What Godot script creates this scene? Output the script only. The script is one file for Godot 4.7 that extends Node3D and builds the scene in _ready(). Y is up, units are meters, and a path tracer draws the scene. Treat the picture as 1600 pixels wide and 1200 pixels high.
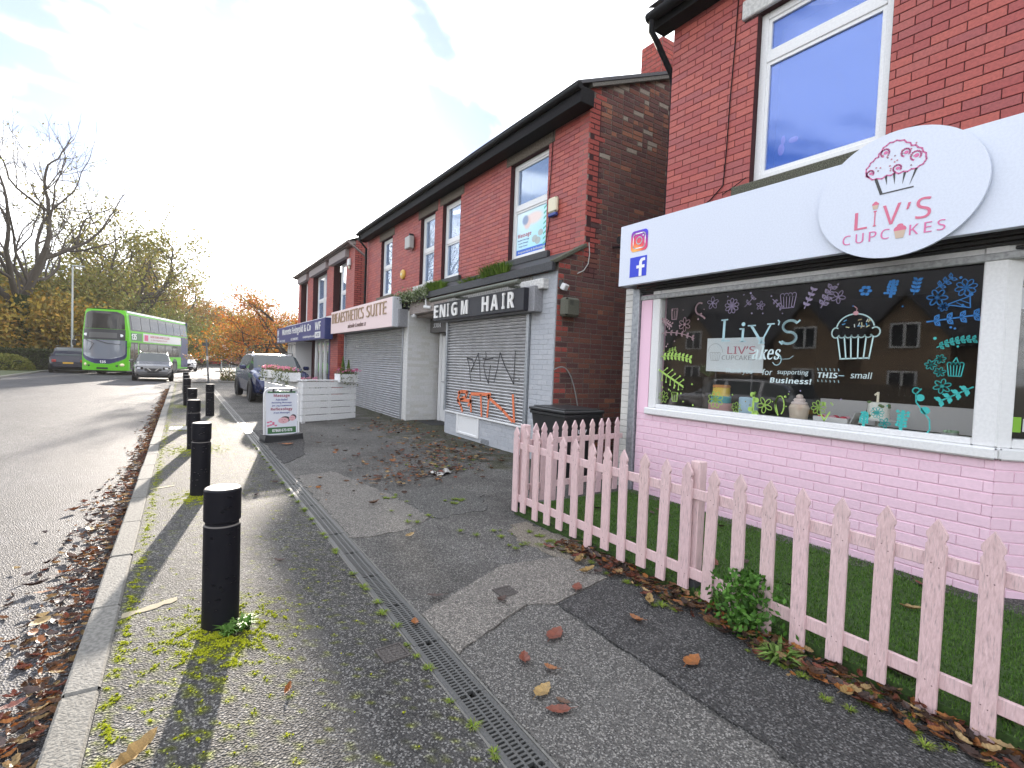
extends Node3D
# A parade of red-brick shops seen along the pavement in low autumn sun.
# x runs from the road to the shops, -z runs along the street, y is up.

const EYE := Vector3(0, 1.55, 0)
const SHOP := 4.95        # x of the upper house fronts
var rng := RandomNumberGenerator.new()
var used := {}
var mats := {}
var meshes := {}
var font_sans: SystemFont
var font_bold: SystemFont
var font_serif: SystemFont

# ---------------------------------------------------------------- mesh builder
class MB:
	var v := PackedVector3Array()
	var n := PackedVector3Array()
	var c := PackedColorArray()
	var uv := PackedVector2Array()
	var col := Color(1, 1, 1)
	func tri(a: Vector3, b: Vector3, d: Vector3, nn := Vector3.ZERO) -> void:
		var m := nn
		if m == Vector3.ZERO:
			m = (d - a).cross(b - a).normalized()
		v.append(a); v.append(b); v.append(d)
		n.append(m); n.append(m); n.append(m)
		c.append(col); c.append(col); c.append(col)
		uv.append(Vector2.ZERO); uv.append(Vector2.ZERO); uv.append(Vector2.ZERO)
	func tri_n(a: Vector3, b: Vector3, d: Vector3, na: Vector3, nb: Vector3, nd: Vector3) -> void:
		v.append(a); v.append(b); v.append(d)
		n.append(na); n.append(nb); n.append(nd)
		c.append(col); c.append(col); c.append(col)
		uv.append(Vector2.ZERO); uv.append(Vector2.ZERO); uv.append(Vector2.ZERO)
	# corners counter-clockwise seen from outside (normal = (b-a)x(d-a)); stored clockwise
	func quad(a: Vector3, b: Vector3, cc: Vector3, d: Vector3) -> void:
		var m := (b - a).cross(d - a)
		if m.length_squared() < 1e-14:
			m = (cc - b).cross(d - cc)
		m = m.normalized()
		for q in [a, cc, b, a, d, cc]:
			v.append(q); n.append(m); c.append(col)
		for q in [Vector2(0, 1), Vector2(1, 0), Vector2(1, 1), Vector2(0, 1), Vector2(0, 0), Vector2(1, 0)]:
			uv.append(q)
	func quad_n(a: Vector3, b: Vector3, cc: Vector3, d: Vector3, na: Vector3, nb: Vector3, nc: Vector3, nd: Vector3) -> void:
		tri_n(a, cc, b, na, nc, nb)
		tri_n(a, d, cc, na, nd, nc)
	func box(lo: Vector3, hi: Vector3, t := Transform3D()) -> void:
		var p: Array[Vector3] = []
		for k in 8:
			p.append(t * Vector3(hi.x if k & 1 else lo.x, hi.y if k & 2 else lo.y, hi.z if k & 4 else lo.z))
		quad(p[4], p[5], p[7], p[6]); quad(p[1], p[0], p[2], p[3])
		quad(p[5], p[1], p[3], p[7]); quad(p[0], p[4], p[6], p[2])
		quad(p[6], p[7], p[3], p[2]); quad(p[0], p[1], p[5], p[4])
	# box with chamfered edges
	func cbox(lo: Vector3, hi: Vector3, b: float, t := Transform3D()) -> void:
		var s := [lo, hi]
		var g := func(sx: int, sy: int, sz: int, k: int) -> Vector3:
			var q := Vector3(s[sx].x, s[sy].y, s[sz].z)
			var w := Vector3(b if sx == 0 else -b, b if sy == 0 else -b, b if sz == 0 else -b)
			for i in 3:
				if i != k:
					q[i] += w[i]
			return t * q
		for k in 3:
			var i := (k + 1) % 3
			var j := (k + 2) % 3
			for sd in 2:
				var o: Array = []
				for e in [[0, 0], [1, 0], [1, 1], [0, 1]]:
					var id := [0, 0, 0]
					id[k] = sd; id[i] = e[0]; id[j] = e[1]
					o.append(g.call(id[0], id[1], id[2], k))
				if sd == 1:
					quad(o[0], o[1], o[2], o[3])
				else:
					quad(o[3], o[2], o[1], o[0])
			for e in [[0, 0], [1, 0], [1, 1], [0, 1]]:
				var q: Array = []
				for pr in [[0, i], [0, j], [1, j], [1, i]]:
					var id := [0, 0, 0]
					id[k] = pr[0]; id[i] = e[0]; id[j] = e[1]
					q.append(g.call(id[0], id[1], id[2], pr[1]))
				if (e[0] + e[1]) % 2 == 0:
					quad(q[0], q[3], q[2], q[1])
				else:
					quad(q[0], q[1], q[2], q[3])
	func tube(path: Array, radii: Array, sides := 6, caps := true) -> void:
		var rings: Array = []
		var norms: Array = []
		var side := Vector3.ZERO
		for i in path.size():
			var d: Vector3 = (path[mini(i + 1, path.size() - 1)] - path[maxi(i - 1, 0)]).normalized()
			if side == Vector3.ZERO:
				side = d.cross(Vector3.UP if absf(d.y) < 0.9 else Vector3.RIGHT).normalized()
			side = (side - d * side.dot(d)).normalized()
			var up := d.cross(side)
			var r: Array[Vector3] = []
			var m: Array[Vector3] = []
			for k in sides:
				var a := TAU * k / sides
				var o := side * cos(a) + up * sin(a)
				m.append(o)
				r.append(path[i] + o * radii[i])
			rings.append(r); norms.append(m)
		for i in path.size() - 1:
			for k in sides:
				var l := (k + 1) % sides
				quad_n(rings[i][k], rings[i][l], rings[i + 1][l], rings[i + 1][k], norms[i][k], norms[i][l], norms[i + 1][l], norms[i + 1][k])
		if caps:
			for e in [0, path.size() - 1]:
				for k in range(1, sides - 1):
					if e == 0:
						tri(rings[e][0], rings[e][k], rings[e][k + 1])
					else:
						tri(rings[e][0], rings[e][k + 1], rings[e][k])
	# profile of (radius, y) turned round the y axis
	func lathe(profile: Array, sides := 24, at := Vector3.ZERO, smooth := false) -> void:
		for i in profile.size() - 1:
			var p: Vector2 = profile[i]
			var q: Vector2 = profile[i + 1]
			var nr := Vector2(q.y - p.y, p.x - q.x).normalized()
			for k in sides:
				var a := TAU * k / sides
				var b := TAU * (k + 1) / sides
				var da := Vector3(cos(a), 0, -sin(a))
				var db := Vector3(cos(b), 0, -sin(b))
				var na := da * nr.x + Vector3.UP * nr.y
				var nb := db * nr.x + Vector3.UP * nr.y
				quad_n(at + da * p.x + Vector3.UP * p.y, at + db * p.x + Vector3.UP * p.y, at + db * q.x + Vector3.UP * q.y, at + da * q.x + Vector3.UP * q.y, na, nb, nb, na)
	# flat polygon (in xy) pushed from z0 to z1
	func prism(pts: PackedVector2Array, z0: float, z1: float, t := Transform3D()) -> void:
		var poly := pts
		if Geometry2D.is_polygon_clockwise(poly):
			poly = pts.duplicate(); poly.reverse()
		var ix := Geometry2D.triangulate_polygon(poly)
		for i in range(0, ix.size(), 3):
			var a := poly[ix[i]]
			var b := poly[ix[i + 1]]
			var d := poly[ix[i + 2]]
			if (b - a).cross(d - a) < 0:
				var w := b
				b = d; d = w
			tri(t * Vector3(a.x, a.y, z1), t * Vector3(d.x, d.y, z1), t * Vector3(b.x, b.y, z1))
			tri(t * Vector3(a.x, a.y, z0), t * Vector3(b.x, b.y, z0), t * Vector3(d.x, d.y, z0))
		for i in poly.size():
			var a := poly[i]
			var b := poly[(i + 1) % poly.size()]
			quad(t * Vector3(a.x, a.y, z0), t * Vector3(b.x, b.y, z0), t * Vector3(b.x, b.y, z1), t * Vector3(a.x, a.y, z1))
	func ball(at: Vector3, r: Vector3, seg := 10, rows := 6) -> void:
		for i in rows:
			var a0 := PI * i / rows - PI / 2
			var a1 := PI * (i + 1) / rows - PI / 2
			for k in seg:
				var q: Array[Vector3] = []
				for e in [[a0, k], [a0, k + 1], [a1, k + 1], [a1, k]]:
					var b: float = TAU * e[1] / seg
					q.append(Vector3(cos(e[0]) * cos(b), sin(e[0]), -cos(e[0]) * sin(b)))
				quad_n(at + q[0] * r, at + q[1] * r, at + q[2] * r, at + q[3] * r, (q[0] / r).normalized(), (q[1] / r).normalized(), (q[2] / r).normalized(), (q[3] / r).normalized())
	# a flat stroke of the given width along a 2D line, lying in the xy plane at height z
	func stroke(pts: Array, w: float, z := 0.0) -> void:
		for i in pts.size() - 1:
			var a: Vector2 = pts[i]
			var b: Vector2 = pts[i + 1]
			var d := (b - a)
			if d.length() < 1e-6:
				continue
			d = d.normalized() * w * 0.5
			var s := Vector2(-d.y, d.x)
			var e := d * 0.45
			quad(Vector3(a.x - e.x - s.x, a.y - e.y - s.y, z), Vector3(b.x + e.x - s.x, b.y + e.y - s.y, z), Vector3(b.x + e.x + s.x, b.y + e.y + s.y, z), Vector3(a.x - e.x + s.x, a.y - e.y + s.y, z))
	func disc(at: Vector2, rx: float, ry: float, z := 0.0, seg := 14) -> void:
		for k in seg:
			var a := TAU * k / seg
			var b := TAU * (k + 1) / seg
			tri(Vector3(at.x, at.y, z), Vector3(at.x + cos(b) * rx, at.y + sin(b) * ry, z), Vector3(at.x + cos(a) * rx, at.y + sin(a) * ry, z), Vector3(0, 0, 1))
	func done() -> ArrayMesh:
		var arr := []
		arr.resize(Mesh.ARRAY_MAX)
		arr[Mesh.ARRAY_VERTEX] = v
		arr[Mesh.ARRAY_NORMAL] = n
		arr[Mesh.ARRAY_COLOR] = c
		arr[Mesh.ARRAY_TEX_UV] = uv
		var m := ArrayMesh.new()
		m.add_surface_from_arrays(Mesh.PRIMITIVE_TRIANGLES, arr)
		return m

# ---------------------------------------------------------------- nodes
func numbered(called: String) -> String:
	if not used.has(called):
		used[called] = 0
		return called
	used[called] += 1
	return "%s_%03d" % [called, used[called]]

func tag(o: Node, label: String, category: String, group := "", kind := "") -> void:
	if label: o.set_meta("label", label)
	if category: o.set_meta("category", category)
	if group: o.set_meta("group", group)
	if kind: o.set_meta("kind", kind)

func thing(called: String, label: String, category: String, at := Vector3.ZERO, turn := 0.0, group := "") -> Node3D:
	var o := Node3D.new()
	o.name = numbered(called)
	add_child(o)
	o.position = at
	o.rotation.y = turn
	tag(o, label, category, group)
	return o

func part(parent: Node, called: String, mesh: Mesh, m: Material, t := Transform3D()) -> MeshInstance3D:
	var o := MeshInstance3D.new()
	o.mesh = mesh
	o.material_override = m
	o.transform = t
	o.name = numbered(called) if parent == self else called
	parent.add_child(o, true)
	return o

func structure(called: String, mesh: Mesh, m: Material, t := Transform3D(), label := "") -> MeshInstance3D:
	var o := part(self, called, mesh, m, t)
	o.set_meta("kind", "structure")
	if label: o.set_meta("label", label)
	return o

func copy_of(o: Node3D, label := "", group := "") -> Node3D:
	var d: Node3D = o.duplicate()
	d.name = numbered(String(o.name).rstrip("_0123456789"))
	add_child(d)
	if label: d.set_meta("label", label)
	if group: d.set_meta("group", group)
	return d

func boxm(lo: Vector3, hi: Vector3, b := 0.0) -> ArrayMesh:
	var m := MB.new()
	if b > 0.0:
		m.cbox(lo, hi, b)
	else:
		m.box(lo, hi)
	return m.done()

func multi(parent: Node, called: String, mesh: Mesh, m: Material, xf: Array, cols: Array = []) -> MultiMeshInstance3D:
	var mm := MultiMesh.new()
	mm.transform_format = MultiMesh.TRANSFORM_3D
	mm.use_colors = cols.size() > 0
	mm.mesh = mesh
	mm.instance_count = xf.size()
	for i in xf.size():
		mm.set_instance_transform(i, xf[i])
		if cols.size() > 0:
			mm.set_instance_color(i, cols[i])
	var o := MultiMeshInstance3D.new()
	o.multimesh = mm
	o.material_override = m
	o.name = numbered(called) if parent == self else called
	parent.add_child(o, true)
	return o

# ---------------------------------------------------------------- materials
func lin(r: float, g: float, b: float, a := 1.0) -> Color:
	var k := Color(r, g, b).linear_to_srgb()
	k.a = a
	return k

func noise_tex(size: int, freq: float, kind: int, ramp: Array, seed_ := 1, octaves := 4, normal := false, bump := 4.0) -> NoiseTexture2D:
	var f := FastNoiseLite.new()
	f.noise_type = kind
	f.frequency = freq
	f.seed = seed_
	f.fractal_octaves = octaves
	if kind == FastNoiseLite.TYPE_CELLULAR:
		f.cellular_return_type = FastNoiseLite.RETURN_CELL_VALUE if ramp.size() > 0 and not normal else FastNoiseLite.RETURN_DISTANCE
		f.fractal_type = FastNoiseLite.FRACTAL_NONE
	var t := NoiseTexture2D.new()
	t.width = size; t.height = size
	t.seamless = true
	t.noise = f
	if normal:
		t.as_normal_map = true
		t.bump_strength = bump
	elif ramp.size() > 0:
		var g := Gradient.new()
		var off := PackedFloat32Array()
		var cl := PackedColorArray()
		for r in ramp:
			off.append(r[0])
			cl.append(lin(r[1], r[2], r[3]))
		g.offsets = off; g.colors = cl
		t.color_ramp = g
	return t

func plain(called: String, col: Color, rough := 0.6, metal := 0.0, spec := 0.5) -> StandardMaterial3D:
	if mats.has(called):
		return mats[called]
	var m := StandardMaterial3D.new()
	m.resource_name = called
	m.albedo_color = col
	m.roughness = rough
	m.metallic = metal
	m.metallic_specular = spec
	m.vertex_color_use_as_albedo = true
	mats[called] = m
	return m

# a plain colour broken up by soft grain, mapped in world space
func grainy(called: String, col: Color, rough := 0.7, scale := 1.0, depth := 0.18, bump := 0.25, freq := 0.02) -> StandardMaterial3D:
	if mats.has(called):
		return mats[called]
	var m := plain(called, col, rough)
	var key := "g%.3f_%.2f" % [freq, depth]
	if not meshes.has(key):
		meshes[key] = noise_tex(512, freq, FastNoiseLite.TYPE_SIMPLEX, [[0.0, 1.0 - depth * 2, 1.0 - depth * 2, 1.0 - depth * 2], [0.5, 1.0 - depth, 1.0 - depth, 1.0 - depth], [1.0, 1, 1, 1]], 7, 5)
	m.albedo_texture = meshes[key]
	if bump > 0.0:
		var nk := "n%.3f" % freq
		if not meshes.has(nk):
			meshes[nk] = noise_tex(512, freq * 2.0, FastNoiseLite.TYPE_SIMPLEX, [], 9, 4, true, 5.0)
		m.normal_enabled = true
		m.normal_texture = meshes[nk]
		m.normal_scale = bump
	m.uv1_triplanar = true
	m.uv1_world_triplanar = true
	m.uv1_scale = Vector3.ONE * scale
	return m

func glass(called: String, tint: Color, alpha := 0.12, metal := 0.0, spec := 0.5) -> StandardMaterial3D:
	if mats.has(called):
		return mats[called]
	var m := StandardMaterial3D.new()
	m.resource_name = called
	m.transparency = BaseMaterial3D.TRANSPARENCY_ALPHA
	m.albedo_color = Color(tint.r, tint.g, tint.b, alpha)
	m.roughness = 0.02
	m.metallic = metal
	m.metallic_specular = spec
	mats[called] = m
	return m

# ---------------------------------------------------------------- lettering
func letters(parent: Node, called: String, text: String, font: Font, m: Material, w: float, h: float, at: Vector3, depth := 0.004, turn := Basis(), bend := 0.0) -> MeshInstance3D:
	var tm := TextMesh.new()
	tm.text = text
	tm.font = font
	tm.font_size = 48
	tm.pixel_size = 0.01
	tm.depth = 0.1
	tm.curve_step = 2.0
	var bb := tm.get_aabb()
	var sx := w / maxf(bb.size.x, 0.001)
	var sy := h / maxf(bb.size.y, 0.001)
	var mid := bb.position + bb.size * 0.5
	var b := turn * Basis(Vector3(sx, 0, 0), Vector3(bend * sy, sy, 0), Vector3(0, 0, depth / 0.1))
	return part(parent, called, tm, m, Transform3D(b, at - b * mid))

func arc2(c: Vector2, rx: float, ry: float, a0: float, a1: float, seg := 12) -> Array:
	var o: Array = []
	for k in seg + 1:
		var a := deg_to_rad(lerpf(a0, a1, float(k) / seg))
		o.append(c + Vector2(cos(a) * rx, sin(a) * ry))
	return o

func _ready() -> void:
	rng.seed = 20231
	set_view()
	font_sans = SystemFont.new(); font_sans.font_names = PackedStringArray(["Droid Sans"])
	font_bold = SystemFont.new(); font_bold.font_names = PackedStringArray(["Droid Sans"]); font_bold.font_weight = 700
	font_serif = SystemFont.new(); font_serif.font_names = PackedStringArray(["Droid Serif"]); font_serif.font_weight = 700
	make_ground()
	make_cupcake_shop()
	make_hair_building()
	make_accountant_building()
	make_opposite_houses()
	make_boundary()
	make_trees()
	make_fence()
	make_bollards()
	make_street_things()
	make_planters()
	make_sandwich_board()
	make_bus()
	make_cars()
	make_small_plants()
	make_leaves()

# ---------------------------------------------------------------- camera, sky, sun
func set_view() -> void:
	var cam := Camera3D.new()
	cam.name = "camera"
	cam.fov = 74.78
	cam.near = 0.05
	cam.far = 2000.0
	add_child(cam)
	cam.position = EYE
	cam.rotation_order = EULER_ORDER_YXZ
	cam.rotation = Vector3(-0.03632932, -0.5820419, 0.0397381)
	cam.current = true
	var sun := DirectionalLight3D.new()
	sun.name = "sun"
	sun.light_energy = 1.6
	sun.light_color = Color(1.0, 0.955, 0.90)
	sun.light_angular_distance = 0.8
	sun.shadow_enabled = true
	add_child(sun)
	var az := deg_to_rad(10.3)
	var el := deg_to_rad(13.6)
	var to_sun := Vector3(sin(az) * cos(el), sin(el), -cos(az) * cos(el))
	sun.look_at_from_position(to_sun * 50.0, Vector3.ZERO, Vector3.UP)
	var env := Environment.new()
	env.background_mode = Environment.BG_SKY
	env.tonemap_mode = Environment.TONE_MAPPER_LINEAR
	env.tonemap_exposure = 3.35
	env.sdfgi_enabled = true
	env.ssao_enabled = true
	env.ssil_enabled = true
	var sky := Sky.new()
	var pan := PanoramaSkyMaterial.new()
	pan.panorama = sky_picture(to_sun)
	sky.sky_material = pan
	env.sky = sky
	env.fog_enabled = true
	env.fog_density = 0.0004
	env.fog_light_color = Color(0.95, 0.93, 0.9)
	var we := WorldEnvironment.new()
	we.name = "world_environment"
	we.environment = env
	add_child(we)

# broken white cloud, thick towards the sun, opening to blue away from it
func sky_picture(to_sun: Vector3) -> ImageTexture:
	var w := 1536
	var h := 768
	var big := FastNoiseLite.new()
	big.noise_type = FastNoiseLite.TYPE_SIMPLEX_SMOOTH
	big.seed = 12; big.frequency = 1.0; big.fractal_octaves = 6; big.fractal_gain = 0.5
	var wisp := FastNoiseLite.new()
	wisp.noise_type = FastNoiseLite.TYPE_SIMPLEX_SMOOTH
	wisp.seed = 41; wisp.frequency = 1.6; wisp.fractal_octaves = 6; wisp.fractal_gain = 0.62
	var im := Image.create(w, h, false, Image.FORMAT_RGBF)
	for j in h:
		var th := PI * (j + 0.5) / h
		for i in w:
			var ph := TAU * (i + 0.5) / w    # the left edge of the picture lies towards -z
			var d := Vector3(sin(ph) * sin(th), cos(th), -cos(ph) * sin(th))
			var y := maxf(d.y, 0.0)
			var blue := Color(0.12, 0.19, 0.36).lerp(Color(0.055, 0.105, 0.27), clampf(y * 1.4, 0, 1)).lerp(Color(0.42, 0.47, 0.52), pow(1.0 - y, 7.0))
			# clouds on a flat layer overhead, stretched along one direction
			var q := Vector3(d.x, 0, d.z).rotated(Vector3.UP, -2.5) / (y + 0.14)
			var s := big.get_noise_3d(q.x * 0.55 + q.z * 0.2, q.z * 0.35, 11.4) + 0.62 * wisp.get_noise_3d(q.x * 1.5 + q.z * 0.6, q.z * 0.7 - q.x * 0.25, 4.2)
			var near := d.dot(to_sun)
			var cover := smoothstep(-0.30, 0.14, s + 0.17 + 0.5 * smoothstep(0.955, 0.998, near))
			cover = maxf(cover, 0.16 * smoothstep(0.5, 0.84, near))
			var bright := 1.0 + 0.22 * s
			var cloud := Color(0.96, 0.985, 1.02) * bright
			var k := blue.lerp(cloud, cover)
			var glow := pow(maxf(near, 0.0), 40.0) * 0.5 + pow(maxf(near, 0.0), 160.0) * 1.2
			k += Color(1.0, 0.95, 0.86) * glow
			if d.y < 0.0:
				k = k.lerp(Color(0.12, 0.12, 0.11), smoothstep(0.0, -0.08, d.y))
			im.set_pixel(i, j, Color(k.r, k.g, k.b))
	return ImageTexture.create_from_image(im)

# ---------------------------------------------------------------- ground
func forecourt_y(x: float) -> float:
	return clampf((x - 1.24) / 3.2, 0.0, 1.05) * 0.15

var moss_noise := FastNoiseLite.new()

# how much moss grows at a spot of the footway (clumps round the posts and along the kerb)
func moss_at(x: float, z: float) -> float:
	var m := 0.0
	for b in [[0.205, -3.27, 0.42], [0.19, -6.45, 0.34], [0.18, -9.6, 0.5], [0.18, -12.4, 0.5], [0.13, -17.5, 0.6]]:
		var d: float = Vector2((x - b[0]) * 1.0, (z - b[1] - 0.12) * 0.8).length() / b[2]
		m = maxf(m, 1.25 - d)
	m = maxf(m, 0.75 - absf(x + 0.24) / 0.10)
	m = maxf(m, 0.30 - Vector2((x - 0.1) / 0.55, (z + 2.5) / 1.1).length() * 0.24)
	return m + moss_noise.get_noise_2d(x * 9.0, z * 9.0) * 0.85 + moss_noise.get_noise_2d(x * 31.0, z * 31.0) * 0.5 - 0.35

func tarmac(called: String, tint: Color, rough: float, speck: float, scale := 0.9, bump := 1.0, seed_ := 3) -> StandardMaterial3D:
	var m := plain(called, tint, rough, 0.0, 0.3)
	var key := "tar%.2f_%d" % [speck, seed_]
	if not meshes.has(key):
		var a := 1.0 - speck
		meshes[key] = noise_tex(1024, 0.16, FastNoiseLite.TYPE_CELLULAR, [[0.0, a * 0.45, a * 0.45, a * 0.45], [0.35, a * 0.7, a * 0.69, a * 0.68], [0.72, a, a * 0.985, a * 0.97], [0.9, 1.0, 0.98, 0.95], [1.0, 1.0, 1.0, 0.99]], seed_)
		meshes[key + "n"] = noise_tex(1024, 0.11, FastNoiseLite.TYPE_CELLULAR, [], seed_, 1, true, 9.0)
	m.albedo_texture = meshes[key]
	m.normal_enabled = true
	m.normal_texture = meshes[key + "n"]
	m.normal_scale = bump
	m.uv1_triplanar = true
	m.uv1_world_triplanar = true
	m.uv1_scale = Vector3.ONE * scale
	return m

# a sheet over a rectangle, with a height and a colour for every point
func sheet(x0: float, x1: float, z0: float, z1: float, sx: float, sz: float, height: Callable, colour: Callable) -> ArrayMesh:
	var nx := maxi(1, ceili((x1 - x0) / sx))
	var nz := maxi(1, ceili((z1 - z0) / sz))
	var v := PackedVector3Array()
	var c := PackedColorArray()
	var n := PackedVector3Array()
	var ix := PackedInt32Array()
	for j in nz + 1:
		for i in nx + 1:
			var x := lerpf(x0, x1, float(i) / nx)
			var z := lerpf(z0, z1, float(j) / nz)
			v.append(Vector3(x, height.call(x, z), z))
			c.append(colour.call(x, z))
			n.append(Vector3.UP)
	for j in nz:
		for i in nx:
			var a := j * (nx + 1) + i
			for k in [a, a + 1, a + nx + 2, a, a + nx + 2, a + nx + 1]:
				ix.append(k)
	var arr := []
	arr.resize(Mesh.ARRAY_MAX)
	arr[Mesh.ARRAY_VERTEX] = v
	arr[Mesh.ARRAY_COLOR] = c
	arr[Mesh.ARRAY_NORMAL] = n
	arr[Mesh.ARRAY_INDEX] = ix
	var m := ArrayMesh.new()
	m.add_surface_from_arrays(Mesh.PRIMITIVE_TRIANGLES, arr)
	return m

# a thin sheet with a ragged outline given as x, z corners
func patch(called: String, corners: Array, lift: float, m: Material, tint: Color, rag := 0.012, label := "") -> void:
	var poly := PackedVector2Array()
	for i in corners.size():
		var a: Vector2 = corners[i]
		var b: Vector2 = corners[(i + 1) % corners.size()]
		var steps := maxi(2, int(a.distance_to(b) / 0.06))
		for k in steps:
			var p := a.lerp(b, float(k) / steps)
			p += Vector2(moss_noise.get_noise_2d(p.x * 40, p.y * 40), moss_noise.get_noise_2d(p.y * 40 + 90, p.x * 40)) * rag * 2.0
			poly.append(p)
	var ix := Geometry2D.triangulate_polygon(poly)
	var mb := MB.new()
	mb.col = tint
	var at := func(p: Vector2, dy: float) -> Vector3: return Vector3(p.x, forecourt_y(p.x) + lift + dy, p.y)
	for i in range(0, ix.size(), 3):
		var a := poly[ix[i]]
		var b := poly[ix[i + 1]]
		var d := poly[ix[i + 2]]
		if (b - a).cross(d - a) < 0:
			var w := b
			b = d; d = w
		mb.tri(at.call(a, 0.0), at.call(b, 0.0), at.call(d, 0.0), Vector3.UP)
	for i in poly.size():
		var a := poly[i]
		var b := poly[(i + 1) % poly.size()]
		mb.quad(at.call(a, -0.02), at.call(b, -0.02), at.call(b, 0.0), at.call(a, 0.0))
	structure(called, mb.done(), m, Transform3D(), label)

func make_ground() -> void:
	moss_noise.noise_type = FastNoiseLite.TYPE_SIMPLEX
	moss_noise.seed = 5
	moss_noise.frequency = 1.0
	moss_noise.fractal_octaves = 3
	var soil := grainy("soil", lin(0.085, 0.08, 0.05), 0.95, 0.3, 0.3, 0.4)
	structure("ground", sheet(-900, 900, -900, 600, 300, 300, func(_x, _z): return -0.16, func(_x, _z): return Color(1, 1, 1)), soil)
	# road: worn asphalt, darker by the gutter, running on into a wide junction
	var road := tarmac("road_asphalt", lin(0.165, 0.166, 0.18), 0.66, 0.7, 0.85, 0.8, 11)
	var road_y := func(x: float, _z: float) -> float: return -0.105 + 0.03 * clampf((-0.43 - x) / 3.0, 0.0, 1.0)
	var road_c := func(x: float, z: float) -> Color:
		var k := 0.92 + 0.2 * moss_noise.get_noise_2d(x * 0.5, z * 0.3) + 0.16 * moss_noise.get_noise_2d(x * 3.0, z * 2.0)
		return Color(k, k * 0.99, k * 0.985)
	structure("road", sheet(-7.6, -0.43, -14.0, 5.0, 0.08, 0.10, road_y, road_c), road)
	structure("road", sheet(-7.6, -0.43, -34.0, -14.0, 0.4, 0.5, road_y, road_c), road)
	structure("road", sheet(-9.0, 18.0, -120.0, -34.0, 0.8, 1.0, func(x, _z): return -0.105 + 0.03 * clampf((-0.43 - x) / 3.0, 0.0, 1.0), road_c), road)
	road.metallic_specular = 0.3
	# footway
	var foot := tarmac("footway_asphalt", lin(0.40, 0.392, 0.378), 0.8, 0.64, 0.85, 0.9, 4)
	var foot_c := func(x: float, z: float) -> Color:
		var k := 0.95 + 0.2 * moss_noise.get_noise_2d(x * 1.2, z * 0.8) + 0.18 * moss_noise.get_noise_2d(x * 6, z * 6)
		var g := smoothstep(0.0, 0.55, moss_at(x, z))
		return (Color(k, k, k) * 0.5).lerp(Color(0.62, 0.72, 0.03) * (0.7 + 0.3 * k), g * 0.92)
	structure("footway", sheet(-0.29, 1.06, -8.0, 3.0, 0.025, 0.025, func(_x, _z): return 0.0, foot_c), foot)
	structure("footway", sheet(-0.29, 1.06, -31.0, -8.0, 0.06, 0.08, func(_x, _z): return 0.0, foot_c), foot)
	# kerb stones
	var kerb := structure("kerb", boxm(Vector3(-0.40, -0.5, -31.0), Vector3(-0.30, -0.03, 3.0)), grainy("kerb_bed", lin(0.16, 0.155, 0.14), 0.9, 2.0))
	var stone := grainy("kerb_concrete", lin(0.19, 0.183, 0.165), 0.9, 1.7, 0.28, 0.5, 0.03)
	var forms: Array = []
	for k in 5:
		var mb := MB.new()
		var t := 0.86 + 0.06 * k
		mb.col = Color(t, t * 0.995, t * 0.98)
		mb.cbox(Vector3(-0.432, -0.2, -0.907), Vector3(-0.292, 0.004 + 0.0015 * (k % 3), 0.0), 0.012)
		forms.append(mb.done())
	for k in 37:
		var o := part(kerb, "kerb_stone", forms[rng.randi() % 5], stone, Transform3D(Basis(Vector3.UP, rng.randf_range(-0.003, 0.003)), Vector3(rng.randf_range(-0.004, 0.004), rng.randf_range(-0.002, 0.003), 2.6 - k * 0.914)))
		o.name = "kerb_stone" if k == 0 else "kerb_stone_%03d" % k
	# forecourt: old tarmac rising to the shops
	var fore := tarmac("forecourt_asphalt", lin(0.25, 0.245, 0.235), 0.78, 0.5, 0.8, 1.0, 8)
	var fore_h := func(x: float, z: float) -> float: return forecourt_y(x) + 0.006 * moss_noise.get_noise_2d(x * 1.5, z * 1.5)
	var fore_c := func(x: float, z: float) -> Color:
		var k := 0.86 + 0.24 * moss_noise.get_noise_2d(x * 0.9, z * 0.9) + 0.14 * moss_noise.get_noise_2d(x * 5, z * 5)
		var col := Color(k, k * 0.99, k * 0.97)
		# damp moss and dirt that gathers at the foot of the shop fronts
		var g := smoothstep(0.1, 0.7, (x - 3.6) * 0.7 + (0.9 if z < -5.6 else 0.0) * smoothstep(2.3, 3.6, x) + 0.9 * moss_noise.get_noise_2d(x * 2.2 + 40, z * 2.2) + 0.5 * moss_noise.get_noise_2d(x * 9, z * 9) - 0.65)
		return col.lerp(Color(0.40, 0.42, 0.22), g * 0.8)
	structure("forecourt", sheet(1.245, 6.2, -9.0, 3.0, 0.05, 0.05, fore_h, fore_c), fore)
	structure("forecourt", sheet(1.245, 6.2, -31.0, -9.0, 0.10, 0.12, fore_h, fore_c), fore)
	structure("forecourt", boxm(Vector3(-0.30, -0.6, -31.0), Vector3(1.05, -0.01, 3.0)), grainy("hardcore", lin(0.12, 0.11, 0.1), 0.95), Transform3D(), "rubble under the footway")
	# newer patches laid over it
	var warm := tarmac("patch_warm", lin(0.31, 0.29, 0.262), 0.75, 0.42, 0.85, 0.9, 21)
	var dark := tarmac("patch_dark", lin(0.155, 0.152, 0.15), 0.75, 0.55, 0.8, 1.3, 22)
	var grey := tarmac("patch_grey", lin(0.255, 0.247, 0.232), 0.75, 0.5, 0.9, 1.1, 23)
	var one := Color(1, 1, 1)
	patch("tarmac_patch", [Vector2(1.25, -2.80), Vector2(2.02, -3.13), Vector2(2.52, -3.02), Vector2(2.55, -2.55), Vector2(2.0, -2.45), Vector2(1.86, -2.55), Vector2(1.25, -2.32)], 0.010, warm, one, 0.006, "light brown tarmac patch with a small square cover")
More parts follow.
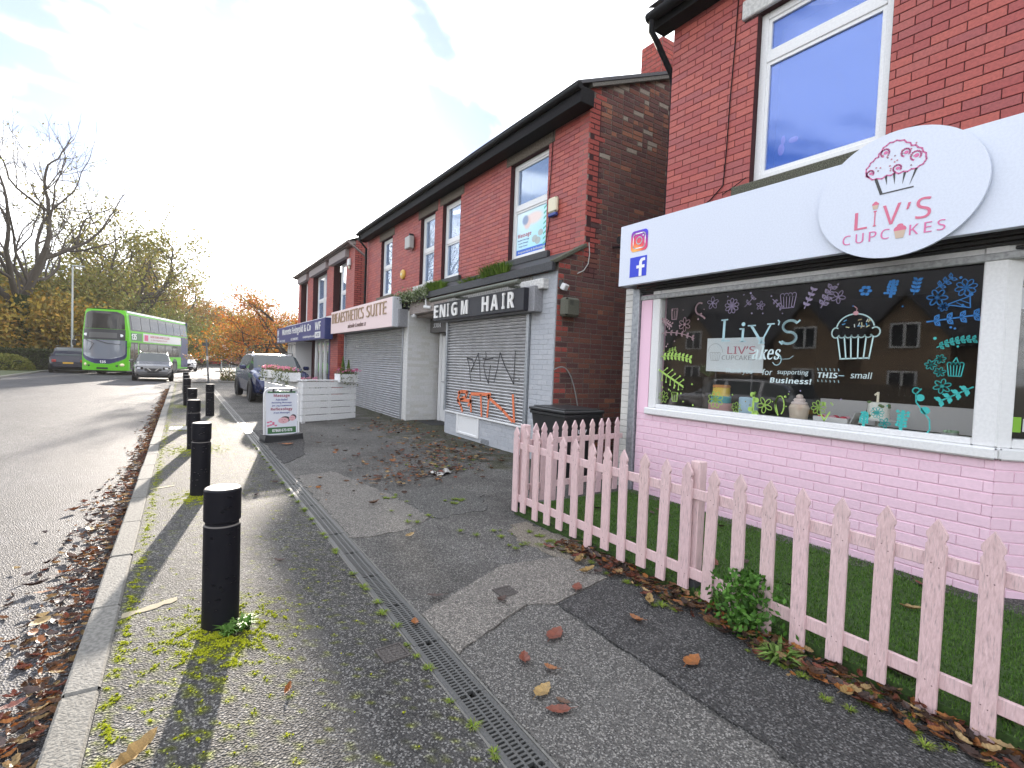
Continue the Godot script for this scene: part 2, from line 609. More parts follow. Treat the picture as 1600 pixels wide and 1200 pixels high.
	patch("tarmac_patch", [Vector2(1.25, -2.30), Vector2(1.86, -2.53), Vector2(2.0, -2.43), Vector2(1.98, -0.6), Vector2(1.98, 2.5), Vector2(1.25, 2.5)], 0.008, grey, one, 0.006, "grey tarmac strip beside the drain channel")
	patch("tarmac_patch", [Vector2(2.02, -2.44), Vector2(2.56, -2.53), Vector2(2.72, -2.1), Vector2(2.74, 2.5), Vector2(2.0, 2.5)], 0.012, dark, one, 0.006, "dark tarmac strip along the pink picket fence")
	patch("tarmac_patch", [Vector2(1.25, -6.9), Vector2(1.72, -6.95), Vector2(2.0, -5.4), Vector2(2.05, -4.5), Vector2(1.75, -4.25), Vector2(1.25, -4.3)], 0.007, warm, Color(0.92, 0.93, 0.94), 0.02, "pale worn tarmac patch beside the drain")
	patch("tarmac_patch", [Vector2(2.0, -5.35), Vector2(2.6, -5.5), Vector2(2.85, -4.9), Vector2(2.62, -4.35), Vector2(2.05, -4.42)], 0.009, fore, Color(0.8, 0.81, 0.8), 0.03, "cracked dark tarmac repair on the forecourt")
	patch("tarmac_patch", [Vector2(1.25, -11.6), Vector2(1.7, -11.4), Vector2(1.9, -9.8), Vector2(1.62, -8.3), Vector2(1.25, -7.8)], 0.008, dark, Color(1.25, 1.25, 1.25), 0.02, "dark tarmac repair under the sandwich board")
	var grit := tarmac("bare_grit", lin(0.40, 0.36, 0.30), 0.95, 0.4, 1.2, 1.6, 31)
	patch("bare_ground", [Vector2(2.50, -3.75), Vector2(2.72, -3.85), Vector2(2.80, -3.2), Vector2(2.72, -2.75), Vector2(2.48, -3.0), Vector2(2.42, -3.4)], 0.011, grit, one, 0.03, "bare crushed stone at the corner of the fence")
	make_drain()
	make_covers()

func make_drain() -> void:
	var t := thing("drainage_channel", "long black slotted drain channel running along the pavement", "drain", Vector3(1.152, 0, 0))
	var conc := grainy("channel_concrete", lin(0.16, 0.155, 0.14), 0.9, 2.0)
	var mb := MB.new()
	mb.box(Vector3(-0.092, -0.2, -31), Vector3(-0.082, 0.002, 3)); mb.box(Vector3(0.082, -0.2, -31), Vector3(0.093, 0.002, 3)); mb.box(Vector3(-0.082, -0.2, -31), Vector3(0.082, -0.15, 3))
	part(t, "trough", mb.done(), conc)
	var iron := grainy("grate_iron", lin(0.085, 0.085, 0.08), 0.5, 6.0, 0.25, 0.3)
	var g := MB.new()
	for x in [[-0.08, -0.052], [-0.019, -0.008], [0.023, 0.034], [0.055, 0.08]]:
		g.cbox(Vector3(x[0], -0.02, -0.498), Vector3(x[1], 0.003, 0), 0.002)
	for col in 3:
		var a: float = [-0.052, -0.008, 0.034][col]
		var b: float = [-0.019, 0.023, 0.055][col]
		for k in 21:
			var z := -0.012 - k * 0.0232 - (0.0116 if col == 1 else 0.0)
			if z - 0.011 < -0.497: continue
			g.box(Vector3(a, -0.018, z - 0.011), Vector3(b, 0.001, z))
	var mesh := g.done()
	for k in 66:
		part(t, "grate", mesh, iron, Transform3D(Basis(), Vector3(rng.randf_range(-0.001, 0.001), rng.randf_range(-0.002, 0.001), 2.5 - k * 0.5)))

func make_covers() -> void:
	var iron := grainy("cover_iron", lin(0.12, 0.108, 0.1), 0.85, 5.0, 0.3, 0.3)
	iron.metallic_specular = 0.2
	var spots := [[Vector3(0.955, 0.004, -2.50), 0.145, "small square cast iron stop cover in the footway beside the drain", 0.06], [Vector3(1.83, forecourt_y(1.83) + 0.012, -2.76), 0.13, "small square iron cover set in the light brown tarmac patch", 0.0]]
	for s in spots:
		var t := thing("stop_cover", s[2], "cover", s[0], s[3])
		var w: float = s[1] * 0.5
		var fr := MB.new()
		for e in [[-w, -w, w, -w + 0.012], [-w, w - 0.012, w, w], [-w, -w + 0.012, -w + 0.012, w - 0.012], [w - 0.012, -w + 0.012, w, w - 0.012]]:
			fr.box(Vector3(e[0], -0.03, e[1]), Vector3(e[2], 0.004, e[3]))
		part(t, "frame", fr.done(), iron)
		var lid := MB.new()
		lid.box(Vector3(-w + 0.014, -0.03, -w + 0.014), Vector3(w - 0.014, 0.0, w - 0.014))
		for i in 5:
			for j in 5:
				var c := Vector3((i - 2) * w * 0.34, 0.0, (j - 2) * w * 0.34)
				lid.cbox(c - Vector3(0.006, 0.001, 0.006), c + Vector3(0.006, 0.003, 0.006), 0.001)
		part(t, "lid", lid.done(), iron)
	# paler ribbed paving strip across the footway and white line on the kerb
	var slab := structure("crossing_strip", boxm(Vector3(-0.2, -0.02, -12.5), Vector3(0.42, 0.004, -12.0)), grainy("pale_slab", lin(0.36, 0.35, 0.33), 0.6, 2.0), Transform3D(), "pale ribbed paving strip across the footway")
	var st := boxm(Vector3(0, 0, 0), Vector3(0.052, 0.012, 0.085), 0.004)
	for i in 10:
		for j in 4:
			part(slab, "rib", st, grainy("pale_slab", Color(), 0.6), Transform3D(Basis(), Vector3(-0.19 + i * 0.061, 0.002, -12.49 + j * 0.125)))
	var paint := grainy("road_paint", lin(0.36, 0.31, 0.205), 0.9, 5.0, 0.3, 0.3, 0.06)
	for k in [[-3.64, 0.0, 0.27], [-6.9, 0.1, 0.22], [-10.1, 0.1, 0.2]]:
		var mb := MB.new()
		var pts := PackedVector2Array()
		for i in 9:
			pts.append(Vector2(-0.275 + k[2] * i / 8.0, k[0] - 0.10 * i / 8.0 * 1.1 + rng.randf_range(-0.013, 0.013)))
		for i in range(8, -1, -1):
			pts.append(Vector2(-0.275 + k[2] * i / 8.0, k[0] + 0.055 - 0.10 * i / 8.0 * 1.1 + rng.randf_range(-0.013, 0.013)))
		mb.prism(pts, 0.0, 0.004, Transform3D(Basis(Vector3(1, 0, 0), Vector3(0, 0, 1), Vector3(0, -1, 0)), Vector3(0, 0.0035, 0)))
		structure("painted_mark", mb.done(), paint, Transform3D(), "worn cream paint dash on the footway")

# ---------------------------------------------------------------- masonry
# a slab u0..u1 x v0..v1 with holes, lying from depth w0 to w1 along nv
func slab_with_holes(o: Vector3, uv_: Vector3, vv: Vector3, nv: Vector3, u0: float, u1: float, v0: float, v1: float, w0: float, w1: float, holes: Array) -> ArrayMesh:
	var us: Array = [u0, u1]
	var vs: Array = [v0, v1]
	for h in holes:
		for k in [h[0], h[2]]:
			if k > u0 and k < u1: us.append(k)
		for k in [h[1], h[3]]:
			if k > v0 and k < v1: vs.append(k)
	us.sort(); vs.sort()
	var mb := MB.new()
	var t := Transform3D(Basis(uv_, vv, nv), o)
	for i in us.size() - 1:
		for j in vs.size() - 1:
			if us[i + 1] - us[i] < 0.0005 or vs[j + 1] - vs[j] < 0.0005: continue
			var mu: float = (us[i] + us[i + 1]) / 2
			var mv: float = (vs[j] + vs[j + 1]) / 2
			var open := false
			for h in holes:
				if mu > h[0] and mu < h[2] and mv > h[1] and mv < h[3]: open = true
			if not open:
				mb.box(Vector3(us[i], vs[j], w0), Vector3(us[i + 1], vs[j + 1], w1), t)
	return mb.done()

func brick_form(mb: MB, t: Transform3D, bu: float, bv: float, bw: float) -> void:
	var f: Array = [t * Vector3(bu, bv, 1), t * Vector3(1 - bu, bv, 1), t * Vector3(1 - bu, 1 - bv, 1), t * Vector3(bu, 1 - bv, 1)]
	var m: Array = [t * Vector3(0, 0, 1 - bw), t * Vector3(1, 0, 1 - bw), t * Vector3(1, 1, 1 - bw), t * Vector3(0, 1, 1 - bw)]
	var k: Array = [t * Vector3(0, 0, 0), t * Vector3(1, 0, 0), t * Vector3(1, 1, 0), t * Vector3(0, 1, 0)]
	mb.quad(f[0], f[1], f[2], f[3])
	for i in 4:
		var j := (i + 1) % 4
		mb.quad(m[i], m[j], f[j], f[i])
		mb.quad(k[i], k[j], m[j], m[i])

# bricks laid in courses over a wall; the nearest ones are parts, the rest one joined part
func lay_bricks(wall: Node3D, o: Vector3, uv_: Vector3, vv: Vector3, nv: Vector3, u0: float, u1: float, v0: float, v1: float, holes: Array, opt: Dictionary) -> void:
	var course: float = opt.get("course", 0.075)
	var blen: float = opt.get("length", 0.225)
	var joint: float = opt.get("joint", 0.007)
	var upright: float = opt.get("upright", joint)
	var proud: float = opt.get("proud", 0.006)
	var most: int = opt.get("most", 300)
	var tones: Array = opt.tones
	var m: Material = opt.material
	var top: Callable = opt.get("top", func(_u): return v1)
	var flemish: bool = opt.get("mixed", false)
	var bev: float = opt.get("bevel", 0.003)
	var r := RandomNumberGenerator.new()
	r.seed = opt.get("seed", 3)
	var list: Array = []
	var row := 0
	var v := v0
	while v < v1 - 0.02:
		var h := minf(course, v1 - v)
		var gaps: Array = []
		for q in holes:
			if minf(v + h, q[3]) - maxf(v, q[1]) > h * 0.5:
				gaps.append([q[0], q[2]])
		var u := u0 - (blen * 0.5 if row % 2 else 0.0)
		var k := 0
		while u < u1:
			var l := blen
			if flemish and (row % 4 == 3 or r.randf() < 0.12):
				l = blen * 0.5
			var parts_: Array = [[maxf(u, u0), minf(u + l, u1)]]
			for g in gaps:
				var nx: Array = []
				for s in parts_:
					if s[1] <= g[0] or s[0] >= g[1]:
						nx.append(s)
					else:
						if s[0] < g[0]: nx.append([s[0], g[0]])
						if s[1] > g[1]: nx.append([g[1], s[1]])
				parts_ = nx
			for s in parts_:
				if s[1] - s[0] > 0.03 and v + h * 0.5 < top.call((s[0] + s[1]) / 2):
					list.append([s[0] + upright / 2, v + joint / 2, s[1] - s[0] - upright, h - joint, opt.pick.call(r, (s[0] + s[1]) / 2, v, row) if opt.has("pick") else r.randi() % tones.size(), r.randf_range(-0.0015, 0.0015)])
			u += l
			k += 1
		v += course
		row += 1
	var forms: Array = []
	for tone in tones:
		var mb := MB.new()
		mb.col = tone
		brick_form(mb, Transform3D(), bev / blen, bev / course, minf(0.9, bev / proud))
		forms.append(mb.done())
	var frame := wall.global_transform
	var eye := EYE
	for b in list:
		var p: Vector3 = frame * (o + uv_ * (b[0] + b[2] / 2) + vv * (b[1] + b[3] / 2))
		b.append(p.distance_to(eye) + (0.0 if opt.get("seen", func(_a, _b): return true).call(b[0], b[1]) else 1000.0))
	list.sort_custom(func(a, b): return a[6] < b[6])
	var rest := MB.new()
	var count := 0
	for i in list.size():
		var b: Array = list[i]
		var t := Transform3D(Basis(uv_ * b[2], vv * b[3], nv * proud), o + uv_ * b[0] + vv * b[1] + nv * b[5])
		if i < most:
			part(wall, "brick", forms[b[4]], m, t)
		else:
			rest.col = tones[b[4]]
			brick_form(rest, t, bev / blen, bev / course, minf(0.9, bev / proud))
			count += 1
	if count > 0:
		var j := part(wall, "brickwork", rest.done(), m)
		j.set_meta("kind", "stuff")

func red_brick() -> StandardMaterial3D:
	return grainy("pressed_red_brick", lin(0.72, 0.72, 0.72), 0.55, 2.4, 0.16, 0.25, 0.025)

func red_tones() -> Array:
	return [Color(0.56, 0.110, 0.088), Color(0.53, 0.098, 0.082), Color(0.60, 0.124, 0.094), Color(0.50, 0.092, 0.080), Color(0.55, 0.126, 0.104), Color(0.62, 0.130, 0.096), Color(0.48, 0.105, 0.095)]

# white plastic sash: frame, dividing bar and two panes in a hole of the wall
func window_unit(house: Node3D, u0: float, v0: float, u1: float, v1: float, w: float, split: float, pane: Material, room: Material, bar := 0.055) -> Node3D:
	var frame_m := grainy("white_plastic", lin(0.74, 0.74, 0.73), 0.35, 3.0, 0.06, 0.0)
	var win := Node3D.new()
	win.name = "window"
	house.add_child(win, true)
	var mb := MB.new()
	for e in [[u0, v0, u0 + bar, v1], [u1 - bar, v0, u1, v1], [u0 + bar, v0, u1 - bar, v0 + bar], [u0 + bar, v1 - bar, u1 - bar, v1], [u0 + bar, split - bar * 0.6, u1 - bar, split + bar * 0.6]]:
		mb.cbox(Vector3(e[0], e[1], w - 0.06), Vector3(e[2], e[3], w), 0.006)
	# opening lights with a second, thinner edge
	for e in [[v0 + bar, split - bar * 0.6], [split + bar * 0.6, v1 - bar]]:
		var b := bar * 0.45
		for q in [[u0 + bar, e[0], u0 + bar + b, e[1]], [u1 - bar - b, e[0], u1 - bar, e[1]], [u0 + bar + b, e[0], u1 - bar - b, e[0] + b], [u0 + bar + b, e[1] - b, u1 - bar - b, e[1]]]:
			mb.box(Vector3(q[0], q[1], w - 0.05), Vector3(q[2], q[3], w - 0.012))
	part(win, "frame", mb.done(), frame_m)
	for e in [[v0 + bar * 1.4, split - bar], [split + bar, v1 - bar * 1.4]]:
		part(win, "pane", boxm(Vector3(u0 + bar * 1.4, e[0], w - 0.036), Vector3(u1 - bar * 1.4, e[1], w - 0.032)), pane)
	part(win, "dark_room_sheet", boxm(Vector3(u0, v0, w - 0.40), Vector3(u1, v1, w - 0.38)), room)  # no blind: added dark sheet, its colour stands in for the unlit room
	return win

# ---------------------------------------------------------------- cupcake shop
# facade frames: x is along the street (world z), y up, z out towards the road
func flower(mb: MB, c: Vector2, r: float, petals: int, w: float, z: float, filled := false) -> void:
	for k in petals:
		var a := TAU * k / petals + c.x * 7.0
		var m := c + Vector2(cos(a), sin(a)) * r * 0.58
		var pts: Array = []
		for i in 13:
			var b := TAU * i / 12.0
			var e := Vector2(cos(b) * r * 0.42, sin(b) * r * 0.24).rotated(a)
			pts.append(m + e)
		if filled:
			mb.disc(m, r * 0.36, r * 0.26, z, 9)
		else:
			mb.stroke(pts, w, z)
	mb.disc(c, r * 0.14, r * 0.14, z, 8)

func sprig(mb: MB, a: Vector2, b: Vector2, leaves_: int, size: float, w: float, z: float, filled := true, sag := 0.0) -> void:
	var stem: Array = []
	var nrm := (b - a).normalized().orthogonal()
	for i in 11:
		var t := i / 10.0
		stem.append(a.lerp(b, t) + nrm * sag * 4.0 * t * (1.0 - t))
	mb.stroke(stem, w, z)
	for k in leaves_:
		var t := (k + 0.6) / leaves_
		var at: Vector2 = stem[mini(9, int(t * 10))].lerp(stem[mini(10, int(t * 10) + 1)], fmod(t * 10, 1.0))
		for s in [-1, 1]:
			var d := ((b - a).normalized() * 0.75 + nrm * float(s)).normalized()
			var tip := at + d * size
			var side := d.orthogonal() * size * 0.27
			var mid := at.lerp(tip, 0.55)
			if filled:
				mb.disc(mid, size * 0.34, size * 0.34, z, 8)
				mb.stroke([at, tip], w * 1.2, z + 0.0003)
			else:
				mb.stroke([at, mid + side, tip, mid - side, at], w * 0.7, z)
				mb.stroke([at, tip], w * 0.5, z)

func twigs(mb: MB, a: Vector2, b: Vector2, w: float, z: float, r: RandomNumberGenerator) -> void:
	mb.stroke([a, b], w * 2.4, z)
	var nrm := (b - a).normalized().orthogonal()
	var l := a.distance_to(b)
	for k in 5:
		var p := a.lerp(b, 0.15 + 0.17 * k)
		for s in [-1, 1]:
			var q: Vector2 = p + ((b - a).normalized() * 0.5 + nrm * s).normalized() * l * r.randf_range(0.16, 0.26)
			mb.stroke([p, q], w, z + 0.0002)
			mb.disc(q, w * 1.3, w * 1.3, z, 7)

func cup_case(mb: MB, c: Vector2, w: float, h: float, line: float, z: float, ribs := 4) -> void:
	mb.stroke([c + Vector2(-w, h), c + Vector2(-w * 0.75, -h), c + Vector2(w * 0.75, -h), c + Vector2(w, h)], line, z)
	for k in ribs:
		var t := lerpf(-0.6, 0.6, k / float(maxi(1, ribs - 1)))
		mb.stroke([c + Vector2(w * t, h * 0.85), c + Vector2(w * t * 0.75, -h)], line * 0.8, z)
	for k in 4:
		mb.stroke(arc2(c + Vector2(lerpf(-0.75, 0.75, k / 3.0) * w, h), w * 0.27, h * 0.4, 0, 180, 6), line, z)

func make_cupcake_shop() -> void:
	var t := thing("cupcake_shop", "red brick shop with pink painted base and large drawn-on display window", "shop", Vector3(SHOP, 0, 0), -PI / 2)
	var X := Vector3.RIGHT
	var Y := Vector3.UP
	var Z := Vector3.BACK
	var dark_mortar := grainy("dark_red_mortar", lin(0.055, 0.016, 0.018), 0.95, 3.0)
	# upper front wall with its bricks
	var hole := [[-3.15, 3.55, -1.93, 5.30]]
	var wall := part(t, "front_wall", slab_with_holes(Vector3.ZERO, X, Y, Z, -4.245, 3.6, 2.95, 5.85, -0.25, -0.004, hole), dark_mortar)
	lay_bricks(wall, Vector3(0, 0, -0.004), X, Y, Z, -4.245, 3.6, 2.95, 5.85, [[-3.15, 3.47, -1.93, 5.30], [-3.35, 3.47, -1.75, 3.55], [-3.3, 5.30, -1.75, 5.50]], {"tones": red_tones(), "material": red_brick(), "joint": 0.006, "proud": 0.006, "seen": func(u, v): return u < -0.7 and v > 3.1 and u + v * 0.6 < 2.6})
	# alley side, party wall and back
	var common := grainy("common_brick", lin(0.16, 0.07, 0.05), 0.9, 3.0, 0.3)
	part(t, "side_wall", boxm(Vector3(-4.24, 0, -8.0), Vector3(-4.0, 5.84, -0.26)), common)
	part(t, "side_wall", boxm(Vector3(3.35, 0, -8.0), Vector3(3.58, 5.84, -0.26)), common)
	part(t, "back_wall", boxm(Vector3(-4.0, 0, -8.0), Vector3(3.35, 5.84, -7.8)), common)
	var slate := grainy("slate", lin(0.075, 0.075, 0.085), 0.7, 2.0, 0.25)
	var rf := MB.new()
	for s in [[0.32, 5.86, -4.0, 7.72], [-4.0, 7.72, -8.3, 5.86]]:
		rf.quad(Vector3(-4.4, s[1], s[0]), Vector3(3.7, s[1], s[0]), Vector3(3.7, s[3], s[2]), Vector3(-4.4, s[3], s[2]))
		rf.quad(Vector3(-4.4, s[1] + 0.06, s[0]), Vector3(3.7, s[1] + 0.06, s[0]), Vector3(3.7, s[3] + 0.06, s[2]), Vector3(-4.4, s[3] + 0.06, s[2]))
	var roof := part(t, "roof", rf.done(), slate)
	var gable := MB.new()
	for u in [-4.24, 3.58]:
		gable.tri(Vector3(u, 5.84, 0), Vector3(u, 5.84, -8), Vector3(u, 7.7, -4.0))
	part(t, "gable", gable.done(), common)
	var black := grainy("black_gutter", lin(0.012, 0.012, 0.014), 0.6, 2.0, 0.2, 0.1)
	black.metallic_specular = 0.2
	var fb := MB.new()
	fb.box(Vector3(-4.40, 5.70, 0.0), Vector3(3.7, 5.87, 0.20))
	fb.tube([Vector3(-4.42, 5.82, 0.27), Vector3(3.7, 5.82, 0.27)], [0.062, 0.062], 10)
	part(roof, "gutter", fb.done(), black)
	var dp := MB.new()
	dp.tube([Vector3(-4.36, 5.80, 0.27), Vector3(-4.36, 5.64, 0.27), Vector3(-4.33, 5.55, 0.22), Vector3(-4.30, 5.22, -0.06), Vector3(-4.30, 5.1, -0.10), Vector3(-4.30, 3.0, -0.10)], [0.036, 0.036, 0.036, 0.036, 0.036, 0.036], 10)
	part(roof, "downpipe", dp.done(), black)
	# upper window
	var deep := glass("deep_glass", Color(0.38, 0.56, 0.95), 0.05, 0.26)
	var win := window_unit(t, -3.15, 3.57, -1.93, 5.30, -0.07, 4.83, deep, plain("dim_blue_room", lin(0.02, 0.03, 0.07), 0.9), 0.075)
	# pink paper toy stuck inside the pane
	var toy := MB.new()
	toy.ball(Vector3(-2.90, 3.86, -0.13), Vector3(0.035, 0.06, 0.006)); toy.ball(Vector3(-2.885, 3.95, -0.13), Vector3(0.022, 0.045, 0.006)); toy.ball(Vector3(-2.78, 3.92, -0.13), Vector3(0.05, 0.03, 0.006))
	part(win, "paper_shape", toy.done(), plain("faded_pink_paper", lin(0.42, 0.22, 0.36), 0.9))
	var stone := grainy("mossy_stone", lin(0.17, 0.17, 0.12), 0.95, 3.0, 0.45, 0.8, 0.04)
	part(t, "window_sill", boxm(Vector3(-3.33, 3.455, -0.12), Vector3(-1.77, 3.555, 0.05), 0.012), stone)
	part(t, "lintel", boxm(Vector3(-3.32, 5.302, -0.10), Vector3(-1.75, 5.50, 0.035), 0.01), grainy("painted_stone", lin(0.66, 0.65, 0.62), 0.8, 2.0, 0.2))
	# cables on the brickwork
	var cab := MB.new()
	cab.tube([Vector3(-3.38, 5.7, 0.012), Vector3(-3.40, 5.0, 0.012), Vector3(-3.42, 4.5, 0.013), Vector3(-3.43, 4.0, 0.013), Vector3(-3.45, 3.62, 0.012), Vector3(-3.60, 3.50, 0.012), Vector3(-3.95, 3.36, 0.012)], [0.006, 0.006, 0.006, 0.006, 0.006, 0.006, 0.006], 5)
	cab.tube([Vector3(-3.45, 3.52, 0.014), Vector3(-3.3, 3.57, 0.02), Vector3(-3.17, 3.62, 0.03)], [0.005, 0.005, 0.005], 5)
	part(t, "cable", cab.done(), black)
	# ground floor shop front, standing half a metre forward
	var pink_m := grainy("pink_masonry_paint", lin(0.93, 0.93, 0.93), 0.6, 2.2, 0.05, 0.15)
	var pink := Color(0.86, 0.60, 0.70)
	var pb := part(t, "pink_wall", slab_with_holes(Vector3.ZERO, X, Y, Z, -4.09, -0.988, -0.05, 1.065, 0.25, 0.492, []), plain("pink_joint", lin(0.78, 0.53, 0.63), 0.8))
	var ptones: Array = [pink, pink * 0.975, pink * 1.02, pink * 0.99, pink * 1.01]
	lay_bricks(pb, Vector3(0, 0, 0.492), X, Y, Z, -4.09, -0.985, 0.05, 1.06, [], {"tones": ptones, "material": pink_m, "course": 0.0785, "joint": 0.009, "upright": 0.0025, "proud": 0.007, "bevel": 0.003, "seed": 8, "length": 0.235})
	part(t, "pink_strip", boxm(Vector3(-4.09, 1.067, 0.25), Vector3(-3.935, 2.42, 0.499)), plain("pink_render", lin(0.80, 0.53, 0.64), 0.7))
	var cream := grainy("cream_painted_pier", lin(0.50, 0.485, 0.45), 0.85, 2.0, 0.2, 0.4)
	var pier := part(t, "pier", boxm(Vector3(-4.355, -0.05, -0.05), Vector3(-4.215, 2.52, 0.49)), cream)
	lay_bricks(pier, Vector3(0, 0, 0.49), X, Y, Z, -4.355, -4.215, 0.05, 2.5, [], {"tones": [Color(0.62, 0.60, 0.56), Color(0.58, 0.565, 0.53), Color(0.64, 0.62, 0.57)], "material": pink_m, "proud": 0.004, "joint": 0.009, "length": 0.3})
	var steel := grainy("galvanised_steel", lin(0.36, 0.38, 0.40), 0.38, 1.5, 0.22, 0.05)
	steel.metallic = 0.45
	part(t, "shutter_guide", boxm(Vector3(-4.205, 0.10, 0.42), Vector3(-4.10, 2.50, 0.535), 0.006), steel)
	# frame of the big display window
	var white := grainy("white_plastic", lin(0.74, 0.74, 0.73), 0.35, 3.0, 0.06, 0.0)
	var dw := Node3D.new()
	dw.name = "display_window"
	t.add_child(dw, true)
	var fr := MB.new()
	fr.cbox(Vector3(-3.93, 1.14, 0.40), Vector3(-3.825, 2.46, 0.50), 0.008)
	fr.cbox(Vector3(-3.825, 1.14, 0.40), Vector3(-1.11, 1.185, 0.497), 0.006)
	fr.cbox(Vector3(-1.11, 1.14, 0.40), Vector3(-0.985, 2.46, 0.503), 0.008)
	fr.cbox(Vector3(-3.825, 2.40, 0.40), Vector3(-1.11, 2.46, 0.49), 0.006)
	fr.cbox(Vector3(-3.95, 1.062, 0.38), Vector3(-0.97, 1.14, 0.545), 0.012)
	part(dw, "frame", fr.done(), white)
	part(dw, "pane", boxm(Vector3(-3.826, 1.184, 0.452), Vector3(-1.109, 2.41, 0.458)), glass("shop_glass", Color(0.1, 0.1, 0.1), 0.03, 0.0, 0.8))
	window_art(dw)
	# rolled shutter under the fascia
	var sh := Node3D.new()
	sh.name = "rolled_shutter"
	t.add_child(sh, true)
	var dk := grainy("shutter_dark", lin(0.05, 0.05, 0.052), 0.5, 2.0)
	for k in 4:
		part(sh, "slat", boxm(Vector3(-4.11, 2.425 + k * 0.028, 0.455 + k * 0.03), Vector3(3.4, 2.45 + k * 0.028, 0.48 + k * 0.03), 0.006), dk)
	part(sh, "bottom_bar", boxm(Vector3(-4.11, 2.362, 0.462), Vector3(3.4, 2.415, 0.512), 0.008), grainy("weathered_alloy", lin(0.46, 0.47, 0.47), 0.45, 2.0, 0.25, 0.1))
	part(t, "shop_roof", boxm(Vector3(-4.22, 2.80, -0.02), Vector3(3.5, 2.94, 0.46)), slate)
	# splayed corner beside the door
	var sp := Node3D.new()
	sp.name = "splayed_bay"
	t.add_child(sp, true)
	sp.transform = Transform3D(Basis(Vector3.UP, PI / 4), Vector3(-0.985, 0, 0.497))
	part(sp, "pink_wall", boxm(Vector3(0.01, -0.05, -0.2), Vector3(1.0, 1.065, -0.006)), plain("pink_joint", Color(), 0.8))
	var sb: Node3D = sp.get_child(0)
	lay_bricks(sb, Vector3(0, 0, -0.006), X, Y, Z, -0.001, 1.0, 0.05, 1.06, [], {"tones": ptones, "material": pink_m, "course": 0.0785, "joint": 0.009, "upright": 0.004, "proud": 0.006, "bevel": 0.003, "seed": 9, "most": 60})
	var sf := MB.new()
	sf.cbox(Vector3(0.0, 1.14, -0.10), Vector3(0.085, 2.46, 0.0), 0.006)
	sf.cbox(Vector3(0.085, 1.14, -0.10), Vector3(0.9, 1.20, 0.0), 0.006)
	sf.cbox(Vector3(0.085, 2.22, -0.10), Vector3(0.9, 2.29, 0.0), 0.006)
	sf.cbox(Vector3(0.9, 1.14, -0.10), Vector3(1.0, 2.46, 0.0), 0.006)
	sf.cbox(Vector3(0.0, 1.062, -0.12), Vector3(1.0, 1.14, 0.04), 0.01)
	part(sp, "frame", sf.done(), white)
	part(sp, "pane", boxm(Vector3(0.085, 1.2, -0.05), Vector3(0.9, 2.22, -0.045)), glass("shop_glass", Color(), 0.16))
	part(sp, "sticker", boxm(Vector3(0.10, 1.245, -0.044), Vector3(0.155, 1.345, -0.042)), plain("green_sticker", lin(0.20, 0.42, 0.03), 0.6))
	part(sp, "sticker", boxm(Vector3(0.165, 1.25, -0.044), Vector3(0.26, 1.335, -0.042), 0.001), plain("white_sticker", lin(0.6, 0.62, 0.63), 0.6))
	part(sp, "notice", boxm(Vector3(0.10, 2.05, -0.044), Vector3(0.3, 2.19, -0.042)), plain("white_sticker", Color(), 0.6))
	# the dim room behind the glass
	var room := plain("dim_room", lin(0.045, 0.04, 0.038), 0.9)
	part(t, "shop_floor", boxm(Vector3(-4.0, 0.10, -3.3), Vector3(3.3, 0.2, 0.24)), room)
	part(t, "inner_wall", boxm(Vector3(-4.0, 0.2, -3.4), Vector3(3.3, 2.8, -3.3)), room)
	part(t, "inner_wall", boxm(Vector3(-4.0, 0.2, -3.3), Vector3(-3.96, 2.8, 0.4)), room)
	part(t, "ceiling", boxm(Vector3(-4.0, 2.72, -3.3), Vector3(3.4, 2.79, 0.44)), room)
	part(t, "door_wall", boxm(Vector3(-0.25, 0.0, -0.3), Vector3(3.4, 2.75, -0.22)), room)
	part(t, "display_shelf", boxm(Vector3(-3.95, 1.08, -0.25), Vector3(-1.05, 1.15, 0.40)), grainy("green_felt", lin(0.035, 0.075, 0.02), 0.95, 5.0, 0.4))
	part(t, "counter", boxm(Vector3(-2.35, 1.155, -0.12), Vector3(-1.1, 1.36, -0.08)), plain("counter_white", lin(0.42, 0.42, 0.41), 0.6))
	part(t, "back_shelf", boxm(Vector3(-3.9, 1.55, -0.7), Vector3(-3.2, 1.58, -0.45)), plain("brown_wood", lin(0.10, 0.05, 0.03), 0.7))
	cupcake_signs()
	window_cakes()

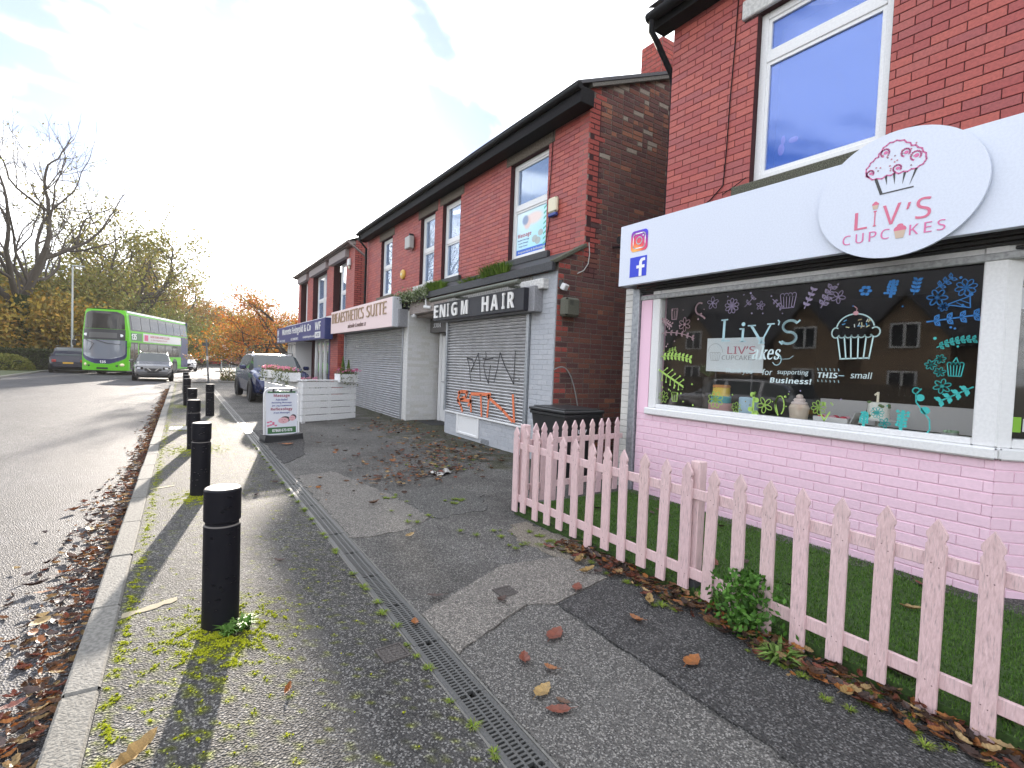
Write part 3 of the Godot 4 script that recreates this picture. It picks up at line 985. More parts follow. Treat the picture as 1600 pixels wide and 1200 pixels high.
func cupcake_signs() -> void:
	var white := grainy("white_fascia", lin(0.64, 0.685, 0.775), 0.35, 4.0, 0.04, 0.05)
	var t := thing("fascia_sign", "long white shop fascia with two square social media icons", "sign", Vector3(4.2, 2.51, -4.23), -PI / 2)
	part(t, "panel", boxm(Vector3(0, 0, -0.012), Vector3(6.3, 0.68, 0.0), 0.003), white)
	var fold := MB.new()
	fold.box(Vector3(0.0, 0.0, -0.29), Vector3(0.012, 0.68, -0.0125)); fold.box(Vector3(0.0125, 0.668, -0.29), Vector3(6.3, 0.68, -0.0125)); fold.box(Vector3(0.0125, 0.0, -0.06), Vector3(6.3, 0.01, -0.0125))
	part(t, "return_edge", fold.done(), white)
	# camera icon: a rounded square blending from orange to violet, printed
	var im := Image.create(96, 96, false, Image.FORMAT_RGB8)
	for j in 96:
		for i in 96:
			var p := Vector2(i / 95.0, j / 95.0)
			var d := p.distance_to(Vector2(0.26, 1.05))
			var k := Color(0.98, 0.80, 0.38).lerp(Color(0.96, 0.42, 0.24), clampf(d * 2.2, 0, 1)).lerp(Color(0.80, 0.18, 0.50), clampf((d - 0.35) * 2.2, 0, 1)).lerp(Color(0.22, 0.22, 0.85), clampf((d - 0.75) * 2.4, 0, 1))
			im.set_pixel(i, j, k)
	var im_m := StandardMaterial3D.new()
	im_m.albedo_texture = ImageTexture.create_from_image(im)
	im_m.roughness = 0.5
	var ins := Node3D.new()
	ins.name = "camera_icon"
	t.add_child(ins, true)
	ins.position = Vector3(0.29, 0.475, 0.0)
	var sq := MB.new()
	var outline: Array = []
	for c in [[1, 1, 0], [-1, 1, 90], [-1, -1, 180], [1, -1, 270]]:
		outline.append_array(arc2(Vector2(c[0] * 0.077, c[1] * 0.07), 0.045, 0.045, c[2], c[2] + 90, 6))
	var half := Vector2(0.122, 0.115)
	for k in outline.size():
		var a: Vector2 = outline[k]
		var b: Vector2 = outline[(k + 1) % outline.size()]
		sq.tri(Vector3(0, 0, 0.003), Vector3(b.x, b.y, 0.003), Vector3(a.x, a.y, 0.003), Vector3(0, 0, 1))
		var at := sq.uv.size() - 3
		sq.uv[at] = Vector2(0.5, 0.5)
		sq.uv[at + 1] = Vector2(0.5 + b.x / half.x * 0.5, 0.5 - b.y / half.y * 0.5)
		sq.uv[at + 2] = Vector2(0.5 + a.x / half.x * 0.5, 0.5 - a.y / half.y * 0.5)
	part(ins, "badge", sq.done(), im_m)
	var ring := MB.new()
	var rr: Array = []
	for c in [[1, 1, 0], [-1, 1, 90], [-1, -1, 180], [1, -1, 270]]:
		rr.append_array(arc2(Vector2(c[0] * 0.05, c[1] * 0.045), 0.036, 0.036, c[2], c[2] + 90, 5))
	rr.append(rr[0])
	ring.stroke(rr, 0.013, 0.005)
	ring.stroke(arc2(Vector2.ZERO, 0.04, 0.038, 0, 360, 20), 0.013, 0.005)
	ring.disc(Vector2(0.055, 0.05), 0.009, 0.009, 0.005)
	part(ins, "white_lines", ring.done(), plain("print_white", lin(0.8, 0.8, 0.82), 0.5))
	var fbk := Node3D.new()
	fbk.name = "letter_icon"
	t.add_child(fbk, true)
	fbk.position = Vector3(0.29, 0.19, 0.0)
	part(fbk, "badge", boxm(Vector3(-0.122, -0.11, 0.001), Vector3(0.122, 0.11, 0.004), 0.001), plain("print_blue", lin(0.02, 0.045, 0.55), 0.5))
	var fm := MB.new()
	fm.box(Vector3(0.018, -0.108, 0.005), Vector3(0.058, 0.035, 0.007)); fm.box(Vector3(-0.02, -0.02, 0.0052), Vector3(0.095, 0.012, 0.0072))
	fm.prism(PackedVector2Array([Vector2(0.018, 0.035), Vector2(0.058, 0.035), Vector2(0.062, 0.05), Vector2(0.074, 0.056), Vector2(0.074, 0.088), Vector2(0.05, 0.086), Vector2(0.03, 0.072), Vector2(0.02, 0.055)]), 0.005, 0.0071)
	fm.box(Vector3(0.0745, 0.056, 0.0054), Vector3(0.1, 0.088, 0.0071))
	part(fbk, "white_letter", fm.done(), plain("print_white", Color(), 0.5))
	# oval board
	var o := thing("oval_sign", "white oval board with a pink cupcake and shop name on the fascia", "sign", Vector3(4.16, 2.86, -1.542), -PI / 2)
	var ell := PackedVector2Array()
	for k in 64:
		ell.append(Vector2(cos(TAU * k / 64) * 0.504, sin(TAU * k / 64) * 0.44))
	var eb := MB.new()
	eb.prism(ell, -0.022, 0.0)
	part(o, "board", eb.done(), white)
	var spacer := MB.new()
	for u in [-0.25, 0.25]:
		spacer.tube([Vector3(u, 0, -0.04), Vector3(u, 0, -0.022)], [0.02, 0.02], 8)
	part(o, "spacer", spacer.done(), plain("dark_plastic", lin(0.03, 0.03, 0.03), 0.5))
	var rose := plain("print_rose", lin(0.62, 0.15, 0.24), 0.55)
	var mauve := plain("print_pink", lin(0.64, 0.16, 0.34), 0.55)
	var ink := plain("print_ink", lin(0.05, 0.05, 0.05), 0.55)
	var cup := Node3D.new()
	cup.name = "cupcake_emblem"
	o.add_child(cup, true)
	var off := Vector2(1.542, -2.86)
	var icing: Array = [Vector2(-1.727, 3.06), Vector2(-1.709, 3.102), Vector2(-1.684, 3.13), Vector2(-1.654, 3.15), Vector2(-1.636, 3.185), Vector2(-1.607, 3.216), Vector2(-1.568, 3.226), Vector2(-1.529, 3.223), Vector2(-1.489, 3.198), Vector2(-1.459, 3.166), Vector2(-1.421, 3.142), Vector2(-1.391, 3.104), Vector2(-1.373, 3.065), Vector2(-1.378, 3.034), Vector2(-1.404, 3.015), Vector2(-1.45, 3.006), Vector2(-1.497, 3.003), Vector2(-1.546, 3.009), Vector2(-1.595, 3.004), Vector2(-1.656, 2.998), Vector2(-1.704, 3.017)]
	var ib := MB.new()
	var n := icing.size()
	for k in n:
		# scalloped outline: little arcs bulging between the points
		var a: Vector2 = icing[k] + off
		var b: Vector2 = icing[(k + 1) % n] + off
		var mid := (a + b) / 2 + (b - a).orthogonal() * (-0.22)
		ib.stroke([a, mid, b], 0.010, 0.002)
	for s in [[-1.614, 3.166, 0.026], [-1.49, 3.13, 0.026], [-1.70, 3.045, 0.022], [-1.535, 3.035, 0.024], [-1.43, 3.09, 0.03]]:
		ib.stroke(arc2(Vector2(s[0], s[1]) + off, s[2], s[2], -40, 250, 12), 0.011, 0.002)
		ib.disc(Vector2(s[0] + 0.004, s[1]) + off, s[2] * 0.5, s[2] * 0.45, 0.0024)
	part(cup, "icing", ib.done(), mauve)
	var dots := MB.new()
	for k in 22:
		var p := Vector2(-1.55 + rng.randf_range(-0.13, 0.14), 3.09 + rng.randf_range(-0.06, 0.09)) + off
		dots.col = Color(1, 1, 1) if k % 3 else Color(0.6, 1.0, 0.9)
		dots.disc(p, 0.006, 0.006, 0.0022, 7)
	part(cup, "sprinkles", dots.done(), plain("print_pale", lin(0.5, 0.2, 0.25), 0.55))
	var rb := MB.new()
	rb.stroke([Vector2(-1.662, 2.995) + off, Vector2(-1.622, 2.880) + off], 0.018, 0.002)
	rb.stroke([Vector2(-1.629, 2.879) + off, Vector2(-1.433, 2.882) + off], 0.009, 0.0022)
	for e in [[-1.6, 2.999, -1.591, 2.933], [-1.551, 3.006, -1.544, 2.926], [-1.487, 2.995, -1.499, 2.913], [-1.422, 3.003, -1.458, 2.896]]:
		var a := Vector2(e[0], e[1]) + off
		var b := Vector2(e[2], e[3]) + off
		rb.tri(Vector3(a.x - 0.008, a.y, 0.002), Vector3(a.x + 0.008, a.y, 0.002), Vector3(b.x, b.y, 0.002), Vector3(0, 0, 1))
	part(cup, "paper_case", rb.done(), ink)
	for e in [["L", -1.782, -1.699, 2.779, 2.652], ["I", -1.662, -1.643, 2.768, 2.657], ["V", -1.605, -1.496, 2.791, 2.651], ["’", -1.465, -1.44, 2.78, 2.735], ["S", -1.41, -1.325, 2.794, 2.653]]:
		letters(o, "letter", e[0], font_sans, rose, e[2] - e[1], e[3] - e[4], Vector3((e[1] + e[2]) / 2 + off.x, (e[3] + e[4]) / 2 + off.y, 0.002), 0.002)
	for e in [["C", -1.856, -1.802], ["U", -1.769, -1.717], ["P", -1.683, -1.635], ["C", -1.609, -1.555], ["K", -1.44, -1.388], ["E", -1.357, -1.315], ["S", -1.287, -1.243]]:
		letters(o, "letter", e[0], font_sans, mauve, e[2] - e[1], 0.07, Vector3((e[1] + e[2]) / 2 + off.x, 2.588 + off.y, 0.002), 0.002)
	for e in [[-1.653, 2.805, 0.022, 0.026], [-1.494, 2.592, 0.038, 0.048]]:
		var mini := Node3D.new()
		mini.name = "small_cupcake_emblem"
		o.add_child(mini, true)
		var c := Vector2(e[0], e[1]) + off
		var mb := MB.new()
		mb.disc(c + Vector2(0, e[3] * 0.3), e[2], e[3] * 0.55, 0.002, 14)
		mb.disc(c + Vector2(0, e[3] * 0.85), e[2] * 0.5, e[3] * 0.25, 0.0021, 10)
		part(mini, "icing", mb.done(), rose)
		var cb := MB.new()
		cb.prism(PackedVector2Array([c + Vector2(-e[2] * 0.9, e[3] * 0.1), c + Vector2(e[2] * 0.9, e[3] * 0.1), c + Vector2(e[2] * 0.6, -e[3]), c + Vector2(-e[2] * 0.6, -e[3])]), 0.0022, 0.003)
		part(mini, "paper_case", cb.done(), plain("print_cream", lin(0.55, 0.42, 0.32), 0.6))

# chalk-pen drawings on the inside of the display window
func window_art(dw: Node3D) -> void:
	var r := RandomNumberGenerator.new()
	r.seed = 77
	var z := 0.461
	var chalk := plain("chalk_pen", lin(0.9, 0.9, 0.9), 0.8)
	chalk.cull_mode = BaseMaterial3D.CULL_DISABLED
	var pale := Color(0.42, 0.62, 0.66)
	var lilac := Color(0.33, 0.28, 0.40)
	var rose := Color(0.36, 0.24, 0.26)
	var lime := Color(0.36, 0.56, 0.12)
	var sky := Color(0.05, 0.22, 0.55)
	var teal := Color(0.05, 0.45, 0.42)
	# lettering
	var w := MB.new()
	w.col = pale
	var put := func(pts: Array, wd: float) -> void: w.stroke(pts, wd, z)
	put.call([Vector2(-3.035, 2.085), Vector2(-3.038, 1.885)], 0.026); put.call([Vector2(-3.068, 2.085), Vector2(-3.0, 2.088)], 0.013); put.call([Vector2(-3.06, 1.88), Vector2(-2.97, 1.88)], 0.014)
	put.call([Vector2(-2.832, 1.99), Vector2(-2.835, 1.87)], 0.024); put.call([Vector2(-2.868, 1.99), Vector2(-2.83, 1.992)], 0.012); put.call([Vector2(-2.86, 1.87), Vector2(-2.80, 1.87)], 0.012); w.disc(Vector2(-2.832, 2.035), 0.019, 0.019, z)
	put.call([Vector2(-2.75, 2.015), Vector2(-2.645, 1.86)], 0.024); put.call([Vector2(-2.645, 1.86), Vector2(-2.565, 2.02)], 0.016); put.call([Vector2(-2.785, 2.018), Vector2(-2.71, 2.018)], 0.012); put.call([Vector2(-2.595, 2.025), Vector2(-2.53, 2.025)], 0.012); put.call([Vector2(-2.67, 1.853), Vector2(-2.615, 1.853)], 0.014)
	put.call([Vector2(-2.497, 2.055), Vector2(-2.485, 2.04), Vector2(-2.492, 2.013)], 0.012)
	var ess: Array = arc2(Vector2(-2.385, 1.995), 0.065, 0.052, 40, 250, 12)
	ess.append_array(arc2(Vector2(-2.40, 1.895), 0.07, 0.052, 70, -140, 12))
	put.call(ess, 0.022)
	put.call([Vector2(-2.335, 2.02), Vector2(-2.305, 2.045)], 0.014); put.call([Vector2(-2.475, 1.862), Vector2(-2.45, 1.84)], 0.016)
	part(dw, "shop_lettering", w.done(), chalk)
	letters(dw, "script_lettering", "akes", font_serif, plain("chalk_white", lin(0.55, 0.66, 0.66), 0.8), 0.26, 0.13, Vector3(-2.59, 1.765, z), 0.001, Basis(), 0.2)
	var sw := MB.new()
	sw.col = pale
	sw.stroke(arc2(Vector2(-2.49, 1.70), 0.04, 0.05, 60, -150, 10), 0.008, z)
	sw.stroke([Vector2(-2.50, 1.72), Vector2(-2.44, 1.705), Vector2(-2.38, 1.708), Vector2(-2.345, 1.735)], 0.004, z)
	part(dw, "flourish", sw.done(), chalk)
	for e in [["Thank you", -3.0, -2.715, 1.58, 0.06], ["for", -2.62, -2.525, 1.585, 0.055], ["supporting", -2.477, -2.209, 1.585, 0.05], ["Business!", -2.539, -2.181, 1.515, 0.05], ["THIS", -2.135, -1.98, 1.575, 0.045], ["small", -1.88, -1.735, 1.583, 0.05]]:
		letters(dw, "message_lettering", e[0], font_bold if e[0] in ["Business!", "THIS"] else font_sans, plain("chalk_white", Color(), 0.8), e[2] - e[1], e[4], Vector3((e[1] + e[2]) / 2, e[3], z), 0.001, Basis(), 0.12)
	var rays := MB.new()
	rays.col = pale
	for k in 6:
		var u := -2.13 + k * 0.032
		rays.stroke([Vector2(u, 1.612), Vector2(u - 0.006, 1.632)], 0.005, z); rays.stroke([Vector2(u, 1.535), Vector2(u + 0.004, 1.518)], 0.005, z)
	rays.stroke([Vector2(-1.97, 1.575), Vector2(-1.93, 1.575)], 0.006, z)
	part(dw, "emphasis_rays", rays.done(), chalk)
	# big cupcake
	var c := MB.new()
	c.col = Color(0.52, 0.72, 0.70)
	var dome: Array = arc2(Vector2(-1.873, 1.955), 0.135, 0.118, 10, 170, 16)
	c.stroke(dome, 0.010, z)
	c.stroke(arc2(Vector2(-2.012, 1.925), 0.03, 0.042, 60, 330, 10), 0.010, z); c.stroke(arc2(Vector2(-1.73, 1.925), 0.033, 0.038, -150, 130, 10), 0.010, z)
	for k in 5:
		c.stroke(arc2(Vector2(-1.965 + k * 0.047, 1.905), 0.024, 0.022, 180, 360, 7), 0.009, z)
	for e in [[-1.995, -1.966], [-1.945, -1.925], [-1.898, -1.888], [-1.845, -1.84], [-1.79, -1.80], [-1.742, -1.762]]:
		c.stroke([Vector2(e[0], 1.882), Vector2(e[1], 1.715)], 0.010, z)
	c.stroke([Vector2(-1.97, 1.712), Vector2(-1.757, 1.722)], 0.010, z)
	for k in 15:
		var p := Vector2(-1.873 + r.randf_range(-0.10, 0.10), 1.985 + r.randf_range(-0.04, 0.05))
		c.col = [Color(0.6, 0.6, 0.35), Color(0.1, 0.35, 0.6), Color(0.6, 0.65, 0.6), Color(0.5, 0.4, 0.2)][k % 4]
		var d := Vector2.from_angle(r.randf() * TAU) * 0.012
		c.stroke([p - d, p + d], 0.006, z)
	c.col = Color(0.55, 0.30, 0.32)
	c.disc(Vector2(-1.873, 2.078), 0.02, 0.017, z + 0.0004)
	c.stroke([Vector2(-1.87, 2.09), Vector2(-1.866, 2.115), Vector2(-1.888, 2.135)], 0.005, z)
	part(dw, "cupcake_drawing", c.done(), chalk)
	# border of flowers, twigs and little cakes; the pens change colour along the frame
	var f := MB.new()
	f.col = lilac
	flower(f, Vector2(-2.965, 2.22), 0.075, 9, 0.006, z); flower(f, Vector2(-2.672, 2.20), 0.042, 5, 0.006, z); flower(f, Vector2(-3.18, 2.265), 0.065, 5, 0.005, z)
	cup_case(f, Vector2(-2.42, 2.215), 0.07, 0.055, 0.006, z, 4)
	sprig(f, Vector2(-2.56, 2.25), Vector2(-2.47, 2.16), 3, 0.03, 0.006, z, false)
	sprig(f, Vector2(-2.275, 2.145), Vector2(-2.205, 2.31), 4, 0.035, 0.009, z); sprig(f, Vector2(-2.14, 2.14), Vector2(-2.06, 2.31), 4, 0.05, 0.009, z, false); flower(f, Vector2(-2.01, 2.22), 0.055, 5, 0.006, z)
	sprig(f, Vector2(-2.83, 2.20), Vector2(-2.74, 2.29), 2, 0.04, 0.005, z, false)
	part(dw, "flower_drawing", f.done(), chalk)
	var g := MB.new()
	g.col = rose
	flower(g, Vector2(-3.51, 2.065), 0.075, 6, 0.006, z); cup_case(g, Vector2(-3.65, 2.175), 0.042, 0.05, 0.006, z, 3)
	twigs(g, Vector2(-3.82, 2.145), Vector2(-3.68, 2.05), 0.008, z, r); sprig(g, Vector2(-3.81, 1.98), Vector2(-3.38, 1.91), 6, 0.035, 0.009, z, false, -0.03)
	g.stroke(arc2(Vector2(-3.33, 2.22), 0.05, 0.06, 60, 300, 10), 0.016, z); g.stroke([Vector2(-3.33, 2.16), Vector2(-3.28, 2.13), Vector2(-3.265, 2.115)], 0.018, z)
	part(dw, "flower_drawing", g.done(), chalk)
	var l := MB.new()
	l.col = lime
	sprig(l, Vector2(-3.80, 1.72), Vector2(-3.41, 1.69), 8, 0.05, 0.010, z, true, -0.02); twigs(l, Vector2(-3.825, 1.57), Vector2(-3.49, 1.40), 0.009, z, r)
	flower(l, Vector2(-3.742, 1.272), 0.066, 7, 0.007, z); cup_case(l, Vector2(-3.59, 1.275), 0.042, 0.042, 0.006, z, 3); sprig(l, Vector2(-3.72, 1.775), Vector2(-3.61, 1.80), 3, 0.035, 0.006, z, false)
	flower(l, Vector2(-3.09, 1.29), 0.085, 8, 0.008, z); flower(l, Vector2(-2.86, 1.235), 0.05, 7, 0.006, z); flower(l, Vector2(-2.578, 1.28), 0.075, 5, 0.008, z); flower(l, Vector2(-2.11, 1.30), 0.06, 8, 0.006, z)
	l.stroke([Vector2(-2.687, 1.365), Vector2(-2.69, 1.18)], 0.022, z)
	for e in [[-2.66, 1.32], [-2.715, 1.23], [-2.66, 1.20], [-2.70, 1.37]]:
		l.disc(Vector2(e[0], e[1]), 0.026, 0.024, z)
	l.stroke(arc2(Vector2(-2.44, 1.29), 0.04, 0.085, -60, 240, 12), 0.012, z); l.stroke([Vector2(-2.46, 1.37), Vector2(-2.48, 1.31), Vector2(-2.45, 1.2)], 0.012, z)
	l.stroke([Vector2(-2.09, 1.25), Vector2(-2.06, 1.195), Vector2(-2.02, 1.27)], 0.012, z); l.disc(Vector2(-2.07, 1.335), 0.018, 0.018, z)
	part(dw, "flower_drawing", l.done(), chalk)
	var b := MB.new()
	b.col = sky
	twigs(b, Vector2(-1.645, 2.185), Vector2(-1.63, 2.31), 0.009, z, r); flower(b, Vector2(-1.815, 2.25), 0.05, 6, 0.007, z, true); sprig(b, Vector2(-1.50, 2.19), Vector2(-1.48, 2.30), 4, 0.035, 0.007, z)
	flower(b, Vector2(-1.36, 2.155), 0.06, 6, 0.008, z); flower(b, Vector2(-1.32, 2.085), 0.03, 6, 0.006, z); sprig(b, Vector2(-1.41, 1.985), Vector2(-1.125, 2.02), 4, 0.05, 0.010, z, false); flower(b, Vector2(-1.205, 2.21), 0.06, 8, 0.006, z)
	b.stroke([Vector2(-1.304, 2.10), Vector2(-1.18, 2.15), Vector2(-1.175, 2.07), Vector2(-1.304, 2.10)], 0.006, z); b.stroke([Vector2(-1.25, 2.11), Vector2(-1.2, 2.08)], 0.004, z); b.stroke([Vector2(-1.23, 2.125), Vector2(-1.18, 2.10)], 0.004, z)
	sprig(b, Vector2(-1.37, 2.22), Vector2(-1.28, 2.29), 3, 0.04, 0.006, z, false)
	part(dw, "flower_drawing", b.done(), chalk)
	var q := MB.new()
	q.col = teal
	sprig(q, Vector2(-1.342, 1.80), Vector2(-1.137, 1.85), 7, 0.032, 0.007, z, false, -0.02)
	for e in [[-1.37, 1.676, 0.036], [-1.317, 1.718, 0.032], [-1.316, 1.626, 0.034], [-1.297, 1.526, 0.052]]:
		flower(q, Vector2(e[0], e[1]), e[2], 6, 0.006, z)
	cup_case(q, Vector2(-1.232, 1.64), 0.045, 0.04, 0.006, z, 4); q.stroke([Vector2(-1.25, 1.69), Vector2(-1.23, 1.73), Vector2(-1.215, 1.69)], 0.006, z)
	sprig(q, Vector2(-1.13, 1.53), Vector2(-1.31, 1.415), 4, 0.045, 0.010, z)
	q.stroke([Vector2(-1.415, 1.50), Vector2(-1.445, 1.46), Vector2(-1.44, 1.40), Vector2(-1.39, 1.33), Vector2(-1.355, 1.28), Vector2(-1.35, 1.21), Vector2(-1.37, 1.175)], 0.009, z); q.disc(Vector2(-1.418, 1.435), 0.026, 0.026, z); q.disc(Vector2(-1.385, 1.345), 0.03, 0.028, z)
	q.stroke(arc2(Vector2(-1.445, 1.485), 0.022, 0.022, 0, 300, 9), 0.008, z)
	twigs(q, Vector2(-1.525, 1.185), Vector2(-1.515, 1.33), 0.009, z, r); twigs(q, Vector2(-1.77, 1.19), Vector2(-1.765, 1.30), 0.008, z, r); flower(q, Vector2(-1.63, 1.225), 0.04, 5, 0.006, z); flower(q, Vector2(-1.68, 1.30), 0.045, 9, 0.004, z)
	part(dw, "flower_drawing", q.done(), chalk)
	var dots := MB.new()
	for k in 120:
		var p := Vector2(r.randf_range(-3.8, -1.13), r.randf_range(1.19, 2.33))
		var edge := minf(minf(p.x + 3.82, -1.12 - p.x), minf(p.y - 1.18, 2.36 - p.y))
		if edge > 0.26: continue
		dots.col = lime if p.x < -3.2 and p.y < 1.8 or p.y < 1.4 and p.x < -2.0 else (rose if p.x < -3.2 else (lilac if p.x < -1.9 else (sky if p.y > 1.9 else teal)))
		var s := r.randf_range(0.005, 0.011)
		dots.disc(p, s, s, z, 7)
	part(dw, "dot_drawing", dots.done(), chalk)

# cakes and cards standing on the display shelf
func window_cakes() -> void:
	var at := func(u: float, v: float, w: float) -> Vector3: return Vector3(SHOP - w, v, u)
	var base := 1.15
	var card := thing("shop_card", "white card with faint cupcake logo standing in the display window", "card", at.call(-3.02, 1.575, 0.30), -PI / 2)
	part(card, "board", boxm(Vector3(-0.31, 0.0, -0.004), Vector3(0.31, 0.345, 0.004)), plain("card_white", lin(0.62, 0.68, 0.68), 0.7))
	var cm := MB.new()
	cup_case(cm, Vector2(-0.21, 0.15), 0.06, 0.035, 0.004, 0.006, 4); cm.stroke(arc2(Vector2(-0.21, 0.20), 0.085, 0.09, 0, 180, 12), 0.004, 0.006)
	part(card, "emblem", cm.done(), plain("card_grey", lin(0.30, 0.33, 0.33), 0.7))
	letters(card, "lettering", "LIV’S", font_sans, plain("card_rose", lin(0.45, 0.16, 0.2), 0.7), 0.30, 0.075, Vector3(0.08, 0.22, 0.006), 0.002)
	letters(card, "lettering", "CUPCAKES", font_sans, plain("card_grey", Color(), 0.7), 0.36, 0.045, Vector3(0.05, 0.145, 0.006), 0.002)
	var legs := MB.new()
	for u in [-0.2, 0.2]:
		legs.box(Vector3(u - 0.008, -0.425, -0.02), Vector3(u + 0.008, 0.0, -0.005))
	part(card, "stand", legs.done(), plain("dark_plastic", lin(0.03, 0.03, 0.03), 0.5))
	var tier := thing("tiered_cake", "tall tiered cake in yellow, teal and pink in the window", "cake", at.call(-3.19, base, 0.22), -PI / 2)
	for e in [["tier", 0.0, 0.10, 0.12, lin(0.48, 0.26, 0.24)], ["tier", 0.101, 0.07, 0.10, lin(0.08, 0.34, 0.36)], ["tier", 0.172, 0.09, 0.085, lin(0.62, 0.44, 0.06)], ["icing_cap", 0.262, 0.025, 0.088, lin(0.46, 0.2, 0.05)]]:
		var mb := MB.new()
		mb.lathe([Vector2(0, e[1]), Vector2(e[3], e[1]), Vector2(e[3], e[1] + e[2] - 0.01), Vector2(e[3] - 0.01, e[1] + e[2]), Vector2(0, e[1] + e[2])], 20)
		part(tier, e[0], mb.done(), plain("cake_%.3f" % e[1], e[4], 0.6))
	var bc := thing("iced_cake", "pale blue iced cake with dots standing in the window", "cake", at.call(-2.87, base, 0.24), -PI / 2)
	var bm := MB.new()
	bm.lathe([Vector2(0, 0.02), Vector2(0.085, 0.02), Vector2(0.09, 0.03), Vector2(0.09, 0.17), Vector2(0.08, 0.18), Vector2(0, 0.18)], 20)
	part(bc, "body", bm.done(), plain("cake_blue", lin(0.34, 0.50, 0.58), 0.6))
	var bd := MB.new()
	bd.lathe([Vector2(0, 0), Vector2(0.11, 0), Vector2(0.11, 0.02), Vector2(0, 0.02)], 20)
	part(bc, "board", bd.done(), plain("cake_board", lin(0.5, 0.5, 0.5), 0.4))
	var dcol := plain("cake_gold", lin(0.35, 0.3, 0.1), 0.5)
	for k in 7:
		var dm := MB.new()
		var a := k * 0.45
		dm.ball(Vector3(cos(a) * 0.09, 0.05 + 0.03 * (k % 4), sin(a) * 0.09), Vector3(0.008, 0.008, 0.004), 6, 4)
		part(bc, "dot", dm.done(), dcol)
	var pc := thing("drip_cake", "small cream cake with piped swirl top in the window", "cake", at.call(-2.40, base, 0.20), -PI / 2)
	var pm := MB.new()
	pm.lathe([Vector2(0, 0), Vector2(0.07, 0), Vector2(0.085, 0.12), Vector2(0.07, 0.15), Vector2(0, 0.15)], 18)
	part(pc, "body", pm.done(), plain("cake_cream", lin(0.6, 0.5, 0.38), 0.6))
	var sm := MB.new()
	for k in 3:
		sm.ball(Vector3(0, 0.16 + k * 0.03, 0), Vector3(0.07 - k * 0.02, 0.025, 0.07 - k * 0.02), 12, 6)
	part(pc, "swirl", sm.done(), plain("cake_swirl", lin(0.62, 0.52, 0.46), 0.6))
	var bx := thing("cake_box", "open white box of red topped cupcakes in the window", "box", at.call(-2.08, base, 0.25), -PI / 2 + 0.1)
	var wm := plain("box_card", lin(0.55, 0.55, 0.53), 0.7)
	var bxm := MB.new()
	bxm.box(Vector3(-0.13, 0, -0.09), Vector3(0.13, 0.006, 0.09)); bxm.box(Vector3(-0.13, 0.006, 0.085), Vector3(0.13, 0.07, 0.09)); bxm.box(Vector3(-0.13, 0.006, -0.09), Vector3(0.13, 0.07, -0.085)); bxm.box(Vector3(-0.13, 0.006, -0.085), Vector3(-0.125, 0.07, 0.085)); bxm.box(Vector3(0.125, 0.006, -0.085), Vector3(0.13, 0.07, 0.085))
	part(bx, "tray", bxm.done(), wm)
	part(bx, "lid", boxm(Vector3(0.135, 0.0, -0.1), Vector3(0.14, 0.16, 0.1)), wm, Transform3D(Basis(Vector3.BACK, -0.35), Vector3(0.0, 0.02, 0)))
	for k in 6:
		var km := MB.new()
		km.ball(Vector3(-0.085 + (k % 3) * 0.085, 0.055, -0.04 + 0.08 * (k / 3)), Vector3(0.035, 0.03, 0.035), 10, 6)
		part(bx, "cupcake", km.done(), plain("cake_red" if k % 2 else "cake_pinkish", lin(0.45, 0.03, 0.06) if k % 2 else lin(0.6, 0.35, 0.38), 0.5))
	var one := thing("birthday_cake", "white cake with green leaves and number one topper on stand", "cake", at.call(-1.77, base, 0.20), -PI / 2)
	var st := MB.new()
	st.lathe([Vector2(0, 0), Vector2(0.06, 0), Vector2(0.05, 0.01), Vector2(0.018, 0.02), Vector2(0.018, 0.07), Vector2(0.13, 0.075), Vector2(0.13, 0.085), Vector2(0, 0.085)], 22)
	part(one, "stand", st.done(), plain("stand_white", lin(0.6, 0.6, 0.58), 0.3))
	var ob := MB.new()
	ob.lathe([Vector2(0, 0.086), Vector2(0.075, 0.086), Vector2(0.075, 0.21), Vector2(0.065, 0.22), Vector2(0, 0.22)], 20)
	part(one, "body", ob.done(), plain("cake_white", lin(0.66, 0.68, 0.6), 0.6))
	var lf := MB.new()
	for k in 14:
		var a := rng.randf() * TAU
		lf.ball(Vector3(cos(a) * 0.072, 0.10 + rng.randf() * 0.13, sin(a) * 0.072), Vector3(0.018, 0.012, 0.018), 6, 4)
	part(one, "leaf_trim", lf.done(), plain("cake_leaf", lin(0.10, 0.18, 0.06), 0.6))
	letters(one, "number_topper", "1", font_bold, plain("topper", lin(0.7, 0.66, 0.5), 0.4), 0.035, 0.085, Vector3(-0.02, 0.262, 0), 0.008)
	var bowl := thing("glass_bowl", "small bowl of pale green succulents at the window end", "bowl", at.call(-1.29, base, 0.26), -PI / 2)
	var bw := MB.new()
	bw.lathe([Vector2(0, 0), Vector2(0.035, 0), Vector2(0.05, 0.03), Vector2(0.05, 0.04), Vector2(0, 0.035)], 16)
	part(bowl, "dish", bw.done(), plain("dish", lin(0.4, 0.42, 0.4), 0.3))
	var sc := MB.new()
	for k in 9:
		sc.ball(Vector3(rng.randf_range(-0.03, 0.03), 0.045, rng.randf_range(-0.03, 0.03)), Vector3(0.016, 0.014, 0.016), 7, 4)
	part(bowl, "succulents", sc.done(), plain("succulent", lin(0.28, 0.42, 0.28), 0.7))
	var pot := thing("pot_plant", "small dark green pot plant beside the white card", "plant", at.call(-3.42, 1.15, 0.12), 0)
	var pt := MB.new()
	pt.lathe([Vector2(0, 0), Vector2(0.05, 0), Vector2(0.065, 0.36), Vector2(0, 0.36)], 14)
	part(pot, "pot", pt.done(), plain("pot_dark", lin(0.04, 0.035, 0.03), 0.6))
	var pl := MB.new()
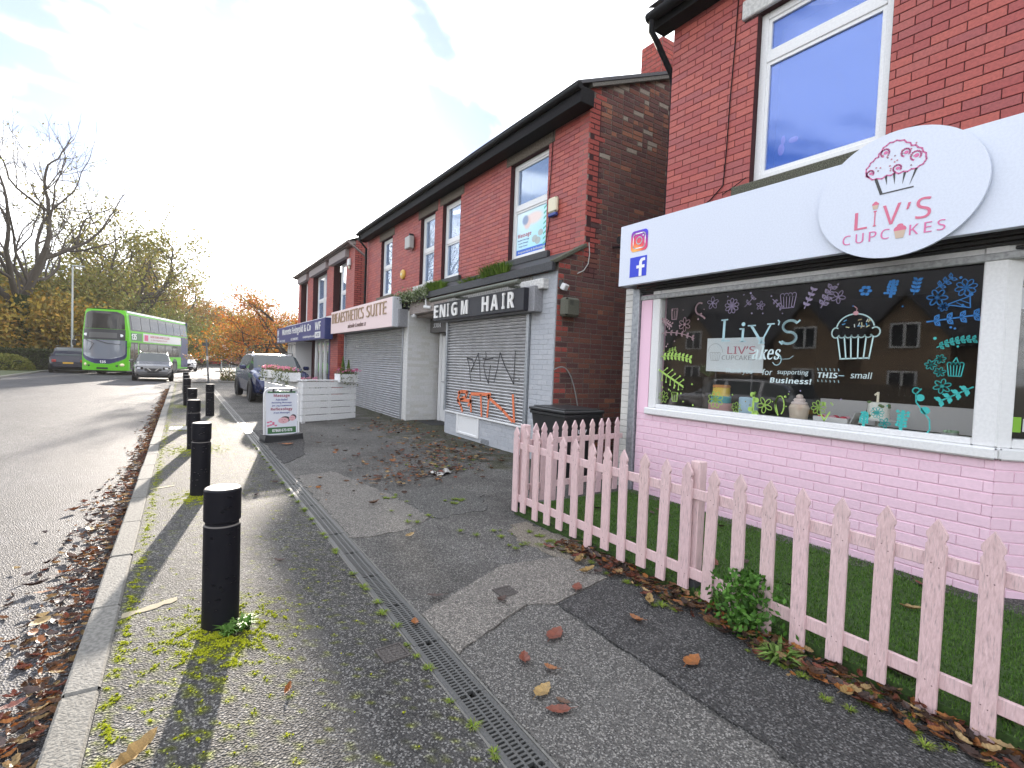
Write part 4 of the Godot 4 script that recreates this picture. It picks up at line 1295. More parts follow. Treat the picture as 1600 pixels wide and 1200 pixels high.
	for k in 24:
		var a := rng.randf() * TAU
		var tip := Vector3(cos(a) * 0.11, 0.42 + rng.randf() * 0.10, sin(a) * 0.11)
		var s := Vector3(-sin(a), 0.3, cos(a)) * 0.022
		var mid := Vector3(cos(a) * 0.06, 0.43 + rng.randf() * 0.05, sin(a) * 0.06)
		pl.tri(Vector3(0, 0.36, 0), mid + s, tip); pl.tri(Vector3(0, 0.36, 0), tip, mid - s)
	part(pot, "foliage", pl.done(), plain("pot_leaf", lin(0.03, 0.07, 0.025), 0.6))

# ---------------------------------------------------------------- middle building: hair salon and beauty shop
func slat_mesh(len_: float, pitch: float) -> ArrayMesh:
	if not meshes.has("slat%.3f_%.3f" % [len_, pitch]):
		var mb := MB.new()
		var prof: Array = [Vector2(-0.018, 0.0), Vector2(0.010, 0.05), Vector2(0.025, 0.24), Vector2(0.027, 0.46), Vector2(0.017, 0.68), Vector2(-0.018, 0.80), Vector2(-0.018, 1.0)]
		for i in prof.size() - 1:
			var a: Vector2 = prof[i]
			var b: Vector2 = prof[i + 1]
			mb.quad(Vector3(0, a.y * pitch, a.x), Vector3(len_, a.y * pitch, a.x), Vector3(len_, b.y * pitch, b.x), Vector3(0, b.y * pitch, b.x))
		mb.quad(Vector3(len_, 0, -0.02), Vector3(0, 0, -0.02), Vector3(0, pitch, -0.02), Vector3(len_, pitch, -0.02))
		meshes["slat%.3f_%.3f" % [len_, pitch]] = mb.done()
	return meshes["slat%.3f_%.3f" % [len_, pitch]]

func roller_shutter(house: Node3D, u0: float, u1: float, v0: float, v1: float, w: float, count: int) -> Node3D:
	var sh := Node3D.new()
	sh.name = "roller_shutter"
	house.add_child(sh, true)
	var m := grainy("shutter_steel", lin(0.55, 0.55, 0.56), 0.34, 0.7, 0.22, 0.05, 0.012)
	m.metallic = 0.55
	var pitch := (v1 - v0) / count
	var mesh := slat_mesh(u1 - u0, pitch)
	for k in count:
		part(sh, "slat", mesh, m, Transform3D(Basis(), Vector3(u0, v0 + k * pitch, w)))
	for e in [[u0 - 0.07, u0 - 0.002], [u1 + 0.002, u1 + 0.07]]:
		part(sh, "guide_rail", boxm(Vector3(e[0], v0 - 0.03, w - 0.02), Vector3(e[1], v1, w + 0.05), 0.005), grainy("galvanised_steel", lin(0.36, 0.38, 0.40), 0.38))
	return sh

func make_hair_building() -> void:
	var t := thing("terraced_building", "red brick building with two shuttered shops and four white sash windows", "building", Vector3(SHOP, 0, 0), -PI / 2)
	var X := Vector3.RIGHT
	var Y := Vector3.UP
	var Z := Vector3.BACK
	var mortar := grainy("dark_red_mortar", lin(0.055, 0.016, 0.018), 0.95, 3.0)
	var common := grainy("common_brick", lin(0.16, 0.07, 0.05), 0.9, 3.0, 0.3)
	var wins: Array = [[-7.83, 3.44, -6.70, 5.17, 4.37], [-10.68, 3.44, -9.80, 5.15, 4.30], [-11.95, 3.46, -11.10, 5.13, 4.30], [-14.93, 3.44, -13.97, 5.11, 4.30]]
	var holes: Array = []
	var bh: Array = []
	for q in wins:
		holes.append([q[0], q[1], q[2], q[3]])
		bh.append([q[0], q[1], q[2], q[3]])
		bh.append([q[0] - 0.15, q[3], q[2] + 0.15, q[3] + 0.225])
	var wall := part(t, "front_wall", slab_with_holes(Vector3.ZERO, X, Y, Z, -16.3, -5.702, 2.9, 5.50, -0.25, -0.004, holes), mortar)
	lay_bricks(wall, Vector3(0, 0, -0.004), X, Y, Z, -16.3, -5.70, 3.0, 5.50, bh, {"tones": red_tones(), "material": red_brick(), "joint": 0.006, "proud": 0.006, "seed": 5, "seen": func(_u, v): return v > 3.3})
	# side wall to the alley: dark common bricks, red quoins
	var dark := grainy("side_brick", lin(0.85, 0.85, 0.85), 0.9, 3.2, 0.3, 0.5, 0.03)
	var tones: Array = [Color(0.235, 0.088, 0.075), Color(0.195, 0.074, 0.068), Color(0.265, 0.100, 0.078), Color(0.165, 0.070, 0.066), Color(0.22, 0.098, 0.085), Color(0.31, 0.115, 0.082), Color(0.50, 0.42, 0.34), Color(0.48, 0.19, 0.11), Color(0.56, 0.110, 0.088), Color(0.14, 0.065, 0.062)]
	var side_top := func(s: float) -> float: return 3.06 + 0.55 * (s + 0.5) if s < 0.0 else 5.66 + 0.41 * s
	var lime_joint := grainy("weathered_mortar", lin(0.26, 0.22, 0.18), 0.95, 4.0, 0.4)
	var sm := MB.new()
	var prof := PackedVector2Array([Vector2(-0.48, -0.05), Vector2(8.0, -0.05), Vector2(8.0, 5.66), Vector2(4.0, 7.30), Vector2(0.0, 5.66), Vector2(0.0, 3.335), Vector2(-0.48, 3.06)])
	sm.prism(prof, -0.24, -0.005, Transform3D(Basis(Vector3(0, 0, -1), Vector3(0, 1, 0), Vector3(1, 0, 0)), Vector3(-5.70, 0, 0)))
	var side := part(t, "side_wall", sm.done(), lime_joint)
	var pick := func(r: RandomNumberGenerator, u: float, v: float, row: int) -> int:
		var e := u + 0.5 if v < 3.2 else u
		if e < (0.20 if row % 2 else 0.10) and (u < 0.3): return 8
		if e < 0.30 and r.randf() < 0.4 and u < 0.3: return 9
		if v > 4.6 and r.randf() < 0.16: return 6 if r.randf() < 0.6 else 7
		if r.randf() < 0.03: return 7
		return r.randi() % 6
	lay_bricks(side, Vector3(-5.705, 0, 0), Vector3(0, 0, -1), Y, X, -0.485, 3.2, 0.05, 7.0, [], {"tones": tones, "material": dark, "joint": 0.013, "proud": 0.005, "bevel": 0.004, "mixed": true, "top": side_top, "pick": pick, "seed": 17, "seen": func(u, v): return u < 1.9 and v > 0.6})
	part(t, "end_wall", boxm(Vector3(-16.3, 0, -8.0), Vector3(-16.06, 5.6, -0.26)), common)
	part(t, "back_wall", boxm(Vector3(-16.06, 0, -8.0), Vector3(-5.95, 5.6, -7.8)), common)
	var slate := grainy("slate", lin(0.075, 0.075, 0.085), 0.7, 2.0, 0.25)
	var rf := MB.new()
	for s in [[0.34, 5.56, -4.0, 7.36], [-8.3, 5.56, -4.0, 7.36]]:
		for dy in [0.0, 0.05]:
			rf.quad(Vector3(-16.4, s[1] + dy, s[0]), Vector3(-5.62, s[1] + dy, s[0]), Vector3(-5.62, s[3] + dy, s[2]), Vector3(-16.4, s[3] + dy, s[2]))
	rf.quad(Vector3(-5.62, 5.56, 0.34), Vector3(-5.62, 7.36, -4.0), Vector3(-5.62, 7.41, -4.0), Vector3(-5.62, 5.61, 0.34))
	var roof := part(t, "roof", rf.done(), slate)
	part(roof, "verge", boxm(Vector3(-0.05, -0.05, 0.0), Vector3(0.05, 0.0, 4.4)), grainy("grey_cement", lin(0.20, 0.19, 0.165), 0.95, 3.0, 0.35), Transform3D(Basis(X, atan2(1.8, 4.34)), Vector3(-5.68, 7.35, -4.0)))
	var black := grainy("black_gutter", lin(0.012, 0.012, 0.014), 0.6, 2.0, 0.2, 0.1)
	var gm := MB.new()
	gm.cbox(Vector3(-16.4, 5.33, 0.02), Vector3(-5.62, 5.56, 0.28), 0.006)
	gm.tube([Vector3(-16.42, 5.545, 0.31), Vector3(-5.60, 5.545, 0.31)], [0.05, 0.05], 10)
	part(roof, "gutter", gm.done(), black)
	# chimney against the gable
	var ch := part(roof, "chimney", boxm(Vector3(-6.15, 5.5, -2.15), Vector3(-5.712, 6.95, -1.45)), lime_joint)
	var chb := MB.new()
	for k in 14:
		for f in 2:
			var l := 0.438 if f == 0 else 0.7
			var n := 2 if f == 0 else 3
			for i in n + 1:
				var a := clampf((i - (0.5 if k % 2 else 0.0)) * l / n, 0, l)
				var b := clampf((i + (0.5 if k % 2 else 1.0)) * l / n, 0, l)
				if b - a < 0.03: continue
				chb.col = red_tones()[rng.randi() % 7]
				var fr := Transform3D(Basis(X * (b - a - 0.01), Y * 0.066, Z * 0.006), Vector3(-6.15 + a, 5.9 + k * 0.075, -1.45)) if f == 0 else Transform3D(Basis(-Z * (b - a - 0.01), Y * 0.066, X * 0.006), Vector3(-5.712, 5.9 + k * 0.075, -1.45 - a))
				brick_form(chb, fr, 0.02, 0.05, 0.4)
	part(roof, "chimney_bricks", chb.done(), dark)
	# windows, heads and sills
	var pane := glass("upper_glass", Color(0.72, 0.82, 0.95), 0.06, 0.30)
	var head := grainy("sooty_stone", lin(0.20, 0.165, 0.13), 0.9, 2.4, 0.35, 0.5)
	for i in wins.size():
		var q: Array = wins[i]
		window_unit(t, q[0], q[1], q[2], q[3], -0.09, q[4], pane, plain("window_room_%d" % (i % 2), lin(0.03, 0.035, 0.045) if i % 2 == 0 else lin(0.12, 0.13, 0.14), 0.9), 0.07)
		part(t, "lintel", boxm(Vector3(q[0] - 0.145, q[3] + 0.003, -0.14), Vector3(q[2] + 0.145, q[3] + 0.22, 0.014), 0.006), head)
	var charcoal := grainy("charcoal_paint", lin(0.045, 0.047, 0.052), 0.6, 2.0, 0.3, 0.3)
	part(t, "window_sill", boxm(Vector3(-8.16, 3.32, -0.1), Vector3(-6.55, 3.435, 0.07), 0.008), charcoal)
	part(t, "window_sill", boxm(Vector3(-10.85, 3.32, -0.1), Vector3(-9.65, 3.435, 0.07), 0.008), charcoal)
	part(t, "window_sill", boxm(Vector3(-12.2, 3.33, -0.1), Vector3(-10.95, 3.455, 0.07), 0.008), grainy("painted_stone", lin(0.66, 0.65, 0.62), 0.8, 2.0, 0.2))
	part(t, "window_sill", boxm(Vector3(-15.1, 3.33, -0.1), Vector3(-13.8, 3.435, 0.06), 0.008), head)
	var dp := MB.new()
	dp.tube([Vector3(-16.2, 5.46, 0.3), Vector3(-16.2, 5.3, 0.26), Vector3(-16.2, 5.1, 0.07), Vector3(-16.2, 3.0, 0.07)], [0.035, 0.035, 0.035, 0.035], 8)
	part(t, "downpipe", dp.done(), black)
	var cab := MB.new()
	cab.tube([Vector3(-6.58, 5.36, 0.012), Vector3(-6.60, 4.8, 0.014), Vector3(-6.62, 4.3, 0.02), Vector3(-6.60, 3.9, 0.014), Vector3(-6.66, 3.5, 0.03)], [0.007, 0.007, 0.007, 0.007, 0.007], 5)
	part(t, "cable", cab.done(), black)
	# single-storey shop fronts standing forward
	var canopy := MB.new()
	for dy in [0.0, 0.05]:
		canopy.quad(Vector3(-16.95, 3.0 + dy, 0.58), Vector3(-5.70, 3.0 + dy, 0.58), Vector3(-5.70, 3.30 + dy, 0.0), Vector3(-16.95, 3.30 + dy, 0.0))
	canopy.box(Vector3(-16.95, 2.93, 0.54), Vector3(-5.70, 3.05, 0.60))
	var can := part(t, "shop_roof", canopy.done(), charcoal)
	part(can, "coping", boxm(Vector3(-0.06, 0.0, 0.0), Vector3(0.06, 0.055, 0.66), 0.008), grainy("mossy_stone", lin(0.17, 0.17, 0.12), 0.95, 3.0, 0.45, 0.8, 0.04), Transform3D(Basis(X, atan2(0.275, 0.5)), Vector3(-5.72, 3.345, -0.02)))
	var grey := grainy("pale_grey_masonry", lin(0.40, 0.415, 0.44), 0.75, 1.6, 0.12, 0.35)
	var gt: Array = [Color(0.44, 0.455, 0.48), Color(0.425, 0.44, 0.465), Color(0.455, 0.47, 0.49)]
	var gw := grainy("grey_brick_paint", lin(0.95, 0.95, 0.95), 0.7, 2.0, 0.08, 0.2)
	var pil := part(t, "shop_pier", boxm(Vector3(-6.30, -0.05, -0.02), Vector3(-5.712, 2.93, 0.496)), grey)
	lay_bricks(pil, Vector3(0, 0, 0.496), X, Y, Z, -6.30, -5.715, 0.08, 2.68, [], {"tones": gt, "material": gw, "joint": 0.006, "proud": 0.004, "bevel": 0.003, "seed": 4})
	part(t, "pier_capital", boxm(Vector3(-6.50, 2.69, 0.40), Vector3(-5.90, 2.84, 0.60), 0.01), grainy("painted_stone", Color(), 0.8))
	var riser := part(t, "stall_riser", boxm(Vector3(-9.16, -0.05, 0.3), Vector3(-6.302, 0.585, 0.492)), grey)
	lay_bricks(riser, Vector3(0, 0, 0.492), X, Y, Z, -9.16, -6.302, 0.06, 0.585, [[-8.66, 0.2, -7.76, 0.6]], {"tones": gt, "material": gw, "joint": 0.006, "proud": 0.004, "bevel": 0.003, "seed": 6, "most": 120})
	var white := grainy("white_plastic", lin(0.74, 0.74, 0.73), 0.35, 3.0, 0.06, 0.0)
	var hatch := MB.new()
	hatch.cbox(Vector3(-8.64, 0.22, 0.49), Vector3(-8.58, 0.585, 0.52), 0.004); hatch.cbox(Vector3(-7.84, 0.22, 0.49), Vector3(-7.78, 0.585, 0.52), 0.004); hatch.cbox(Vector3(-8.58, 0.22, 0.49), Vector3(-7.84, 0.26, 0.52), 0.004); hatch.box(Vector3(-8.58, 0.26, 0.49), Vector3(-7.84, 0.585, 0.503))
	part(riser, "white_panel", hatch.done(), white)
	part(riser, "white_sill", boxm(Vector3(-9.19, 0.588, 0.40), Vector3(-6.36, 0.618, 0.54), 0.004), white)
	var ven := MB.new()
	for k in 5:
		ven.box(Vector3(-7.7, 0.14 + k * 0.022, 0.498), Vector3(-7.42, 0.152 + k * 0.022, 0.504))
	part(riser, "air_vent", ven.done(), plain("vent_grey", lin(0.16, 0.17, 0.18), 0.7))
	var front := roller_shutter(t, -9.12, -6.38, 0.62, 2.36, 0.49, 33)
	graffiti(front)
	part(t, "shutter_box", boxm(Vector3(-9.22, 2.362, 0.25), Vector3(-6.02, 2.74, 0.66), 0.008), grainy("grey_alloy", lin(0.26, 0.26, 0.27), 0.5, 2.0, 0.15, 0.05))
	part(t, "front_board", boxm(Vector3(-9.25, 2.745, 0.28), Vector3(-6.302, 2.93, 0.50)), grainy("grimy_white", lin(0.42, 0.41, 0.38), 0.8, 2.0, 0.35))
	part(t, "salon_side", boxm(Vector3(-9.27, -0.05, -0.3), Vector3(-9.17, 2.93, 0.46)), grey)
	var awn := MB.new()
	awn.tube([Vector3(-9.38, 2.79, 0.80), Vector3(-6.22, 2.80, 0.80)], [0.04, 0.04], 10)
	for u in [-8.3, -6.5]:
		awn.box(Vector3(u - 0.02, 2.74, 0.55), Vector3(u + 0.02, 2.78, 0.80))
	part(t, "awning_roll", awn.done(), grainy("green_grey_metal", lin(0.17, 0.18, 0.14), 0.7, 3.0, 0.4))
	# recessed doorway between the shops
	var wp := grainy("white_masonry", lin(0.60, 0.595, 0.57), 0.85, 1.4, 0.14, 0.5)
	var ret := part(t, "white_return_wall", boxm(Vector3(-11.50, -0.05, -0.55), Vector3(-11.304, 2.75, 0.5)), wp)
	lay_bricks(ret, Vector3(-11.304, 0, 0.5), Vector3(0, 0, -1), Y, X, 0.0, 1.05, 0.08, 2.74, [], {"tones": [Color(0.60, 0.595, 0.57), Color(0.57, 0.565, 0.54), Color(0.62, 0.615, 0.60), Color(0.55, 0.54, 0.50)], "material": gw, "joint": 0.008, "proud": 0.004, "bevel": 0.004, "seed": 12})
	part(t, "doorway_beam", boxm(Vector3(-11.48, 2.66, 0.30), Vector3(-9.28, 2.93, 0.48)), grainy("pinkish_board", lin(0.42, 0.36, 0.33), 0.8, 2.0, 0.3))
	part(t, "doorway_ceiling", boxm(Vector3(-11.3, 2.60, -0.5), Vector3(-9.28, 2.655, 0.29)), grainy("pinkish_board", Color(), 0.8))
	var db := part(t, "door_board", boxm(Vector3(-11.3, 2.27, -0.12), Vector3(-9.28, 2.6, -0.06)), grainy("dull_grey_board", lin(0.16, 0.155, 0.15), 0.8, 2.0, 0.2))
	letters(db, "script_lettering", "330A", font_serif, plain("print_white", lin(0.8, 0.8, 0.82), 0.5), 0.42, 0.10, Vector3(-10.9, 2.43, -0.055), 0.004, Basis(), 0.25)
	part(t, "dark_jamb", boxm(Vector3(-11.302, 0, -0.5), Vector3(-11.2, 2.26, -0.3)), plain("dark_brown_wood", lin(0.035, 0.022, 0.016), 0.6))
	var door := part(t, "door", boxm(Vector3(-11.08, 0.1, -0.34), Vector3(-10.2, 2.2, -0.30)), white)
	var dfm := MB.new()
	dfm.cbox(Vector3(-11.198, 0.1, -0.36), Vector3(-11.085, 2.268, -0.26), 0.006); dfm.cbox(Vector3(-10.195, 0.1, -0.36), Vector3(-10.1, 2.268, -0.26), 0.006)
	part(door, "frame", dfm.done(), white)
	var hd := MB.new()
	hd.tube([Vector3(-11.0, 1.1, -0.26), Vector3(-10.86, 1.1, -0.26)], [0.012, 0.012], 6)
	part(door, "handle", hd.done(), plain("brushed_metal", lin(0.4, 0.4, 0.4), 0.3, 0.9))
	part(t, "doorway_wall", boxm(Vector3(-10.1, 0, -0.4), Vector3(-9.28, 2.6, -0.3)), wp)
	part(t, "door_mat", boxm(Vector3(-11.1, 0.10, -0.2), Vector3(-10.2, 0.165, 0.3)), plain("mat_black", lin(0.02, 0.02, 0.02), 0.95))
	# beauty shop
	roller_shutter(t, -16.75, -11.66, 0.12, 2.36, 0.47, 37)
	part(t, "shutter_box", boxm(Vector3(-16.9, 2.364, 0.2), Vector3(-11.35, 2.78, 0.72), 0.008), grainy("grey_alloy", Color(), 0.5))
	part(t, "front_board", boxm(Vector3(-16.95, 2.785, 0.25), Vector3(-11.3, 2.93, 0.5)), charcoal)
	part(t, "shop_pier", boxm(Vector3(-11.59, -0.05, 0.28), Vector3(-11.506, 2.36, 0.495)), wp)
	part(t, "shop_end", boxm(Vector3(-16.98, -0.05, -0.26), Vector3(-16.84, 2.93, 0.49)), common)
	part(t, "shop_back", boxm(Vector3(-16.8, -0.05, 0.30), Vector3(-11.6, 2.36, 0.40)), plain("dark_plastic", lin(0.03, 0.03, 0.03), 0.5))
	part(t, "shop_back", boxm(Vector3(-9.16, 0.6, 0.30), Vector3(-6.31, 2.36, 0.40)), plain("dark_plastic", Color(), 0.5))
	hair_signs()
	wall_fittings()

func graffiti(sh: Node3D) -> void:
	var k := MB.new()
	for l in [[Vector2(-8.282, 1.665), Vector2(-8.196, 1.528), Vector2(-8.104, 1.229)], [Vector2(-8.282, 1.659), Vector2(-8.079, 1.639), Vector2(-8.014, 1.532), Vector2(-8.119, 1.420), Vector2(-7.990, 1.586), Vector2(-7.865, 1.748)], [Vector2(-7.865, 1.748), Vector2(-7.806, 1.536), Vector2(-7.758, 1.259)], [Vector2(-7.697, 1.656), Vector2(-7.540, 1.645), Vector2(-7.341, 1.667)], [Vector2(-7.602, 1.774), Vector2(-7.585, 1.696), Vector2(-7.662, 1.539), Vector2(-7.598, 1.384), Vector2(-7.474, 1.234), Vector2(-7.460, 1.389), Vector2(-7.421, 1.544)], [Vector2(-7.287, 1.268), Vector2(-7.205, 1.473), Vector2(-7.131, 1.761)], [Vector2(-7.131, 1.761), Vector2(-6.976, 1.553), Vector2(-6.687, 1.262)], [Vector2(-6.687, 1.262), Vector2(-6.677, 1.536), Vector2(-6.673, 1.785)], [Vector2(-6.545, 1.340), Vector2(-6.525, 1.340)]]:
		k.stroke(l, 0.024, 0.5206)
	part(sh, "black_graffiti", k.done(), plain("spray_black", lin(0.03, 0.03, 0.035), 0.7))
	var o := MB.new()
	for l in [[Vector2(-8.533, 1.009), Vector2(-8.615, 0.860), Vector2(-8.482, 0.757), Vector2(-8.401, 0.657)], [Vector2(-8.594, 0.991), Vector2(-8.443, 1.029), Vector2(-8.233, 1.029), Vector2(-8.286, 0.942), Vector2(-8.613, 0.832)], [Vector2(-8.491, 0.870), Vector2(-8.077, 0.875), Vector2(-8.185, 0.783)], [Vector2(-8.113, 0.968), Vector2(-8.062, 0.685)], [Vector2(-8.087, 1.006), Vector2(-7.394, 1.045)], [Vector2(-7.728, 1.009), Vector2(-7.674, 0.643)], [Vector2(-7.443, 1.029), Vector2(-7.476, 0.651)], [Vector2(-7.492, 1.000), Vector2(-6.991, 0.814), Vector2(-6.688, 0.664)], [Vector2(-6.696, 1.082), Vector2(-6.631, 0.658)]]:
		o.stroke(l, 0.058, 0.5194)
	part(sh, "orange_graffiti", o.done(), plain("spray_orange", lin(0.66, 0.17, 0.07), 0.7))

func hair_signs() -> void:
	var t := thing("fascia_sign", "black salon fascia with white capital letters, one letter missing", "sign", Vector3(4.2, 2.38, -9.35), -PI / 2)
	part(t, "panel", boxm(Vector3(0, 0, -0.10), Vector3(3.19, 0.335, 0.0), 0.005), grainy("black_panel", lin(0.011, 0.012, 0.019), 0.55, 2.0, 0.2, 0.05))
	var wm := plain("letter_white", lin(0.68, 0.67, 0.64), 0.5)
	for e in [["E", -9.289, -9.10], ["N", -9.022, -8.764], ["I", -8.70, -8.62], ["G", -8.521, -8.275], ["M", -8.131, -7.869], ["H", -7.38, -7.15], ["A", -7.088, -6.85], ["I", -6.745, -6.66], ["R", -6.579, -6.39]]:
		letters(t, "letter", e[0], font_bold, wm, (e[2] - e[1]) * (0.9 if e[0] != "I" else 0.75), 0.245, Vector3((e[1] + e[2]) / 2 + 9.35, 0.175, 0.012), 0.022)
	var a := thing("fascia_sign", "pale pink beauty shop fascia with thin gold capital letters", "sign", Vector3(4.1, 2.36, -17.25), -PI / 2)
	part(a, "panel", boxm(Vector3(0, 0, -0.06), Vector3(5.77, 0.70, 0.0), 0.005), grainy("pink_panel", lin(0.76, 0.60, 0.59), 0.45, 2.0, 0.05, 0.05))
	part(a, "return_edge", boxm(Vector3(5.772, 0.0, -0.22), Vector3(5.83, 0.70, -0.004), 0.004), grainy("grey_alloy_light", lin(0.50, 0.51, 0.53), 0.45, 2.0, 0.1, 0.0))
	part(a, "backing", boxm(Vector3(0.35, 0.03, -0.13), Vector3(5.76, 0.67, -0.062)), grainy("grey_alloy", Color(), 0.5))
	var gold := plain("gold_letter", lin(0.33, 0.23, 0.14), 0.4, 0.3)
	letters(a, "lettering", "THE", font_sans, gold, 0.72, 0.31, Vector3(0.47, 0.475, 0.010), 0.02)
	letters(a, "lettering", "AESTHETICS", font_sans, gold, 2.65, 0.31, Vector3(2.25, 0.475, 0.010), 0.02)
	letters(a, "lettering", "SUITE", font_sans, gold, 1.55, 0.31, Vector3(4.62, 0.475, 0.010), 0.02)
	letters(a, "script_lettering", "nicole Louise x", font_serif, plain("dark_script", lin(0.16, 0.10, 0.09), 0.5), 1.75, 0.12, Vector3(2.93, 0.17, 0.006), 0.008, Basis(), 0.4)
	# poster inside the lower pane of the salon's window, printed
	var im := Image.create(160, 128, false, Image.FORMAT_RGB8)
	for j in 128:
		for i in 160:
			var p := Vector2(i / 160.0, j / 128.0)
			var k := Color(0.90, 0.95, 0.97).lerp(Color(0.62, 0.88, 0.95), clampf(p.x * 0.5 + p.y * 0.55, 0, 1))
			if p.y > 0.86: k = Color(0.22, 0.42, 0.80)
			var shoulder := Vector2((p.x - 0.55) / 0.34, (p.y - 0.22) / 0.16)
			k = k.lerp(Color(0.92, 0.85, 0.82), 1.0 - smoothstep(0.55, 1.1, shoulder.length()))
			k = k.lerp(Color(0.90, 0.80, 0.77), 1.0 - smoothstep(0.6, 1.1, Vector2((p.x - 0.34) / 0.13, (p.y - 0.28) / 0.17).length()))
			k = k.lerp(Color(0.55, 0.62, 0.74), 1.0 - smoothstep(0.6, 1.15, Vector2((p.x - 0.27) / 0.11, (p.y - 0.21) / 0.12).length()))
			for s in [[0.78, 0.60, 0.08, 0.5], [0.60, 0.70, 0.09, 0.8], [0.70, 0.76, 0.09, 0.75]]:
				if Vector2((p.x - s[0]) / s[2], (p.y - s[1]) / (s[2] * 0.9)).length() < 1.0: k = k.lerp(Color(0.66, 0.66, 0.63), 0.75)
			if p.x > 0.86 and fmod(p.y * 9.0 + p.x * 5.0, 1.0) < 0.4: k = Color(0.35, 0.72, 0.62)
			im.set_pixel(i, j, k)
	var pm := StandardMaterial3D.new()
	pm.albedo_texture = ImageTexture.create_from_image(im)
	pm.roughness = 0.5
	var po := thing("massage_poster", "pale blue massage poster filling the lower pane of the window", "poster", Vector3(SHOP + 0.118, 3.535, -7.265), -PI / 2)
	var q := MB.new()
	q.quad(Vector3(-0.46, 0, 0.001), Vector3(0.46, 0, 0.001), Vector3(0.46, 0.77, 0.001), Vector3(-0.46, 0.77, 0.001))
	part(po, "print", q.done(), pm)
	part(po, "sheet", boxm(Vector3(-0.46, 0, -0.003), Vector3(0.46, 0.77, 0.0)), plain("paper_white", lin(0.6, 0.62, 0.63), 0.7))
	letters(po, "lettering", "Massage", font_bold, plain("poster_red", lin(0.42, 0.08, 0.12), 0.6), 0.42, 0.09, Vector3(-0.22, 0.34, 0.003), 0.001)
	for k in 3:
		letters(po, "lettering", ["Swedish Massage", "Aroma Therapy", "Deep Tissue"][k], font_sans, plain("poster_blue", lin(0.07, 0.12, 0.33), 0.6), [0.36, 0.31, 0.27][k], 0.035, Vector3(-0.25, 0.265 - k * 0.055, 0.003), 0.001)
	letters(po, "lettering", "Acupuncture & Reflexology", font_bold, plain("paper_white", Color(), 0.7), 0.82, 0.05, Vector3(0, 0.05, 0.003), 0.001)

